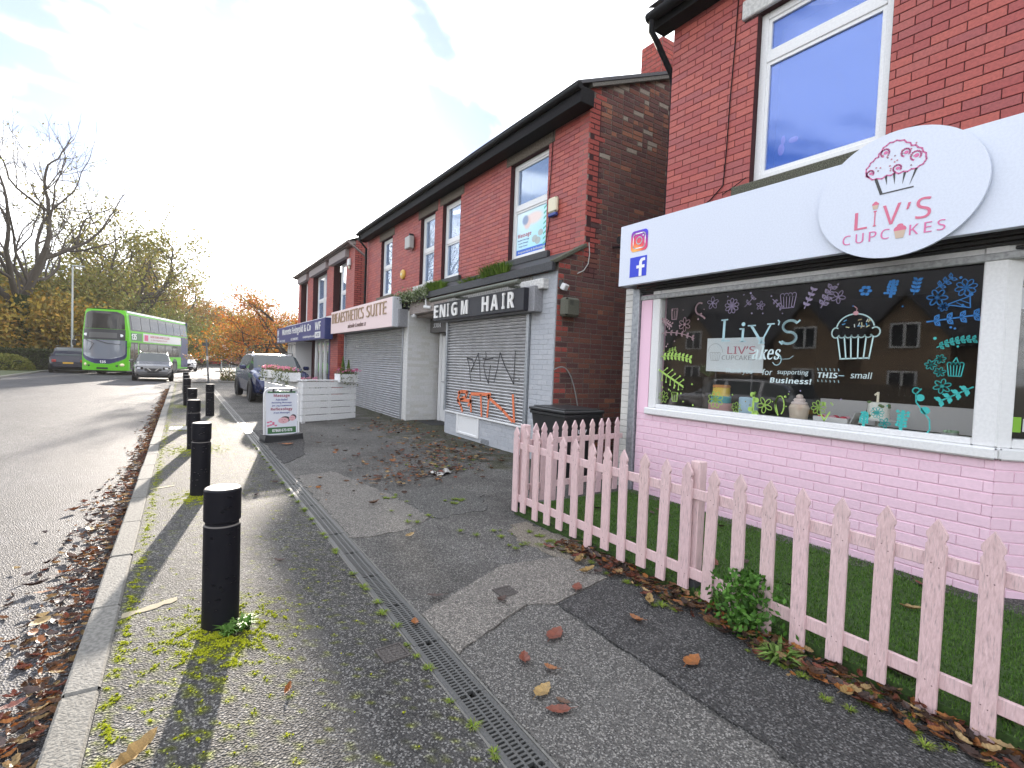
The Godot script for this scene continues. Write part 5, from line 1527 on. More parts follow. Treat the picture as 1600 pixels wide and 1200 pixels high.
func wall_fittings() -> void:
	var at := func(u: float, v: float, w: float) -> Vector3: return Vector3(SHOP - w, v, u)
	var al := thing("alarm_box", "cream burglar alarm box with blue base beside the poster window", "alarm", at.call(-6.47, 3.95, 0.004), -PI / 2)
	part(al, "cover", boxm(Vector3(-0.105, 0.06, 0), Vector3(0.105, 0.30, 0.075), 0.022), plain("cream_plastic", lin(0.66, 0.61, 0.44), 0.45))
	part(al, "strobe", boxm(Vector3(-0.10, 0.0, 0.004), Vector3(0.10, 0.058, 0.07), 0.014), plain("blue_plastic", lin(0.015, 0.04, 0.22), 0.3))
	var lb := thing("wall_lantern", "grey rectangular wall lantern above the yellow bell disc", "wall lamp", at.call(-12.42, 4.44, 0.004), -PI / 2)
	part(lb, "case", boxm(Vector3(-0.16, 0.0, 0.03), Vector3(0.16, 0.32, 0.17), 0.02), plain("lantern_grey", lin(0.35, 0.35, 0.33), 0.5))
	part(lb, "bracket", boxm(Vector3(-0.03, 0.322, 0.0), Vector3(0.03, 0.40, 0.12), 0.008), plain("dark_plastic", Color(), 0.5))
	var bell := thing("alarm_bell", "round yellow alarm bell cover under the wall lantern", "alarm", at.call(-13.02, 3.88, 0.004), -PI / 2)
	var bm := MB.new()
	bm.lathe([Vector2(0.0, 0.0), Vector2(0.13, 0.0), Vector2(0.13, 0.04), Vector2(0.10, 0.065), Vector2(0, 0.07)], 20)
	part(bell, "cover", bm.done(), plain("yellow_plastic", lin(0.58, 0.36, 0.06), 0.45), Transform3D(Basis(Vector3.RIGHT, PI / 2), Vector3.ZERO))
	part(bell, "badge", boxm(Vector3(-0.04, -0.03, 0.0705), Vector3(0.04, 0.03, 0.074), 0.001), plain("cream_plastic", Color(), 0.45))
	# fittings on the alley wall (facing along the street towards +z)
	var mb := thing("meter_box", "weathered green grey metal box on the dark alley wall", "box", Vector3(4.62, 2.28, -5.69), 0)
	part(mb, "case", boxm(Vector3(-0.125, 0.0, 0.0), Vector3(0.135, 0.27, 0.17), 0.03), grainy("lichen_metal", lin(0.15, 0.15, 0.11), 0.8, 6.0, 0.35, 0.3))
	var lv := MB.new()
	for k in 4:
		lv.box(Vector3(-0.06, 0.17 + k * 0.018, 0.171), Vector3(0.0, 0.178 + k * 0.018, 0.174))
	part(mb, "louvres", lv.done(), plain("dark_plastic", Color(), 0.5))
	var fl := thing("floodlight", "small black floodlight on an arm above the alley", "floodlight", Vector3(5.42, 3.42, -5.69), 0)
	var fm := MB.new()
	fm.tube([Vector3(-0.10, 0.03, 0.30), Vector3(0.16, 0.06, 0.30)], [0.055, 0.06], 10)
	part(fl, "head", fm.done(), plain("black_plastic", lin(0.012, 0.012, 0.014), 0.4))
	var fa := MB.new()
	fa.tube([Vector3(0.08, 0.0, 0.0), Vector3(0.08, -0.02, 0.15), Vector3(0.08, 0.04, 0.30)], [0.018, 0.018, 0.018], 6)
	part(fl, "arm", fa.done(), plain("black_plastic", Color(), 0.4))
	var ho := thing("cable_loop", "thin grey cable looping over the alley wall behind the bin", "cable", Vector3(4.40, 0.5, -5.66), 0)
	var hp: Array = []
	var hr: Array = []
	for k in 18:
		var a := k / 17.0
		hp.append(Vector3(lerpf(0.0, 0.56, a), 1.0 + sin(a * 2.6 + 0.1) * 0.11 - a * a * a * 0.9, 0.02))
		hr.append(0.009)
	var hm := MB.new()
	hm.tube(hp, hr, 5)
	part(ho, "cable", hm.done(), plain("cable_grey", lin(0.25, 0.25, 0.24), 0.5))
	var wc := thing("wall_cable", "short white cable hanging from the coping of the alley wall", "cable", Vector3(5.0, 3.35, -5.68), 0)
	var wm := MB.new()
	wm.tube([Vector3(0.0, 0.06, 0), Vector3(0.02, -0.1, 0.0), Vector3(0.0, -0.25, 0.0), Vector3(-0.08, -0.36, 0.0), Vector3(-0.2, -0.42, 0.0)], [0.007, 0.007, 0.007, 0.007, 0.007], 5)
	part(wc, "cable", wm.done(), plain("cable_white", lin(0.5, 0.5, 0.47), 0.5))
	var cam := thing("security_camera", "small white bullet camera at the end of the salon sign", "camera", Vector3(4.42, 2.75, -10.15), 0.6)
	var cm := MB.new()
	cm.tube([Vector3(0, 0, -0.09), Vector3(0, -0.02, 0.09)], [0.035, 0.04], 10)
	part(cam, "body", cm.done(), plain("camera_white", lin(0.66, 0.66, 0.65), 0.4))
	part(cam, "mount", boxm(Vector3(-0.015, 0.02, -0.06), Vector3(0.015, 0.18, -0.03)), plain("camera_white", Color(), 0.4))
	var dm := thing("dome_light", "small white dome light under the doorway beam", "wall lamp", Vector3(4.48, 2.57, -11.05), 0)
	var dd := MB.new()
	dd.lathe([Vector2(0, 0), Vector2(0.05, 0.01), Vector2(0.065, 0.05), Vector2(0.03, 0.075), Vector2(0.02, 0.09), Vector2(0, 0.09)], 14)
	part(dm, "dome", dd.done(), plain("camera_white", Color(), 0.4))
	var cl := thing("corner_floodlight", "white twin floodlight on the corner of the grey salon pier", "floodlight", Vector3(4.50, 2.72, -5.66), 0.3)
	var cf := MB.new()
	cf.cbox(Vector3(-0.05, -0.04, 0.02), Vector3(0.05, 0.05, 0.10), 0.01, Transform3D(Basis(Vector3.RIGHT, 0.5), Vector3.ZERO))
	part(cl, "head", cf.done(), plain("camera_white", Color(), 0.4))
	part(cl, "bracket", boxm(Vector3(-0.02, -0.02, -0.04), Vector3(0.02, 0.08, 0.02)), plain("dark_plastic", Color(), 0.5))
	# wheeled bin in the alley mouth
	var bin := thing("wheelie_bin", "black wheeled rubbish bin behind the pink return fence", "bin", Vector3(4.17, 0.14, -5.05), 0)
	var bp := grainy("bin_plastic", lin(0.016, 0.017, 0.019), 0.45, 4.0, 0.2, 0.1)
	var bb := MB.new()
	var lo := Vector2(0.22, 0.24)
	var hi := Vector2(0.29, 0.35)
	for k in 4:
		var c: Array = [Vector2(-1, 1), Vector2(1, 1), Vector2(1, -1), Vector2(-1, -1)]
		var a: Vector2 = c[k]
		var b: Vector2 = c[(k + 1) % 4]
		bb.quad(Vector3(a.x * lo.x, 0.05, a.y * lo.y), Vector3(b.x * lo.x, 0.05, b.y * lo.y), Vector3(b.x * hi.x, 0.84, b.y * hi.y), Vector3(a.x * hi.x, 0.84, a.y * hi.y))
	bb.box(Vector3(-0.22, 0.04, -0.24), Vector3(0.22, 0.05, 0.24))
	bb.cbox(Vector3(-0.31, 0.80, -0.37), Vector3(0.31, 0.845, 0.37), 0.008)
	part(bin, "body", bb.done(), bp)
	var ld := MB.new()
	ld.cbox(Vector3(-0.33, 0.848, -0.37), Vector3(0.33, 0.89, 0.39), 0.012)
	ld.cbox(Vector3(-0.28, 0.891, -0.32), Vector3(0.28, 0.905, 0.34), 0.006)
	part(bin, "lid", ld.done(), bp)
	for s in [-1, 1]:
		var wh := MB.new()
		wh.tube([Vector3(s * 0.20, 0.1, -0.27), Vector3(s * 0.26, 0.1, -0.27)], [0.1, 0.1], 14)
		part(bin, "wheel", wh.done(), plain("black_plastic", Color(), 0.4))
	letters(bin, "lettering", "Bury", font_bold, plain("print_white", Color(), 0.5), 0.20, 0.085, Vector3(-0.02, 0.62, 0.335), 0.004, Basis(Vector3.RIGHT, 0.14))

# ---------------------------------------------------------------- far building: accountants
func make_accountant_building() -> void:
	var t := thing("terraced_building", "red brick building with a blue fascia beyond the pink sign", "building", Vector3(SHOP, 0, 0), -PI / 2)
	var X := Vector3.RIGHT
	var Y := Vector3.UP
	var Z := Vector3.BACK
	var mortar := grainy("dark_red_mortar", lin(0.055, 0.016, 0.018), 0.95, 3.0)
	var common := grainy("common_brick", lin(0.16, 0.07, 0.05), 0.9, 3.0, 0.3)
	var holes: Array = [[-27.1, 3.15, -25.5, 5.2], [-24.3, 3.15, -21.7, 5.2], [-20.6, 3.15, -18.75, 5.2]]
	var bh: Array = holes.duplicate()
	for q in holes:
		bh.append([maxf(q[0] - 0.3, -27.7), q[3], q[2] + 0.3, q[3] + 0.3])
	var wall := part(t, "front_wall", slab_with_holes(Vector3.ZERO, X, Y, Z, -27.7, -17.702, 2.8, 5.55, -0.25, -0.004, holes), mortar)
	lay_bricks(wall, Vector3(0, 0, -0.004), X, Y, Z, -27.7, -17.70, 2.8, 5.55, bh, {"tones": red_tones(), "material": red_brick(), "joint": 0.006, "proud": 0.006, "seed": 15, "most": 0})
	var sm := MB.new()
	sm.prism(PackedVector2Array([Vector2(0, -0.05), Vector2(8, -0.05), Vector2(8, 5.6), Vector2(4, 7.2), Vector2(0, 5.6)]), -0.24, -0.005, Transform3D(Basis(Vector3(0, 0, -1), Vector3(0, 1, 0), Vector3(1, 0, 0)), Vector3(-17.70, 0, 0)))
	var side := part(t, "side_wall", sm.done(), grainy("weathered_mortar", lin(0.15, 0.125, 0.10), 0.95, 4.0, 0.4))
	lay_bricks(side, Vector3(-17.705, 0, 0), Vector3(0, 0, -1), Y, X, 0.0, 2.0, 0.05, 6.3, [], {"tones": red_tones(), "material": red_brick(), "joint": 0.013, "proud": 0.005, "top": func(s): return 5.6 + 0.4 * s, "seed": 19, "most": 0})
	part(t, "end_wall", boxm(Vector3(-27.7, 0, -8), Vector3(-27.5, 5.6, -0.26)), common)
	part(t, "back_wall", boxm(Vector3(-27.5, 0, -8), Vector3(-17.95, 5.6, -7.8)), common)
	var rf := MB.new()
	for s in [[0.3, 5.56, -4.0, 7.3], [-8.3, 5.56, -4.0, 7.3]]:
		for dy in [0.0, 0.05]:
			rf.quad(Vector3(-27.8, s[1] + dy, s[0]), Vector3(-17.6, s[1] + dy, s[0]), Vector3(-17.6, s[3] + dy, s[2]), Vector3(-27.8, s[3] + dy, s[2]))
	var roof := part(t, "roof", rf.done(), grainy("slate", lin(0.075, 0.075, 0.085), 0.7, 2.0, 0.25))
	var gm := MB.new()
	gm.box(Vector3(-27.8, 5.50, 0.0), Vector3(-17.62, 5.6, 0.2)); gm.tube([Vector3(-27.8, 5.58, 0.25), Vector3(-17.6, 5.58, 0.25)], [0.055, 0.055], 8)
	gm.tube([Vector3(-17.66, 5.55, 0.24), Vector3(-17.5, 5.4, 0.1), Vector3(-17.45, 4.9, -0.6), Vector3(-17.45, 4.75, -0.75)], [0.035, 0.035, 0.035, 0.035], 8)
	part(roof, "gutter", gm.done(), plain("grey_brown_metal", lin(0.14, 0.11, 0.10), 0.6))
	var pane := glass("upper_glass", Color(), 0.06)
	var room := plain("window_room_0", Color(), 0.9)
	window_unit(t, -26.75, 3.15, -25.5, 5.2, -0.2, 4.1, pane, room, 0.08)
	window_unit(t, -24.2, 3.15, -23.0, 5.2, -0.2, 4.1, pane, room, 0.08)
	window_unit(t, -22.9, 3.15, -21.75, 5.2, -0.2, 4.1, pane, room, 0.08)
	window_unit(t, -20.2, 3.15, -18.85, 5.2, -0.2, 4.1, pane, room, 0.08)
	var stone := grainy("pinkish_stone", lin(0.36, 0.31, 0.30), 0.85, 2.0, 0.2)
	for q in holes:
		part(t, "lintel", boxm(Vector3(maxf(q[0] - 0.28, -27.72), q[3] + 0.003, -0.1), Vector3(q[2] + 0.28, q[3] + 0.29, 0.14), 0.01), stone)
	# ground floor
	var white := grainy("white_plastic", Color(), 0.35)
	var gl := glass("shop_glass", Color(), 0.03)
	part(t, "shop_roof", boxm(Vector3(-27.8, 3.0, -0.02), Vector3(-17.7, 3.08, 0.55)), plain("white_trim", lin(0.6, 0.6, 0.6), 0.6))
	part(t, "brick_pier", boxm(Vector3(-18.75, -0.05, -0.2), Vector3(-17.7, 3.0, 0.49)), mortar)
	var pier: Node3D = t.get_child(t.get_child_count() - 1)
	lay_bricks(pier, Vector3(0, 0, 0.49), X, Y, Z, -18.75, -17.7, 0.05, 2.95, [], {"tones": red_tones(), "material": red_brick(), "proud": 0.006, "seed": 33, "most": 0})
	lay_bricks(pier, Vector3(-17.7, 0, 0.49), Vector3(0, 0, -1), Y, X, 0.0, 0.5, 0.05, 2.95, [], {"tones": red_tones(), "material": red_brick(), "proud": 0.006, "seed": 34, "most": 0})
	part(t, "blue_pier", boxm(Vector3(-19.0, -0.05, 0.0), Vector3(-18.78, 2.3, 0.50)), plain("blue_paint", lin(0.02, 0.03, 0.12), 0.5))
	part(t, "recess_wall", boxm(Vector3(-25.6, -0.05, -0.32), Vector3(-21.2, 3.0, -0.26)), mortar)
	part(t, "plaque", boxm(Vector3(-24.1, 1.22, -0.255), Vector3(-22.6, 1.52, -0.235), 0.006), plain("plaque_white", lin(0.6, 0.58, 0.55), 0.5))
	for q in [[-21.2, -19.05, 3], [-27.5, -25.6, 3]]:
		var sw := Node3D.new()
		sw.name = "shop_window"
		t.add_child(sw, true)
		var fr := MB.new()
		for k in int(q[2]) + 1:
			var u := lerpf(q[0], q[1], k / float(q[2]))
			fr.cbox(Vector3(u - 0.05, 0.1, 0.38), Vector3(u + 0.05, 2.26, 0.48), 0.005)
		fr.box(Vector3(q[0], 0.1, 0.39), Vector3(q[1], 0.5 if q[0] < -25 else 0.2, 0.47)); fr.box(Vector3(q[0], 2.2, 0.39), Vector3(q[1], 2.26, 0.47))
		part(sw, "frame", fr.done(), white)
		for k in int(q[2]):
			part(sw, "pane", boxm(Vector3(lerpf(q[0], q[1], k / float(q[2])) + 0.05, 0.2, 0.425), Vector3(lerpf(q[0], q[1], (k + 1) / float(q[2])) - 0.05, 2.2, 0.43)), gl)
		part(sw, "dark_room_sheet", boxm(Vector3(q[0], 0.1, 0.02), Vector3(q[1], 2.26, 0.05)), plain("window_room_1", Color(), 0.9))  # added sheet with the dimness of the room put into its colour
	var jb := MB.new()
	jb.box(Vector3(-21.3, -0.05, -0.25), Vector3(-21.26, 2.3, 0.48)); jb.box(Vector3(-25.55, -0.05, -0.25), Vector3(-25.5, 2.3, 0.48))
	part(t, "recess_jamb", jb.done(), white)
	var s := thing("fascia_sign", "deep blue accountants fascia with white lettering and a square monogram", "sign", Vector3(4.0, 2.21, -27.85), -PI / 2)
	s.scale = Vector3(0.957, 0.957, 1.0)
	part(s, "panel", boxm(Vector3(0, 0, -0.08), Vector3(10.6, 0.75, 0.0), 0.01), grainy("blue_panel", lin(0.028, 0.032, 0.17), 0.4, 2.0, 0.08, 0.0))
	part(s, "return_edge", boxm(Vector3(10.602, 0, -0.26), Vector3(10.66, 0.75, -0.002)), plain("blue_paint", Color(), 0.5))
	part(s, "box_body", boxm(Vector3(0.02, 0.01, -0.27), Vector3(10.58, 0.74, -0.083)), plain("blue_paint", Color(), 0.5))
	var wm := plain("letter_white", Color(), 0.5)
	letters(s, "lettering", "Warents Feingold & Co", font_bold, wm, 6.7, 0.40, Vector3(5.0, 0.47, 0.006), 0.006)
	letters(s, "lettering", "ACCOUNTANTS", font_sans, wm, 1.75, 0.11, Vector3(4.95, 0.115, 0.006), 0.006)
	letters(s, "lettering", "info@wfeingold.co.uk", font_sans, wm, 2.2, 0.12, Vector3(7.95, 0.135, 0.006), 0.006)
	letters(s, "lettering", "0161 773 4482", font_sans, wm, 1.55, 0.10, Vector3(1.75, 0.08, 0.006), 0.006)
	for e in [[9.55, 1.1], [0.42, 0.6]]:
		letters(s, "monogram", "WF", font_bold, wm, e[1] * 0.85, 0.30, Vector3(e[0], 0.50, 0.006), 0.006)
		part(s, "monogram_plate", boxm(Vector3(e[0] - e[1] * 0.4, 0.06, 0.001), Vector3(e[0] + e[1] * 0.4, 0.28, 0.008)), wm)
		letters(s, "monogram", "& CO", font_bold, plain("blue_paint", Color(), 0.5), e[1] * 0.5, 0.12, Vector3(e[0], 0.17, 0.010), 0.003)
	# small fittings
	var al := thing("alarm_box", "white alarm box under the eaves of the blue-signed building", "alarm", Vector3(SHOP - 0.004, 4.75, -18.25), -PI / 2)
	part(al, "cover", boxm(Vector3(-0.13, 0.1, 0), Vector3(0.13, 0.36, 0.09), 0.025), plain("camera_white", Color(), 0.4))
	part(al, "strobe", boxm(Vector3(-0.06, 0.0, 0.01), Vector3(0.06, 0.098, 0.07), 0.02), plain("cream_plastic", Color(), 0.45))

# ---------------------------------------------------------------- houses across the road (seen in the glass)
func make_opposite_houses() -> void:
	var brick := grainy("buff_brick", lin(0.36, 0.25, 0.16), 0.9, 2.0, 0.3)
	var slate := grainy("slate", lin(0.075, 0.075, 0.085), 0.7, 2.0, 0.25)
	var wood := plain("dark_brown_wood", Color(), 0.6)
	var white := grainy("white_plastic", Color(), 0.35)
	var gl := plain("dark_pane", lin(0.03, 0.035, 0.04), 0.05)
	for i in 2:
		var z0: float = [-9.0, -24.0][i]
		var t := thing("opposite_house", ["long slate roofed house with steep gables across the road", "further slate roofed house with steep gables across the road"][i], "house", Vector3(-18.0, 0, z0), PI / 2)
		part(t, "wall", boxm(Vector3(-7.4, -0.2, -7), Vector3(7.4, 3.5, 0)), brick)
		var rf := MB.new()
		rf.prism(PackedVector2Array([Vector2(0.5, 3.4), Vector2(-3.5, 8.2), Vector2(-7.5, 3.4)]), -7.5, 7.5, Transform3D(Basis(Vector3(0, 0, 1), Vector3(0, 1, 0), Vector3(-1, 0, 0)), Vector3.ZERO))
		var roof := part(t, "roof", rf.done(), slate)
		for k in 36:
			part(roof, "slate_course", boxm(Vector3(-7.48, -0.005, -0.02), Vector3(7.48, 0.16, 0.012)), slate, Transform3D(Basis(Vector3.RIGHT, -atan2(4.0, 4.8)), Vector3(0, 3.45 + k * 0.13, 0.5 - k * 0.13 * 4.0 / 4.8)))
		for g in [-4.2, 0.0, 4.2]:
			var gm := MB.new()
			gm.prism(PackedVector2Array([Vector2(g - 1.6, -0.2), Vector2(g + 1.6, -0.2), Vector2(g + 1.6, 3.4), Vector2(g, 5.3), Vector2(g - 1.6, 3.4)]), -2.0, 0.7)
			part(t, "gable", gm.done(), brick)
			var rm := MB.new()
			for s in [-1, 1]:
				rm.prism(PackedVector2Array([Vector2(g + s * 1.9, 3.05), Vector2(g, 5.32), Vector2(g, 5.5), Vector2(g + s * 2.05, 3.05)]), -3.0, 0.95)
			part(t, "gable_roof", rm.done(), slate)
			for v in [0.9, 3.0]:
				var w := part(t, "window", boxm(Vector3(g - 0.55, v, 0.7), Vector3(g + 0.55, v + 1.1, 0.76)), white)
				for s in [-1, 1]:
					part(w, "pane", boxm(Vector3(g + s * 0.26 - 0.2, v + 0.08, 0.755), Vector3(g + s * 0.26 + 0.2, v + 1.02, 0.77)), gl)
	# board fence in front of them
	var f := thing("board_fence", "long dark wooden board fence across the road", "fence", Vector3(-9.2, -0.1, 0), PI / 2)
	var board := boxm(Vector3(-0.06, 0, 0), Vector3(0.06, 1.5, 0.025))
	var fm := grainy("weathered_board", lin(0.13, 0.10, 0.07), 0.9, 2.0, 0.35)
	for k in 130:
		part(f, "board", board, fm, Transform3D(Basis(), Vector3(2.0 + k * 0.14, rng.randf_range(-0.03, 0.03), 0)))
	part(f, "rail", boxm(Vector3(1.9, 0.4, -0.04), Vector3(20.3, 0.5, -0.002)), fm)
	part(f, "rail", boxm(Vector3(1.9, 1.1, -0.04), Vector3(20.3, 1.2, -0.002)), fm)

# ---------------------------------------------------------------- trees, hedge and far wall
func leaf_material(called: String, col: Color, back: Color) -> StandardMaterial3D:
	var m := plain(called, col, 0.6, 0.0, 0.3)
	m.cull_mode = BaseMaterial3D.CULL_DISABLED
	m.backlight_enabled = true
	m.backlight = back
	return m

func leaf_quad(mb: MB, p: Vector3, s: float, r: RandomNumberGenerator) -> void:
	var a := Vector3(r.randfn(), r.randfn(), r.randfn()).normalized()
	var b := a.cross(Vector3(r.randfn(), r.randfn(), r.randfn())).normalized()
	var n := a.cross(b)
	mb.tri(p - a * s, p + b * s * 0.55, p + a * s, n)
	mb.tri(p - a * s, p + a * s, p - b * s * 0.55, n)

func grow(wood: MB, tips: Array, p: Vector3, d: Vector3, l: float, rad: float, level: int, o: Dictionary, r: RandomNumberGenerator) -> void:
	var n := 4 if level >= 2 else 3
	var path: Array = [p]
	var radii: Array = [rad]
	var q := p
	var dir := d
	for i in n:
		dir = (dir + Vector3(r.randfn(), r.randfn(), r.randfn()) * o.wiggle + Vector3.UP * o.lift).normalized()
		q += dir * l / n
		path.append(q)
		radii.append(lerpf(rad, rad * 0.62, float(i + 1) / n))
		if level <= o.leaf_from:
			tips.append(q)
	wood.tube(path, radii, 7 if level >= 4 else (5 if level >= 2 else 3), false)
	if level == 0:
		return
	var kids: int = o.kids + (1 if r.randf() < o.get("extra", 0.4) else 0)
	for k in kids:
		var t := 1.0 if k == 0 else r.randf_range(0.45, 1.0)
		var at: Vector3 = path[0].lerp(path[n], t) if t < 0.01 else path[int(t * n)]
		var side := dir.cross(Vector3(r.randfn(), r.randfn() * 0.4, r.randfn())).normalized()
		var ang: float = r.randf_range(0.25, 0.55) * o.spread if k == 0 else r.randf_range(0.55, 1.05) * o.spread
		var nd := (dir * cos(ang) + side * sin(ang)).normalized()
		grow(wood, tips, at, nd, l * r.randf_range(0.66, 0.86), rad * (0.62 if k == 0 else r.randf_range(0.40, 0.56)), level - 1, o, r)

# a whole tree standing at the origin
func make_tree(called: String, label: String, at: Vector3, seed_: int, h: float, o: Dictionary, wood_m: Material, leaf_m: Material, group := "") -> Node3D:
	var r := RandomNumberGenerator.new()
	r.seed = seed_
	var t := thing(called, label, "tree", at, 0.0, group)
	var wood := MB.new()
	var tips: Array = []
	var trunk: float = o.get("trunk", 0.28) * h
	var rad: float = o.get("girth", 0.018) * h
	var p0 := Vector3(0, -0.3, 0)
	var lean := Vector3(r.randfn() * 0.05, 1, r.randfn() * 0.05).normalized()
	var p1 := p0 + lean * trunk
	wood.tube([p0, p0.lerp(p1, 0.08), p0.lerp(p1, 0.5), p1], [rad * 1.6, rad * 1.15, rad, rad * 0.92], 9, false)
	for k in o.get("limbs", 4):
		var a: float = TAU * k / o.get("limbs", 4) + r.randf() * 0.9
		var up: float = o.get("rise", 0.9) * r.randf_range(0.75, 1.3)
		grow(wood, tips, p1 - lean * r.randf() * trunk * 0.25, Vector3(cos(a), up, sin(a)).normalized(), h * o.get("first", 0.26), rad * r.randf_range(0.5, 0.7), o.levels, o, r)
	part(t, "trunk", wood.done(), wood_m)
	var tall := 0.1
	for q in tips:
		tall = maxf(tall, q.y)
	var fit := h / tall
	t.scale = Vector3.ONE * fit
	var crown := MB.new()
	var cols: Array = o.colours
	var count: int = o.leaves
	for k in count:
		var tip: Vector3 = tips[r.randi() % tips.size()]
		var s: float = o.get("scatter", 0.5)
		var p := tip + Vector3(r.randfn(), r.randfn() * 0.8, r.randfn()) * s
		if p.y < h * o.get("low", 0.12): continue
		crown.col = cols[r.randi() % cols.size()] * r.randf_range(0.75, 1.2)
		leaf_quad(crown, p, o.size / fit * r.randf_range(0.6, 1.3), r)
	if crown.v.size() > 0:
		part(t, "crown", crown.done(), leaf_m)
	return t

func make_trees() -> void:
	var bark := grainy("bark", lin(0.075, 0.06, 0.048), 0.95, 2.0, 0.35, 0.6)
	var leaf := leaf_material("tree_leaf", lin(1, 1, 1), lin(0.5, 0.48, 0.2))
	var olive: Array = [Color(0.18, 0.195, 0.06), Color(0.22, 0.215, 0.065), Color(0.16, 0.165, 0.055), Color(0.26, 0.21, 0.055), Color(0.18, 0.15, 0.055)]
	var green: Array = [Color(0.11, 0.145, 0.05), Color(0.14, 0.17, 0.055), Color(0.17, 0.175, 0.06), Color(0.19, 0.165, 0.055)]
	var russet: Array = [Color(0.24, 0.13, 0.05), Color(0.20, 0.115, 0.05), Color(0.28, 0.17, 0.05), Color(0.16, 0.115, 0.05)]
	var orange: Array = [Color(0.42, 0.13, 0.035), Color(0.36, 0.10, 0.03), Color(0.45, 0.19, 0.05), Color(0.30, 0.22, 0.06), Color(0.48, 0.20, 0.06), Color(0.34, 0.24, 0.07)]
	var gold: Array = [Color(0.28, 0.20, 0.035), Color(0.22, 0.16, 0.03), Color(0.16, 0.13, 0.035), Color(0.30, 0.17, 0.03)]
	var g := "trees of the wood beyond the road"
	# great bare tree, its trunk wrapped in ivy
	var bare := {"levels": 6, "kids": 2, "extra": 0.85, "spread": 0.95, "wiggle": 0.13, "lift": 0.07, "leaf_from": 1, "leaves": 1500, "size": 0.09, "scatter": 0.15, "colours": olive, "limbs": 6, "rise": 1.1, "first": 0.26, "trunk": 0.30, "girth": 0.024}
	var big := make_tree("bare_tree", "tall bare tree with ivy clad trunk standing behind the hedge", Vector3(-10.2, -0.1, -52), 97, 20.0, bare, bark, leaf)
	var ivy := MB.new()
	var r := RandomNumberGenerator.new()
	r.seed = 3
	for k in 5200:
		var a := r.randf() * TAU
		var y := pow(r.randf(), 0.9) * 6.2
		ivy.col = [Color(0.035, 0.06, 0.02), Color(0.05, 0.075, 0.025), Color(0.03, 0.045, 0.018)][k % 3]
		var rr := (0.75 - y * 0.05) * r.randf_range(0.85, 1.25)
		leaf_quad(ivy, Vector3(cos(a) * rr, y, sin(a) * rr), 0.12, r)
	part(big, "ivy", ivy.done(), leaf)
	var dense := {"levels": 4, "kids": 3, "extra": 0.3, "spread": 1.0, "wiggle": 0.15, "lift": 0.05, "leaf_from": 2, "leaves": 15000, "size": 0.17, "scatter": 0.55, "colours": olive, "limbs": 5, "rise": 1.0, "first": 0.22, "trunk": 0.22, "girth": 0.02}
	var thin := dense.duplicate()
	thin.merge({"levels": 5, "kids": 2, "extra": 0.6, "leaves": 8500, "scatter": 0.4, "size": 0.15, "rise": 1.2, "leaf_from": 1}, true)
	var low := dense.duplicate()
	low.merge({"leaves": 17000, "trunk": 0.08, "low": 0.02, "scatter": 0.6, "colours": green, "rise": 0.7, "size": 0.15}, true)
	var rus := thin.duplicate()
	rus.merge({"colours": russet, "leaves": 9500}, true)
	var gol := dense.duplicate()
	gol.merge({"colours": gold, "leaves": 13000, "trunk": 0.12, "low": 0.04}, true)
	var spec: Array = [
		["thin_tree", "half bare olive tree rising highest above the bus", thin, Vector3(-5.6, 0, -66), 17.2, 11],
		["thin_tree", "thin leaved tree between the ivy clad tree and the bus", thin, Vector3(-7.6, 0, -78), 17.0, 12],
		["dense_tree", "dense olive tree filling the gap behind the lamp post", dense, Vector3(-10.4, 0, -61), 9.4, 13],
		["thin_tree", "brown twiggy tree above the rear of the bus", rus, Vector3(-3.2, 0, -82), 15.6, 14],
		["russet_tree", "russet tree beyond the rear of the bus", rus, Vector3(-1.0, 0, -97), 12.6, 15],
		["russet_tree", "low russet tree over the far brick wall", rus, Vector3(2.6, 0, -104), 11.4, 16],
		["dense_tree", "olive tree over the far brick wall", dense, Vector3(7.5, 0, -108), 10.6, 17],
		["low_tree", "bushy green tree beneath the great bare tree", low, Vector3(-14.5, 0, -58), 7.6, 18],
		["golden_tree", "golden leaved small tree behind the dark hedge", gol, Vector3(-9.8, 0, -54), 5.4, 19],
		["low_tree", "bushy green tree directly behind the bus roof", low, Vector3(-6.4, 0, -63), 7.4, 20],
		["golden_tree", "golden tree beside the rear of the bus", gol, Vector3(-0.6, 0, -88), 7.0, 21],
		["dense_tree", "dense tree at the edge of the wood", dense, Vector3(-17.5, 0, -66), 9.0, 22],
		["low_tree", "bushy dark tree filling the foot of the wood", low, Vector3(-3.8, 0, -73), 7.0, 23]]
	for s in spec:
		make_tree(s[0], s[1], s[3], s[5] * 7, s[4], s[2], bark, leaf, g)
	# more of the wood behind: turned copies
	var kids: Array = []
	for c in get_children():
		if c.has_meta("group") and c.get_meta("group") == g:
			kids.append(c)
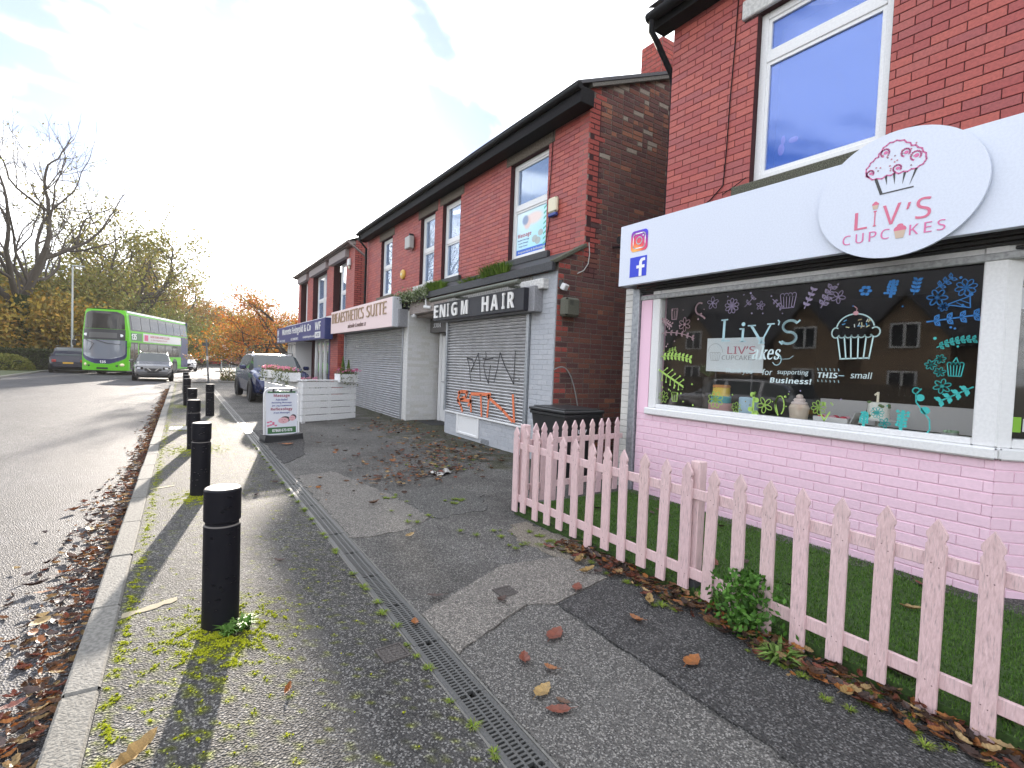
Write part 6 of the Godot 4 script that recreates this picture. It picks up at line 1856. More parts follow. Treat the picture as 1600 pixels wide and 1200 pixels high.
	var more: Array = [[2, -13, -84, 1.0, "dense tree deep in the wood behind the ivy clad trunk"], [0, -18, -88, 0.6, "thin tree deep in the wood behind the clipped hedge"], [4, 4.5, -116, 1.0, "russet tree far behind the bus stop flag"], [11, -6, -96, 1.5, "dense tree deep in the wood behind the lamp post"], [6, 12, -116, 1.0, "olive tree far behind the orange trees"], [4, 17, -112, 0.9, "russet tree far behind the blue fascia"], [7, -20, -80, 1.1, "bushy tree at the deep edge of the wood"], [5, 22, -118, 1.0, "low russet tree at the far end of the brick wall"], [9, -9.0, -70, 1.15, "bushy green tree behind the front of the bus"], [12, -1.8, -80, 0.9, "bushy dark tree behind the rear of the bus"], [8, -13.2, -54.5, 1.1, "golden small tree at the foot of the great bare tree"], [10, 3.4, -96, 0.8, "golden tree behind the red car"], [7, 9, -100, 0.8, "bushy green tree behind the bus shelter"], [6, 27, -108, 1.0, "olive tree past the end of the brick wall"], [9, 14, -98, 0.7, "low bushy tree behind the orange trees"]]
	for m in more:
		var src: Node3D = kids[m[0]]
		var c := copy_of(src, m[4], g)
		c.position = Vector3(m[1], 0, m[2])
		c.rotation.y = m[1] * 1.7
		c.scale = src.scale * float(m[3])
	# orange trees past the shops
	var og := {"levels": 5, "kids": 2, "extra": 0.6, "spread": 1.0, "wiggle": 0.14, "lift": 0.02, "leaf_from": 1, "leaves": 7000, "size": 0.075, "scatter": 0.22, "colours": orange, "limbs": 5, "rise": 0.75, "first": 0.25, "trunk": 0.2, "girth": 0.02, "low": 0.16}
	make_tree("orange_tree", "bright orange autumn tree beyond the blue fascia", Vector3(5.0, 0, -41), 801, 6.4, og, bark, leaf)
	var og2 := og.duplicate()
	og2.merge({"colours": gold + orange, "leaves": 6000, "rise": 0.6}, true)
	make_tree("orange_tree", "yellow and orange tree leaning towards the bus shelter", Vector3(4.0, 0, -45), 823, 5.6, og2, bark, leaf)
	make_tree("orange_tree", "thin upright orange tree half hidden by the far shop", Vector3(6.3, 0, -37), 841, 6.6, og, bark, leaf)

func hedge_mesh(size: Vector3, count: int, s: float, cols: Array, seed_: int) -> ArrayMesh:
	var r := RandomNumberGenerator.new()
	r.seed = seed_
	var mb := MB.new()
	for k in count:
		var p := Vector3(r.randf_range(-0.5, 0.5), r.randf(), r.randf_range(-0.5, 0.5))
		var f := r.randi() % 3
		if f == 0: p.y = 1.0 - absf(r.randfn()) * 0.05
		elif f == 1: p.z = 0.5 - absf(r.randfn()) * 0.05
		else: p.x = (0.5 - absf(r.randfn()) * 0.03) * (1 if r.randf() < 0.5 else -1)
		mb.col = cols[r.randi() % cols.size()] * r.randf_range(0.7, 1.2)
		leaf_quad(mb, p * size + Vector3(r.randfn(), r.randfn(), r.randfn()) * s * 0.4, s, r)
	return mb.done()

func make_boundary() -> void:
	var leaf := leaf_material("tree_leaf", lin(1, 1, 1), lin(0.5, 0.48, 0.2))
	var h := thing("clipped_hedge", "long dark clipped hedge along the far side of the road", "hedge", Vector3(-11.6, -0.1, -48.6))
	part(h, "foliage", hedge_mesh(Vector3(9.5, 1.5, 1.4), 9000, 0.07, [Color(0.04, 0.055, 0.02), Color(0.05, 0.065, 0.025), Color(0.035, 0.04, 0.018)], 5), leaf)
	part(h, "stems", boxm(Vector3(-4.6, 0, -0.55), Vector3(4.6, 1.35, 0.55)), plain("hedge_core", lin(0.012, 0.014, 0.008), 0.95))
	var b := thing("rounded_bush", "rounded yellow green bush in front of the clipped hedge", "bush", Vector3(-9.8, -0.1, -46.4))
	var r := RandomNumberGenerator.new()
	r.seed = 9
	var mb := MB.new()
	for k in 4000:
		var d := Vector3(r.randfn(), absf(r.randfn()), r.randfn()).normalized() * r.randf_range(0.85, 1.0)
		mb.col = [Color(0.14, 0.15, 0.03), Color(0.10, 0.12, 0.03), Color(0.17, 0.16, 0.04)][k % 3]
		leaf_quad(mb, d * Vector3(1.5, 1.15, 1.0), 0.07, r)
	part(b, "foliage", mb.done(), leaf)
	part(b, "stems", boxm(Vector3(-0.9, 0, -0.6), Vector3(0.9, 0.7, 0.6)), plain("hedge_core", Color(), 0.95))
	# verge beyond the road
	structure("verge", sheet(-60, -7.6, -130, 20, 10, 10, func(_x, _z): return -0.06, func(_x, _z): return Color(1, 1, 1)), grainy("verge_grass", lin(0.07, 0.085, 0.03), 0.95, 0.5, 0.3))
	structure("verge", sheet(-40, 60, -200, -90, 10, 10, func(_x, _z): return -0.05, func(_x, _z): return Color(1, 1, 1)), grainy("verge_grass", Color(), 0.95))
	structure("far_kerb", boxm(Vector3(-7.75, -0.2, -48), Vector3(-7.6, 0.0, 5)), grainy("kerb_concrete", Color(), 0.85))
	# low brick wall with railings at the far end
	var w := thing("boundary_wall", "low red brick wall with railings at the far end of the road", "wall", Vector3(6, -0.05, -89))
	part(w, "brickwork", boxm(Vector3(-11, 0, -0.15), Vector3(26, 0.95, 0.15)), grainy("far_brick", lin(0.19, 0.085, 0.065), 0.9, 1.0, 0.25))
	part(w, "coping", boxm(Vector3(-11, 0.952, -0.2), Vector3(26, 1.03, 0.2)), grainy("kerb_concrete", Color(), 0.85))
	var post := boxm(Vector3(-0.2, 0, -0.2), Vector3(0.2, 1.5, 0.2))
	for k in 10:
		part(w, "pier", post, grainy("far_brick", Color(), 0.9), Transform3D(Basis(), Vector3(-10.5 + k * 3.9, 0, 0)))
	var rail := boxm(Vector3(-0.015, 1.03, -0.015), Vector3(0.015, 1.95, 0.015))
	for k in 180:
		part(w, "railing", rail, plain("dark_iron", lin(0.03, 0.03, 0.03), 0.6), Transform3D(Basis(), Vector3(-10.9 + k * 0.2, 0, 0)))
	part(w, "rail", boxm(Vector3(-11, 1.8, -0.02), Vector3(26, 1.85, 0.02)), plain("dark_iron", Color(), 0.6))
	# lamp post behind the bus
	var lp := thing("street_lamp", "tall grey lamp post rising beside the bus", "street lamp", Vector3(-6.95, -0.1, -50.0), 0.0)
	var pm := MB.new()
	pm.tube([Vector3(0, 0, 0), Vector3(0, 1.2, 0)], [0.10, 0.10], 10)
	pm.tube([Vector3(0, 1.2, 0), Vector3(0, 7.8, 0)], [0.075, 0.05], 10)
	part(lp, "post", pm.done(), plain("lamp_grey", lin(0.32, 0.34, 0.33), 0.5))
	part(lp, "lamp_head", boxm(Vector3(-0.05, 7.80, -0.12), Vector3(0.72, 7.89, 0.12), 0.02), plain("lamp_grey", Color(), 0.5))

# ---------------------------------------------------------------- picket fence
func picket_mesh(h: float, w: float, seed_: int) -> ArrayMesh:
	var r := RandomNumberGenerator.new()
	r.seed = seed_
	var k := w / 2
	var j := func(s: float) -> float: return r.randf_range(-s, s)
	var pts := PackedVector2Array([Vector2(-k, 0), Vector2(k + j.call(0.002), 0), Vector2(k, h - 0.115), Vector2(k * 0.80, h - 0.105), Vector2(k * 0.80, h - 0.093), Vector2(k * 1.02, h - 0.078), Vector2(k * 1.0, h - 0.062), Vector2(0.0, h), Vector2(-k * 1.0, h - 0.062), Vector2(-k * 1.02, h - 0.078), Vector2(-k * 0.80, h - 0.093), Vector2(-k * 0.80, h - 0.105), Vector2(-k, h - 0.115)])
	var mb := MB.new()
	var t := r.randf_range(0.93, 1.04)
	mb.col = Color(t, t * r.randf_range(0.975, 1.01), t * r.randf_range(0.97, 1.01))
	mb.prism(pts, -0.009, 0.009)
	mb.col = Color(0.25, 0.22, 0.22)
	for e in [[h - 0.19, -0.4], [h - 0.215, 0.35], [h - 0.71, -0.3], [h - 0.73, 0.4]]:
		mb.disc(Vector2(e[1] * k + j.call(0.004), e[0] + j.call(0.01)), 0.003, 0.003, 0.0094, 7)
	return mb.done()

func make_fence() -> void:
	# flaking pale pink paint with greyer wood showing through
	var m := plain("picket_paint", lin(1, 1, 1), 0.7)
	m.albedo_texture = noise_tex(1024, 0.018, FastNoiseLite.TYPE_SIMPLEX, [[0.0, 0.27, 0.22, 0.21], [0.19, 0.49, 0.365, 0.36], [0.30, 0.595, 0.425, 0.42], [0.6, 0.62, 0.445, 0.44], [1.0, 0.64, 0.465, 0.46]], 14, 5)
	m.normal_enabled = true
	m.normal_texture = noise_tex(512, 0.03, FastNoiseLite.TYPE_SIMPLEX, [], 15, 5, true, 5.0)
	m.normal_scale = 0.4
	m.uv1_triplanar = true
	m.uv1_world_triplanar = true
	m.uv1_scale = Vector3(4.0, 0.45, 4.0)
	var grey := plain("post_bare_wood", lin(0.045, 0.047, 0.05), 0.9)
	var t := thing("picket_fence", "long pale pink picket fence beside the pavement", "fence", Vector3(2.77, 0, 0), -PI / 2)
	var zs: Array = [-4.07, -3.935, -3.735]
	for k in 21:
		zs.append(-3.555 + k * 0.185)
	for i in zs.size():
		var low := 0.12 + rng.randf_range(-0.03, 0.03)
		var h := 0.958 - low + rng.randf_range(-0.008, 0.01)
		part(t, "picket", picket_mesh(h, 0.076 + rng.randf_range(-0.004, 0.004), 40 + i), m, Transform3D(Basis(Vector3.BACK, rng.randf_range(-0.02, 0.02)) * Basis(Vector3.UP, rng.randf_range(-0.05, 0.05)), Vector3(zs[i] + rng.randf_range(-0.008, 0.008), low, rng.randf_range(-0.003, 0.003))))
	part(t, "rail", boxm(Vector3(-4.1, 0.735, -0.032), Vector3(0.4, 0.80, -0.012), 0.003), m)
	part(t, "rail", boxm(Vector3(-4.1, 0.215, -0.032), Vector3(0.4, 0.285, -0.012), 0.003), m)
	for z in [-4.04, -2.05, -0.02]:
		part(t, "post", boxm(Vector3(z - 0.037, 0.20, -0.108), Vector3(z + 0.037, 0.975, -0.034), 0.004), m)
		part(t, "post_foot", boxm(Vector3(z - 0.037, -0.1, -0.108), Vector3(z + 0.037, 0.199, -0.034), 0.003), grey)
	var s := thing("picket_fence", "short pale pink picket fence returning to the shop wall", "fence", Vector3(2.86, 0, -4.17), 0.05)
	for i in 11:
		var low := 0.15 + rng.randf_range(-0.02, 0.02)
		part(s, "picket", picket_mesh(0.965 - low + i * 0.003, 0.07, 70 + i), m, Transform3D(Basis(Vector3.BACK, rng.randf_range(-0.02, 0.02)), Vector3(0.06 + i * 0.138, low, 0)))
	part(s, "rail", boxm(Vector3(0.0, 0.74, -0.032), Vector3(1.56, 0.80, -0.012), 0.003), m)
	part(s, "rail", boxm(Vector3(0.0, 0.27, -0.032), Vector3(1.56, 0.335, -0.012), 0.003), m)
	# artificial grass inside the fence
	var turf := structure("artificial_turf", boxm(Vector3(2.80, 0.0, -4.12), Vector3(4.455, 0.145, 2.0)), grainy("turf_base", lin(0.044, 0.094, 0.014), 0.95, 3.0, 0.35), Transform3D(), "bright green artificial grass behind the pink fence")
	var blade := MB.new()
	blade.tri(Vector3(-0.0022, 0, 0), Vector3(0.0, 0.022, 0.006), Vector3(0.0022, 0, 0))
	var xf: Array = []
	var cols: Array = []
	for k in 60000:
		var p := Vector3(rng.randf_range(2.79, 4.45), 0.144, -4.12 + pow(rng.randf(), 1.0) * 4.6)
		xf.append(Transform3D(Basis(Vector3.UP, rng.randf() * TAU) * Basis(Vector3.RIGHT, rng.randf_range(-0.6, 0.6)) * Basis.from_scale(Vector3(1.3, rng.randf_range(0.6, 1.2), 1)), p))
		cols.append([Color(0.072, 0.155, 0.021), Color(0.052, 0.118, 0.016), Color(0.10, 0.18, 0.035)][k % 3])
	var g := multi(self, "turf_blades", blade.done(), leaf_material("turf_blade", lin(1, 1, 1), lin(0.06, 0.12, 0.02)), xf, cols)
	tag(g, "short green plastic grass blades behind the pink fence", "grass", "", "stuff")

# ---------------------------------------------------------------- bollards
func make_bollards() -> void:
	var m := plain("bollard_plastic", lin(0.008, 0.008, 0.011), 0.5, 0.0, 0.25)
	m.normal_enabled = true
	m.normal_texture = noise_tex(512, 0.03, FastNoiseLite.TYPE_SIMPLEX, [], 25, 4, true, 3.0)
	m.normal_scale = 0.15
	m.uv1_triplanar = true
	m.roughness_texture = noise_tex(512, 0.012, FastNoiseLite.TYPE_SIMPLEX, [[0.0, 0.6, 0.6, 0.6], [1.0, 1, 1, 1]], 26, 5)
	var proto := thing("bollard", "black plastic bollard ringed with moss beside a cream paint dash", "bollard", Vector3(0.205, 0, -3.27), 0.0, "black bollards along the kerb")
	var b := MB.new()
	b.lathe([Vector2(0.097, -0.1), Vector2(0.0955, 0.0), Vector2(0.094, 0.580), Vector2(0.086, 0.586), Vector2(0.086, 0.604), Vector2(0.095, 0.610), Vector2(0.095, 0.782), Vector2(0.089, 0.79), Vector2(0.086, 0.79)], 36)
	part(proto, "post", b.done(), m)
	var c := MB.new()
	c.lathe([Vector2(0.086, 0.789), Vector2(0.082, 0.793), Vector2(0.0, 0.796)], 36)
	part(proto, "cap", c.done(), plain("bollard_top", lin(0.10, 0.095, 0.085), 0.45))
	var r := MB.new()
	r.lathe([Vector2(0.0925, 0.5815), Vector2(0.087, 0.5865), Vector2(0.087, 0.589)], 36)
	part(proto, "groove_ring", r.done(), plain("dusty_groove", lin(0.12, 0.11, 0.10), 0.8))
	var sc := MB.new()
	for k in 70:
		var a := rng.randf() * TAU
		var y := rng.randf_range(0.02, 0.77)
		var l := rng.randf_range(0.004, 0.02)
		var d := Vector3(cos(a), 0, sin(a))
		var s := Vector3(-sin(a), 0, cos(a))
		var p := d * 0.0963 + Vector3.UP * y
		sc.tri(p - s * l, p + Vector3.UP * 0.004, p + s * l, d)
	part(proto, "scratches", sc.done(), plain("scratch_grey", lin(0.20, 0.19, 0.18), 0.7))
	var rest: Array = [[0.185, -6.45, "black bollard standing on mossy tarmac, second along from the oval sign end"], [0.178, -9.6, "black bollard just before the pale ribbed strip"], [0.185, -12.75, "black bollard just past the pale ribbed strip"], [0.14, -17.6, "black bollard level with the parked dark blue car"], [0.135, -20.3, "black bollard past the parked blue car near the bend"], [0.12, -23.2, "last black bollard of the kerb row, nearest the grey car"], [0.60, -14.6, "black bollard standing alone close to the drain channel"]]
	for e in rest:
		var o := copy_of(proto, e[2])
		o.position = Vector3(e[0], 0, e[1])
		o.rotation = Vector3(rng.randf_range(-0.015, 0.015), e[1], rng.randf_range(-0.015, 0.015))

# ---------------------------------------------------------------- street furniture farther off
func make_street_things() -> void:
	var gal := plain("lamp_grey", Color(), 0.5)
	var s := thing("leaning_sign_post", "thin leaning grey sign post with dark plates by the junction", "sign post", Vector3(1.2, 0, -31.2), 0.0)
	var pm := MB.new()
	pm.tube([Vector3(0, -0.1, 0), Vector3(-0.14, 2.3, 0)], [0.045, 0.04], 8)
	part(s, "post", pm.done(), plain("post_dark_grey", lin(0.10, 0.105, 0.11), 0.5))
	part(s, "plate", boxm(Vector3(-0.32, 1.95, -0.05), Vector3(-0.02, 2.12, -0.02)), plain("plate_dark", lin(0.035, 0.04, 0.045), 0.5))
	part(s, "plate", boxm(Vector3(-0.14, 1.22, 0.045), Vector3(-0.03, 1.42, 0.055)), plain("sticker_pale", lin(0.5, 0.48, 0.44), 0.6))
	var f := thing("bus_stop_sign", "white bus stop flag on a grey pole by the shelter", "bus stop", Vector3(3.1, 0, -54.5), 0.0)
	var fm := MB.new()
	fm.tube([Vector3(0, -0.2, 0), Vector3(0, 2.5, 0)], [0.05, 0.05], 8)
	part(f, "pole", fm.done(), gal)
	part(f, "flag", boxm(Vector3(0.06, 1.9, -0.02), Vector3(0.52, 2.45, 0.02), 0.006), plain("flag_white", lin(0.55, 0.55, 0.54), 0.5))
	var sh := thing("bus_shelter", "open bus shelter with grey frame beyond the shrub bed", "bus shelter", Vector3(5.4, -0.05, -64), 0.0)
	for p in [[-0.9, -1.5], [0.9, -1.5], [-0.9, 1.5], [0.9, 1.5]]:
		part(sh, "post", boxm(Vector3(p[0] - 0.05, 0, p[1] - 0.05), Vector3(p[0] + 0.05, 2.25, p[1] + 0.05)), gal)
	part(sh, "roof", boxm(Vector3(-1.1, 2.25, -1.8), Vector3(1.1, 2.37, 1.8), 0.03), plain("post_dark_grey", Color(), 0.5))
	part(sh, "pane", boxm(Vector3(-0.9, 0.3, -1.505), Vector3(0.9, 2.1, -1.49)), glass("shop_glass", Color(), 0.16))
	part(sh, "advert_panel", boxm(Vector3(1.1, 0.2, 1.3), Vector3(1.25, 2.1, 2.5), 0.02), plain("flag_white", Color(), 0.5))
	# shrub bed at the end of the forecourt
	var leaf := leaf_material("tree_leaf", lin(1, 1, 1), lin(0.5, 0.48, 0.2))
	var b := thing("shrub_bed", "low shrubs in a kerbed bed ahead of the blue car", "shrub", Vector3(2.3, 0.0, -31.0), 0.0)
	part(b, "kerb_edge", boxm(Vector3(-0.6, -0.1, -1.2), Vector3(1.6, 0.14, 0.6), 0.02), grainy("kerb_concrete", Color(), 0.85))
	var mb := MB.new()
	for k in 2200:
		mb.col = [Color(0.06, 0.075, 0.02), Color(0.16, 0.08, 0.025), Color(0.10, 0.11, 0.025), Color(0.05, 0.05, 0.03)][k % 4]
		leaf_quad(mb, Vector3(rng.randf_range(-0.55, 1.55), 0.14 + absf(rng.randfn()) * 0.30, rng.randf_range(-1.1, 0.5)), 0.05, rng)
	part(b, "foliage", mb.done(), leaf)
	# flattened newspaper
	var n := thing("newspaper", "crumpled discarded newspaper lying on the forecourt", "newspaper", Vector3(2.93, forecourt_y(2.93) + 0.012, -6.05), 0.35)
	var nm := MB.new()
	for i in 8:
		for j in 5:
			var q: Array = []
			for e in [[0, 1], [1, 1], [1, 0], [0, 0]]:
				var x: float = (i + e[0]) / 8.0 - 0.5
				var z: float = (j + e[1]) / 5.0 - 0.5
				q.append(Vector3(x * 0.34, 0.022 * sin(x * 9.0 + z * 5.0) + 0.012 * sin(z * 17.0), z * 0.22))
			nm.col = Color(1, 1, 1) if (i * 3 + j * 5) % 4 else Color(0.35, 0.35, 0.36)
			nm.quad(q[0], q[1], q[2], q[3])
	part(n, "sheet", nm.done(), plain("newsprint", lin(0.48, 0.47, 0.44), 0.9))

# ---------------------------------------------------------------- white slatted planters
func make_planters() -> void:
	var white := grainy("planter_white", lin(0.70, 0.70, 0.69), 0.55, 2.0, 0.12, 0.2)
	var a := Vector3(2.28, 0.06, -12.05)
	var b := Vector3(3.62, 0.13, -12.55)
	var c := Vector3(1.92, 0.05, -15.3)
	var t := thing("slatted_screen", "white painted slatted timber screen round the shop terrace", "screen", a)
	var run := func(p: Vector3, q: Vector3) -> void:
		var d := q - p
		var l := d.length()
		var fr := Basis(Vector3(d.x, 0, d.z).normalized(), Vector3.UP, Vector3(d.x, 0, d.z).normalized().cross(Vector3.UP))
		for k in 6:
			part(t, "slat", boxm(Vector3(0, 0.03 + k * 0.155, -0.012), Vector3(l, 0.17 + k * 0.155, 0.012), 0.004), white, Transform3D(fr, p - a))
		for u in [0.06, l * 0.5, l - 0.06]:
			part(t, "post", boxm(Vector3(u - 0.035, -0.08, -0.085), Vector3(u + 0.035, 0.95, -0.014)), white, Transform3D(fr, p - a))
		part(t, "top_board", boxm(Vector3(-0.02, 0.962, -0.10), Vector3(l + 0.02, 0.985, 0.03), 0.004), white, Transform3D(fr, p - a))
	run.call(a, b)
	run.call(c, a)
	var leaf := leaf_material("tree_leaf", lin(1, 1, 1), lin(0.5, 0.48, 0.2))
	var petal := leaf_material("petal", lin(1, 1, 1), lin(0.4, 0.15, 0.2))
	var soil := plain("potting_soil", lin(0.02, 0.015, 0.01), 0.95)
	var boxes: Array = [[Vector3(2.10, 0.99, -13.1), 1.5, 0.112, "white flower trough with pink blooms on the terrace screen", Color(0.5, 0.26, 0.34)], [Vector3(1.95, 0.99, -14.8), 0.8, 0.112, "white flower box with pale pink blooms at the far end of the screen", Color(0.6, 0.3, 0.38)], [Vector3(3.35, 0.99, -12.45), 0.5, -1.21, "white planter box with two small conifers and pink blooms", Color(0.52, 0.16, 0.28)], [Vector3(2.85, 0.70, -14.2), 0.55, -1.21, "white flower box with pink blooms inside the terrace", Color(0.55, 0.28, 0.36)]]
	for i in boxes.size():
		var e: Array = boxes[i]
		var o := thing("flower_box", e[3], "planter", e[0], PI / 2 + e[2], "")
		var l: float = e[1] / 2
		var m := MB.new()
		for q in [[-l, -0.11, l, -0.09], [-l, 0.09, l, 0.11], [-l, -0.09, -l + 0.02, 0.09], [l - 0.02, -0.09, l, 0.09]]:
			m.box(Vector3(q[0], 0.0, q[1]), Vector3(q[2], 0.2, q[3]))
		part(o, "trough", m.done(), white)
		part(o, "soil", boxm(Vector3(-l + 0.02, 0.0, -0.09), Vector3(l - 0.02, 0.17, 0.09)), soil)
		var fo := MB.new()
		var pe := MB.new()
		for k in int(700 * e[1]):
			var p := Vector3(rng.randf_range(-l, l), 0.19 + absf(rng.randfn()) * 0.05, rng.randfn() * 0.07)
			if rng.randf() < 0.35:
				p = Vector3(p.x, rng.randf_range(-0.08, 0.2), (0.12 + rng.randf() * 0.05) * (1 if rng.randf() < 0.6 else -1))
			fo.col = [Color(0.08, 0.11, 0.04), Color(0.12, 0.13, 0.06), Color(0.20, 0.20, 0.12)][k % 3]
			leaf_quad(fo, p, 0.025, rng)
		for k in int(26 * e[1]) + 6:
			var p := Vector3(rng.randf_range(-l, l), 0.25 + rng.randf() * 0.06, rng.randfn() * 0.07)
			pe.col = e[4] * rng.randf_range(0.8, 1.25)
			for j in 7:
				leaf_quad(pe, p + Vector3(rng.randfn(), rng.randfn(), rng.randfn()) * 0.018, 0.025, rng)
		part(o, "foliage", fo.done(), leaf)
		part(o, "blooms", pe.done(), petal).set_meta("kind", "stuff")
		if i == 2:
			for s in [-0.1, 0.06]:
				var cm := MB.new()
				var hh := 0.42 if s < 0 else 0.34
				for k in 500:
					var y := rng.randf()
					var rr := (1.0 - y) * 0.075 * sqrt(rng.randf())
					var an := rng.randf() * TAU
					cm.col = [Color(0.09, 0.15, 0.03), Color(0.12, 0.19, 0.04)][k % 2]
					leaf_quad(cm, Vector3(s + cos(an) * rr, 0.2 + y * hh, sin(an) * rr), 0.018, rng)
				part(o, "conifer", cm.done(), leaf)
	# little stand that carries the box inside the terrace
	var st := thing("box_stand", "white slatted stand under the inner flower box", "stand", Vector3(2.85, 0.1, -14.2), PI / 2 - 1.21)
	for k in 4:
		part(st, "slat", boxm(Vector3(-0.28, 0.02 + k * 0.145, -0.12), Vector3(0.28, 0.155 + k * 0.145, 0.12), 0.005), white)
	part(st, "core", boxm(Vector3(-0.26, 0.0, -0.10), Vector3(0.26, 0.598, 0.10)), soil)

# ---------------------------------------------------------------- sandwich board
func make_sandwich_board() -> void:
	var t := thing("sandwich_board", "white framed massage advertising board on the pavement", "sandwich board", Vector3(1.545, 0.016, -9.95), 0.24)
	var fr := grainy("board_frame", lin(0.66, 0.66, 0.65), 0.4, 3.0, 0.1, 0.0)
	var lean := Transform3D(Basis(Vector3.RIGHT, -0.05), Vector3(0, 0.08, 0.0))
	var tube := MB.new()
	var path: Array = [Vector3(-0.31, 0.0, 0), Vector3(-0.31, 0.72, 0)]
	for k in 7:
		var a := PI - (PI / 2) * k / 6.0
		path.append(Vector3(-0.21 + cos(a) * 0.10, 0.76 + sin(a) * 0.10, 0))
	for k in 7:
		var a := PI / 2 - (PI / 2) * k / 6.0
		path.append(Vector3(0.21 + cos(a) * 0.10, 0.76 + sin(a) * 0.10, 0))
	path.append(Vector3(0.31, 0.72, 0)); path.append(Vector3(0.31, 0.0, 0))
	var rad: Array = []
	for p in path:
		rad.append(0.019)
	tube.tube(path, rad, 8)
	part(t, "frame", tube.done(), fr, lean)
	part(t, "panel", boxm(Vector3(-0.285, 0.03, -0.006), Vector3(0.285, 0.825, 0.0)), plain("board_white", lin(0.62, 0.64, 0.68), 0.45), lean)
	var base := MB.new()
	var prof := PackedVector2Array([Vector2(-0.34, 0.0), Vector2(0.34, 0.0), Vector2(0.345, 0.05), Vector2(0.33, 0.13), Vector2(0.2, 0.11), Vector2(0, 0.10), Vector2(-0.2, 0.11), Vector2(-0.33, 0.13), Vector2(-0.345, 0.05)])
	base.prism(prof, -0.13, 0.13)
	part(t, "base", base.done(), plain("base_black", lin(0.022, 0.023, 0.025), 0.5))
	var red := plain("board_red", lin(0.30, 0.05, 0.09), 0.5)
	var blue := plain("board_blue", lin(0.07, 0.09, 0.28), 0.5)
	var green := plain("board_green", lin(0.05, 0.14, 0.055), 0.5)
	part(t, "green_band", boxm(Vector3(-0.25, 0.79, 0.0012), Vector3(0.25, 0.822, 0.003)), green, lean)
	part(t, "green_band", boxm(Vector3(-0.25, 0.055, 0.0012), Vector3(0.26, 0.165, 0.003)), green, lean)
	for e in [["Massage", red, 0.29, 0.065, 0.735, true], ["Pain Relief", blue, 0.21, 0.036, 0.668, false], ["Relaxing Massage", blue, 0.36, 0.036, 0.612, false], ["Jet Lag Treatment", blue, 0.36, 0.036, 0.556, false], ["Reflexology", red, 0.39, 0.065, 0.49, true], ["(Foot Massage)", blue, 0.29, 0.036, 0.425, false]]:
		letters(t, "lettering", e[0], font_bold, e[1], e[2], e[3], lean * Vector3(0, e[4], 0.003), 0.002, lean.basis)
	letters(t, "lettering", "07868 673 073", font_bold, plain("print_white", Color(), 0.5), 0.36, 0.05, lean * Vector3(0.01, 0.108, 0.005), 0.002, lean.basis)
	# print of two resting faces
	var skin := plain("print_skin", lin(0.62, 0.36, 0.38), 0.5)
	var hair := plain("print_hair", lin(0.03, 0.025, 0.03), 0.5)
	for e in [[0.03, 0.285, 0.095, 0.055], [0.19, 0.32, 0.06, 0.05]]:
		var h := MB.new()
		h.disc(Vector2(e[0] + e[2] * 0.35, e[1] + 0.018), e[2] * 0.95, e[3] * 1.05, 0.0014, 18)
		part(t, "printed_hair", h.done(), hair, lean)
		var f := MB.new()
		f.disc(Vector2(e[0], e[1]), e[2], e[3], 0.0022, 18)
		part(t, "printed_face", f.done(), skin, lean)
		var g := MB.new()
		for q in [[-0.25, 0.2], [0.25, 0.25], [-0.02, -0.45]]:
			g.disc(Vector2(e[0] + q[0] * e[2], e[1] + q[1] * e[3]), e[2] * 0.14, e[3] * 0.09, 0.0027, 8)
		part(t, "printed_features", g.done(), red, lean)
	var fl := MB.new()
	for k in 7:
		fl.disc(Vector2(-0.24 + 0.045 * (k % 4), 0.2 + 0.05 * (k / 4) + 0.012 * (k % 3)), 0.026, 0.015, 0.0016, 9)
	part(t, "printed_flowers", fl.done(), plain("print_flower", lin(0.6, 0.16, 0.26), 0.5), lean)
	for s in [-0.15, 0.17]:
		part(t, "clip", boxm(Vector3(s - 0.012, 0.80, -0.02), Vector3(s + 0.012, 0.875, 0.02), 0.003), plain("base_black", Color(), 0.5), lean)

# ---------------------------------------------------------------- vehicles (front towards +z, on y = 0)
func wheel(parent: Node3D, at: Vector3, r: float, w: float, rim_m: Material) -> void:
	var n := Node3D.new()
	n.name = "wheel"
	parent.add_child(n, true)
	n.position = at
	var s := signf(at.x)
	var ty := MB.new()
	ty.lathe([Vector2(r * 0.66, -w / 2), Vector2(r * 0.93, -w / 2), Vector2(r, -w * 0.36), Vector2(r, w * 0.36), Vector2(r * 0.93, w / 2), Vector2(r * 0.66, w / 2)], 24)
	var b := Transform3D(Basis(Vector3.BACK, -s * PI / 2), Vector3.ZERO)
	part(n, "tyre", ty.done(), plain("tyre_rubber", lin(0.014, 0.014, 0.014), 0.8), b)
	var rm := MB.new()
	rm.lathe([Vector2(0, w * 0.40), Vector2(r * 0.16, w * 0.40), Vector2(r * 0.18, w * 0.34)], 16)
	rm.lathe([Vector2(r * 0.60, w * 0.40), Vector2(r * 0.67, w * 0.46), Vector2(r * 0.67, -w * 0.4)], 24)
	for k in 5:
		var a := TAU * k / 5
		rm.box(Vector3(r * 0.1, w * 0.30, -r * 0.08), Vector3(r * 0.64, w * 0.39, r * 0.08), Transform3D(Basis(Vector3.UP, a), Vector3.ZERO))
	part(n, "rim", rm.done(), rim_m, b)
	var dk := MB.new()
	dk.lathe([Vector2(r * 0.66, w * 0.1), Vector2(0, w * 0.1)], 20)
	part(n, "brake", dk.done(), plain("dark_iron", lin(0.03, 0.03, 0.03), 0.6), b)

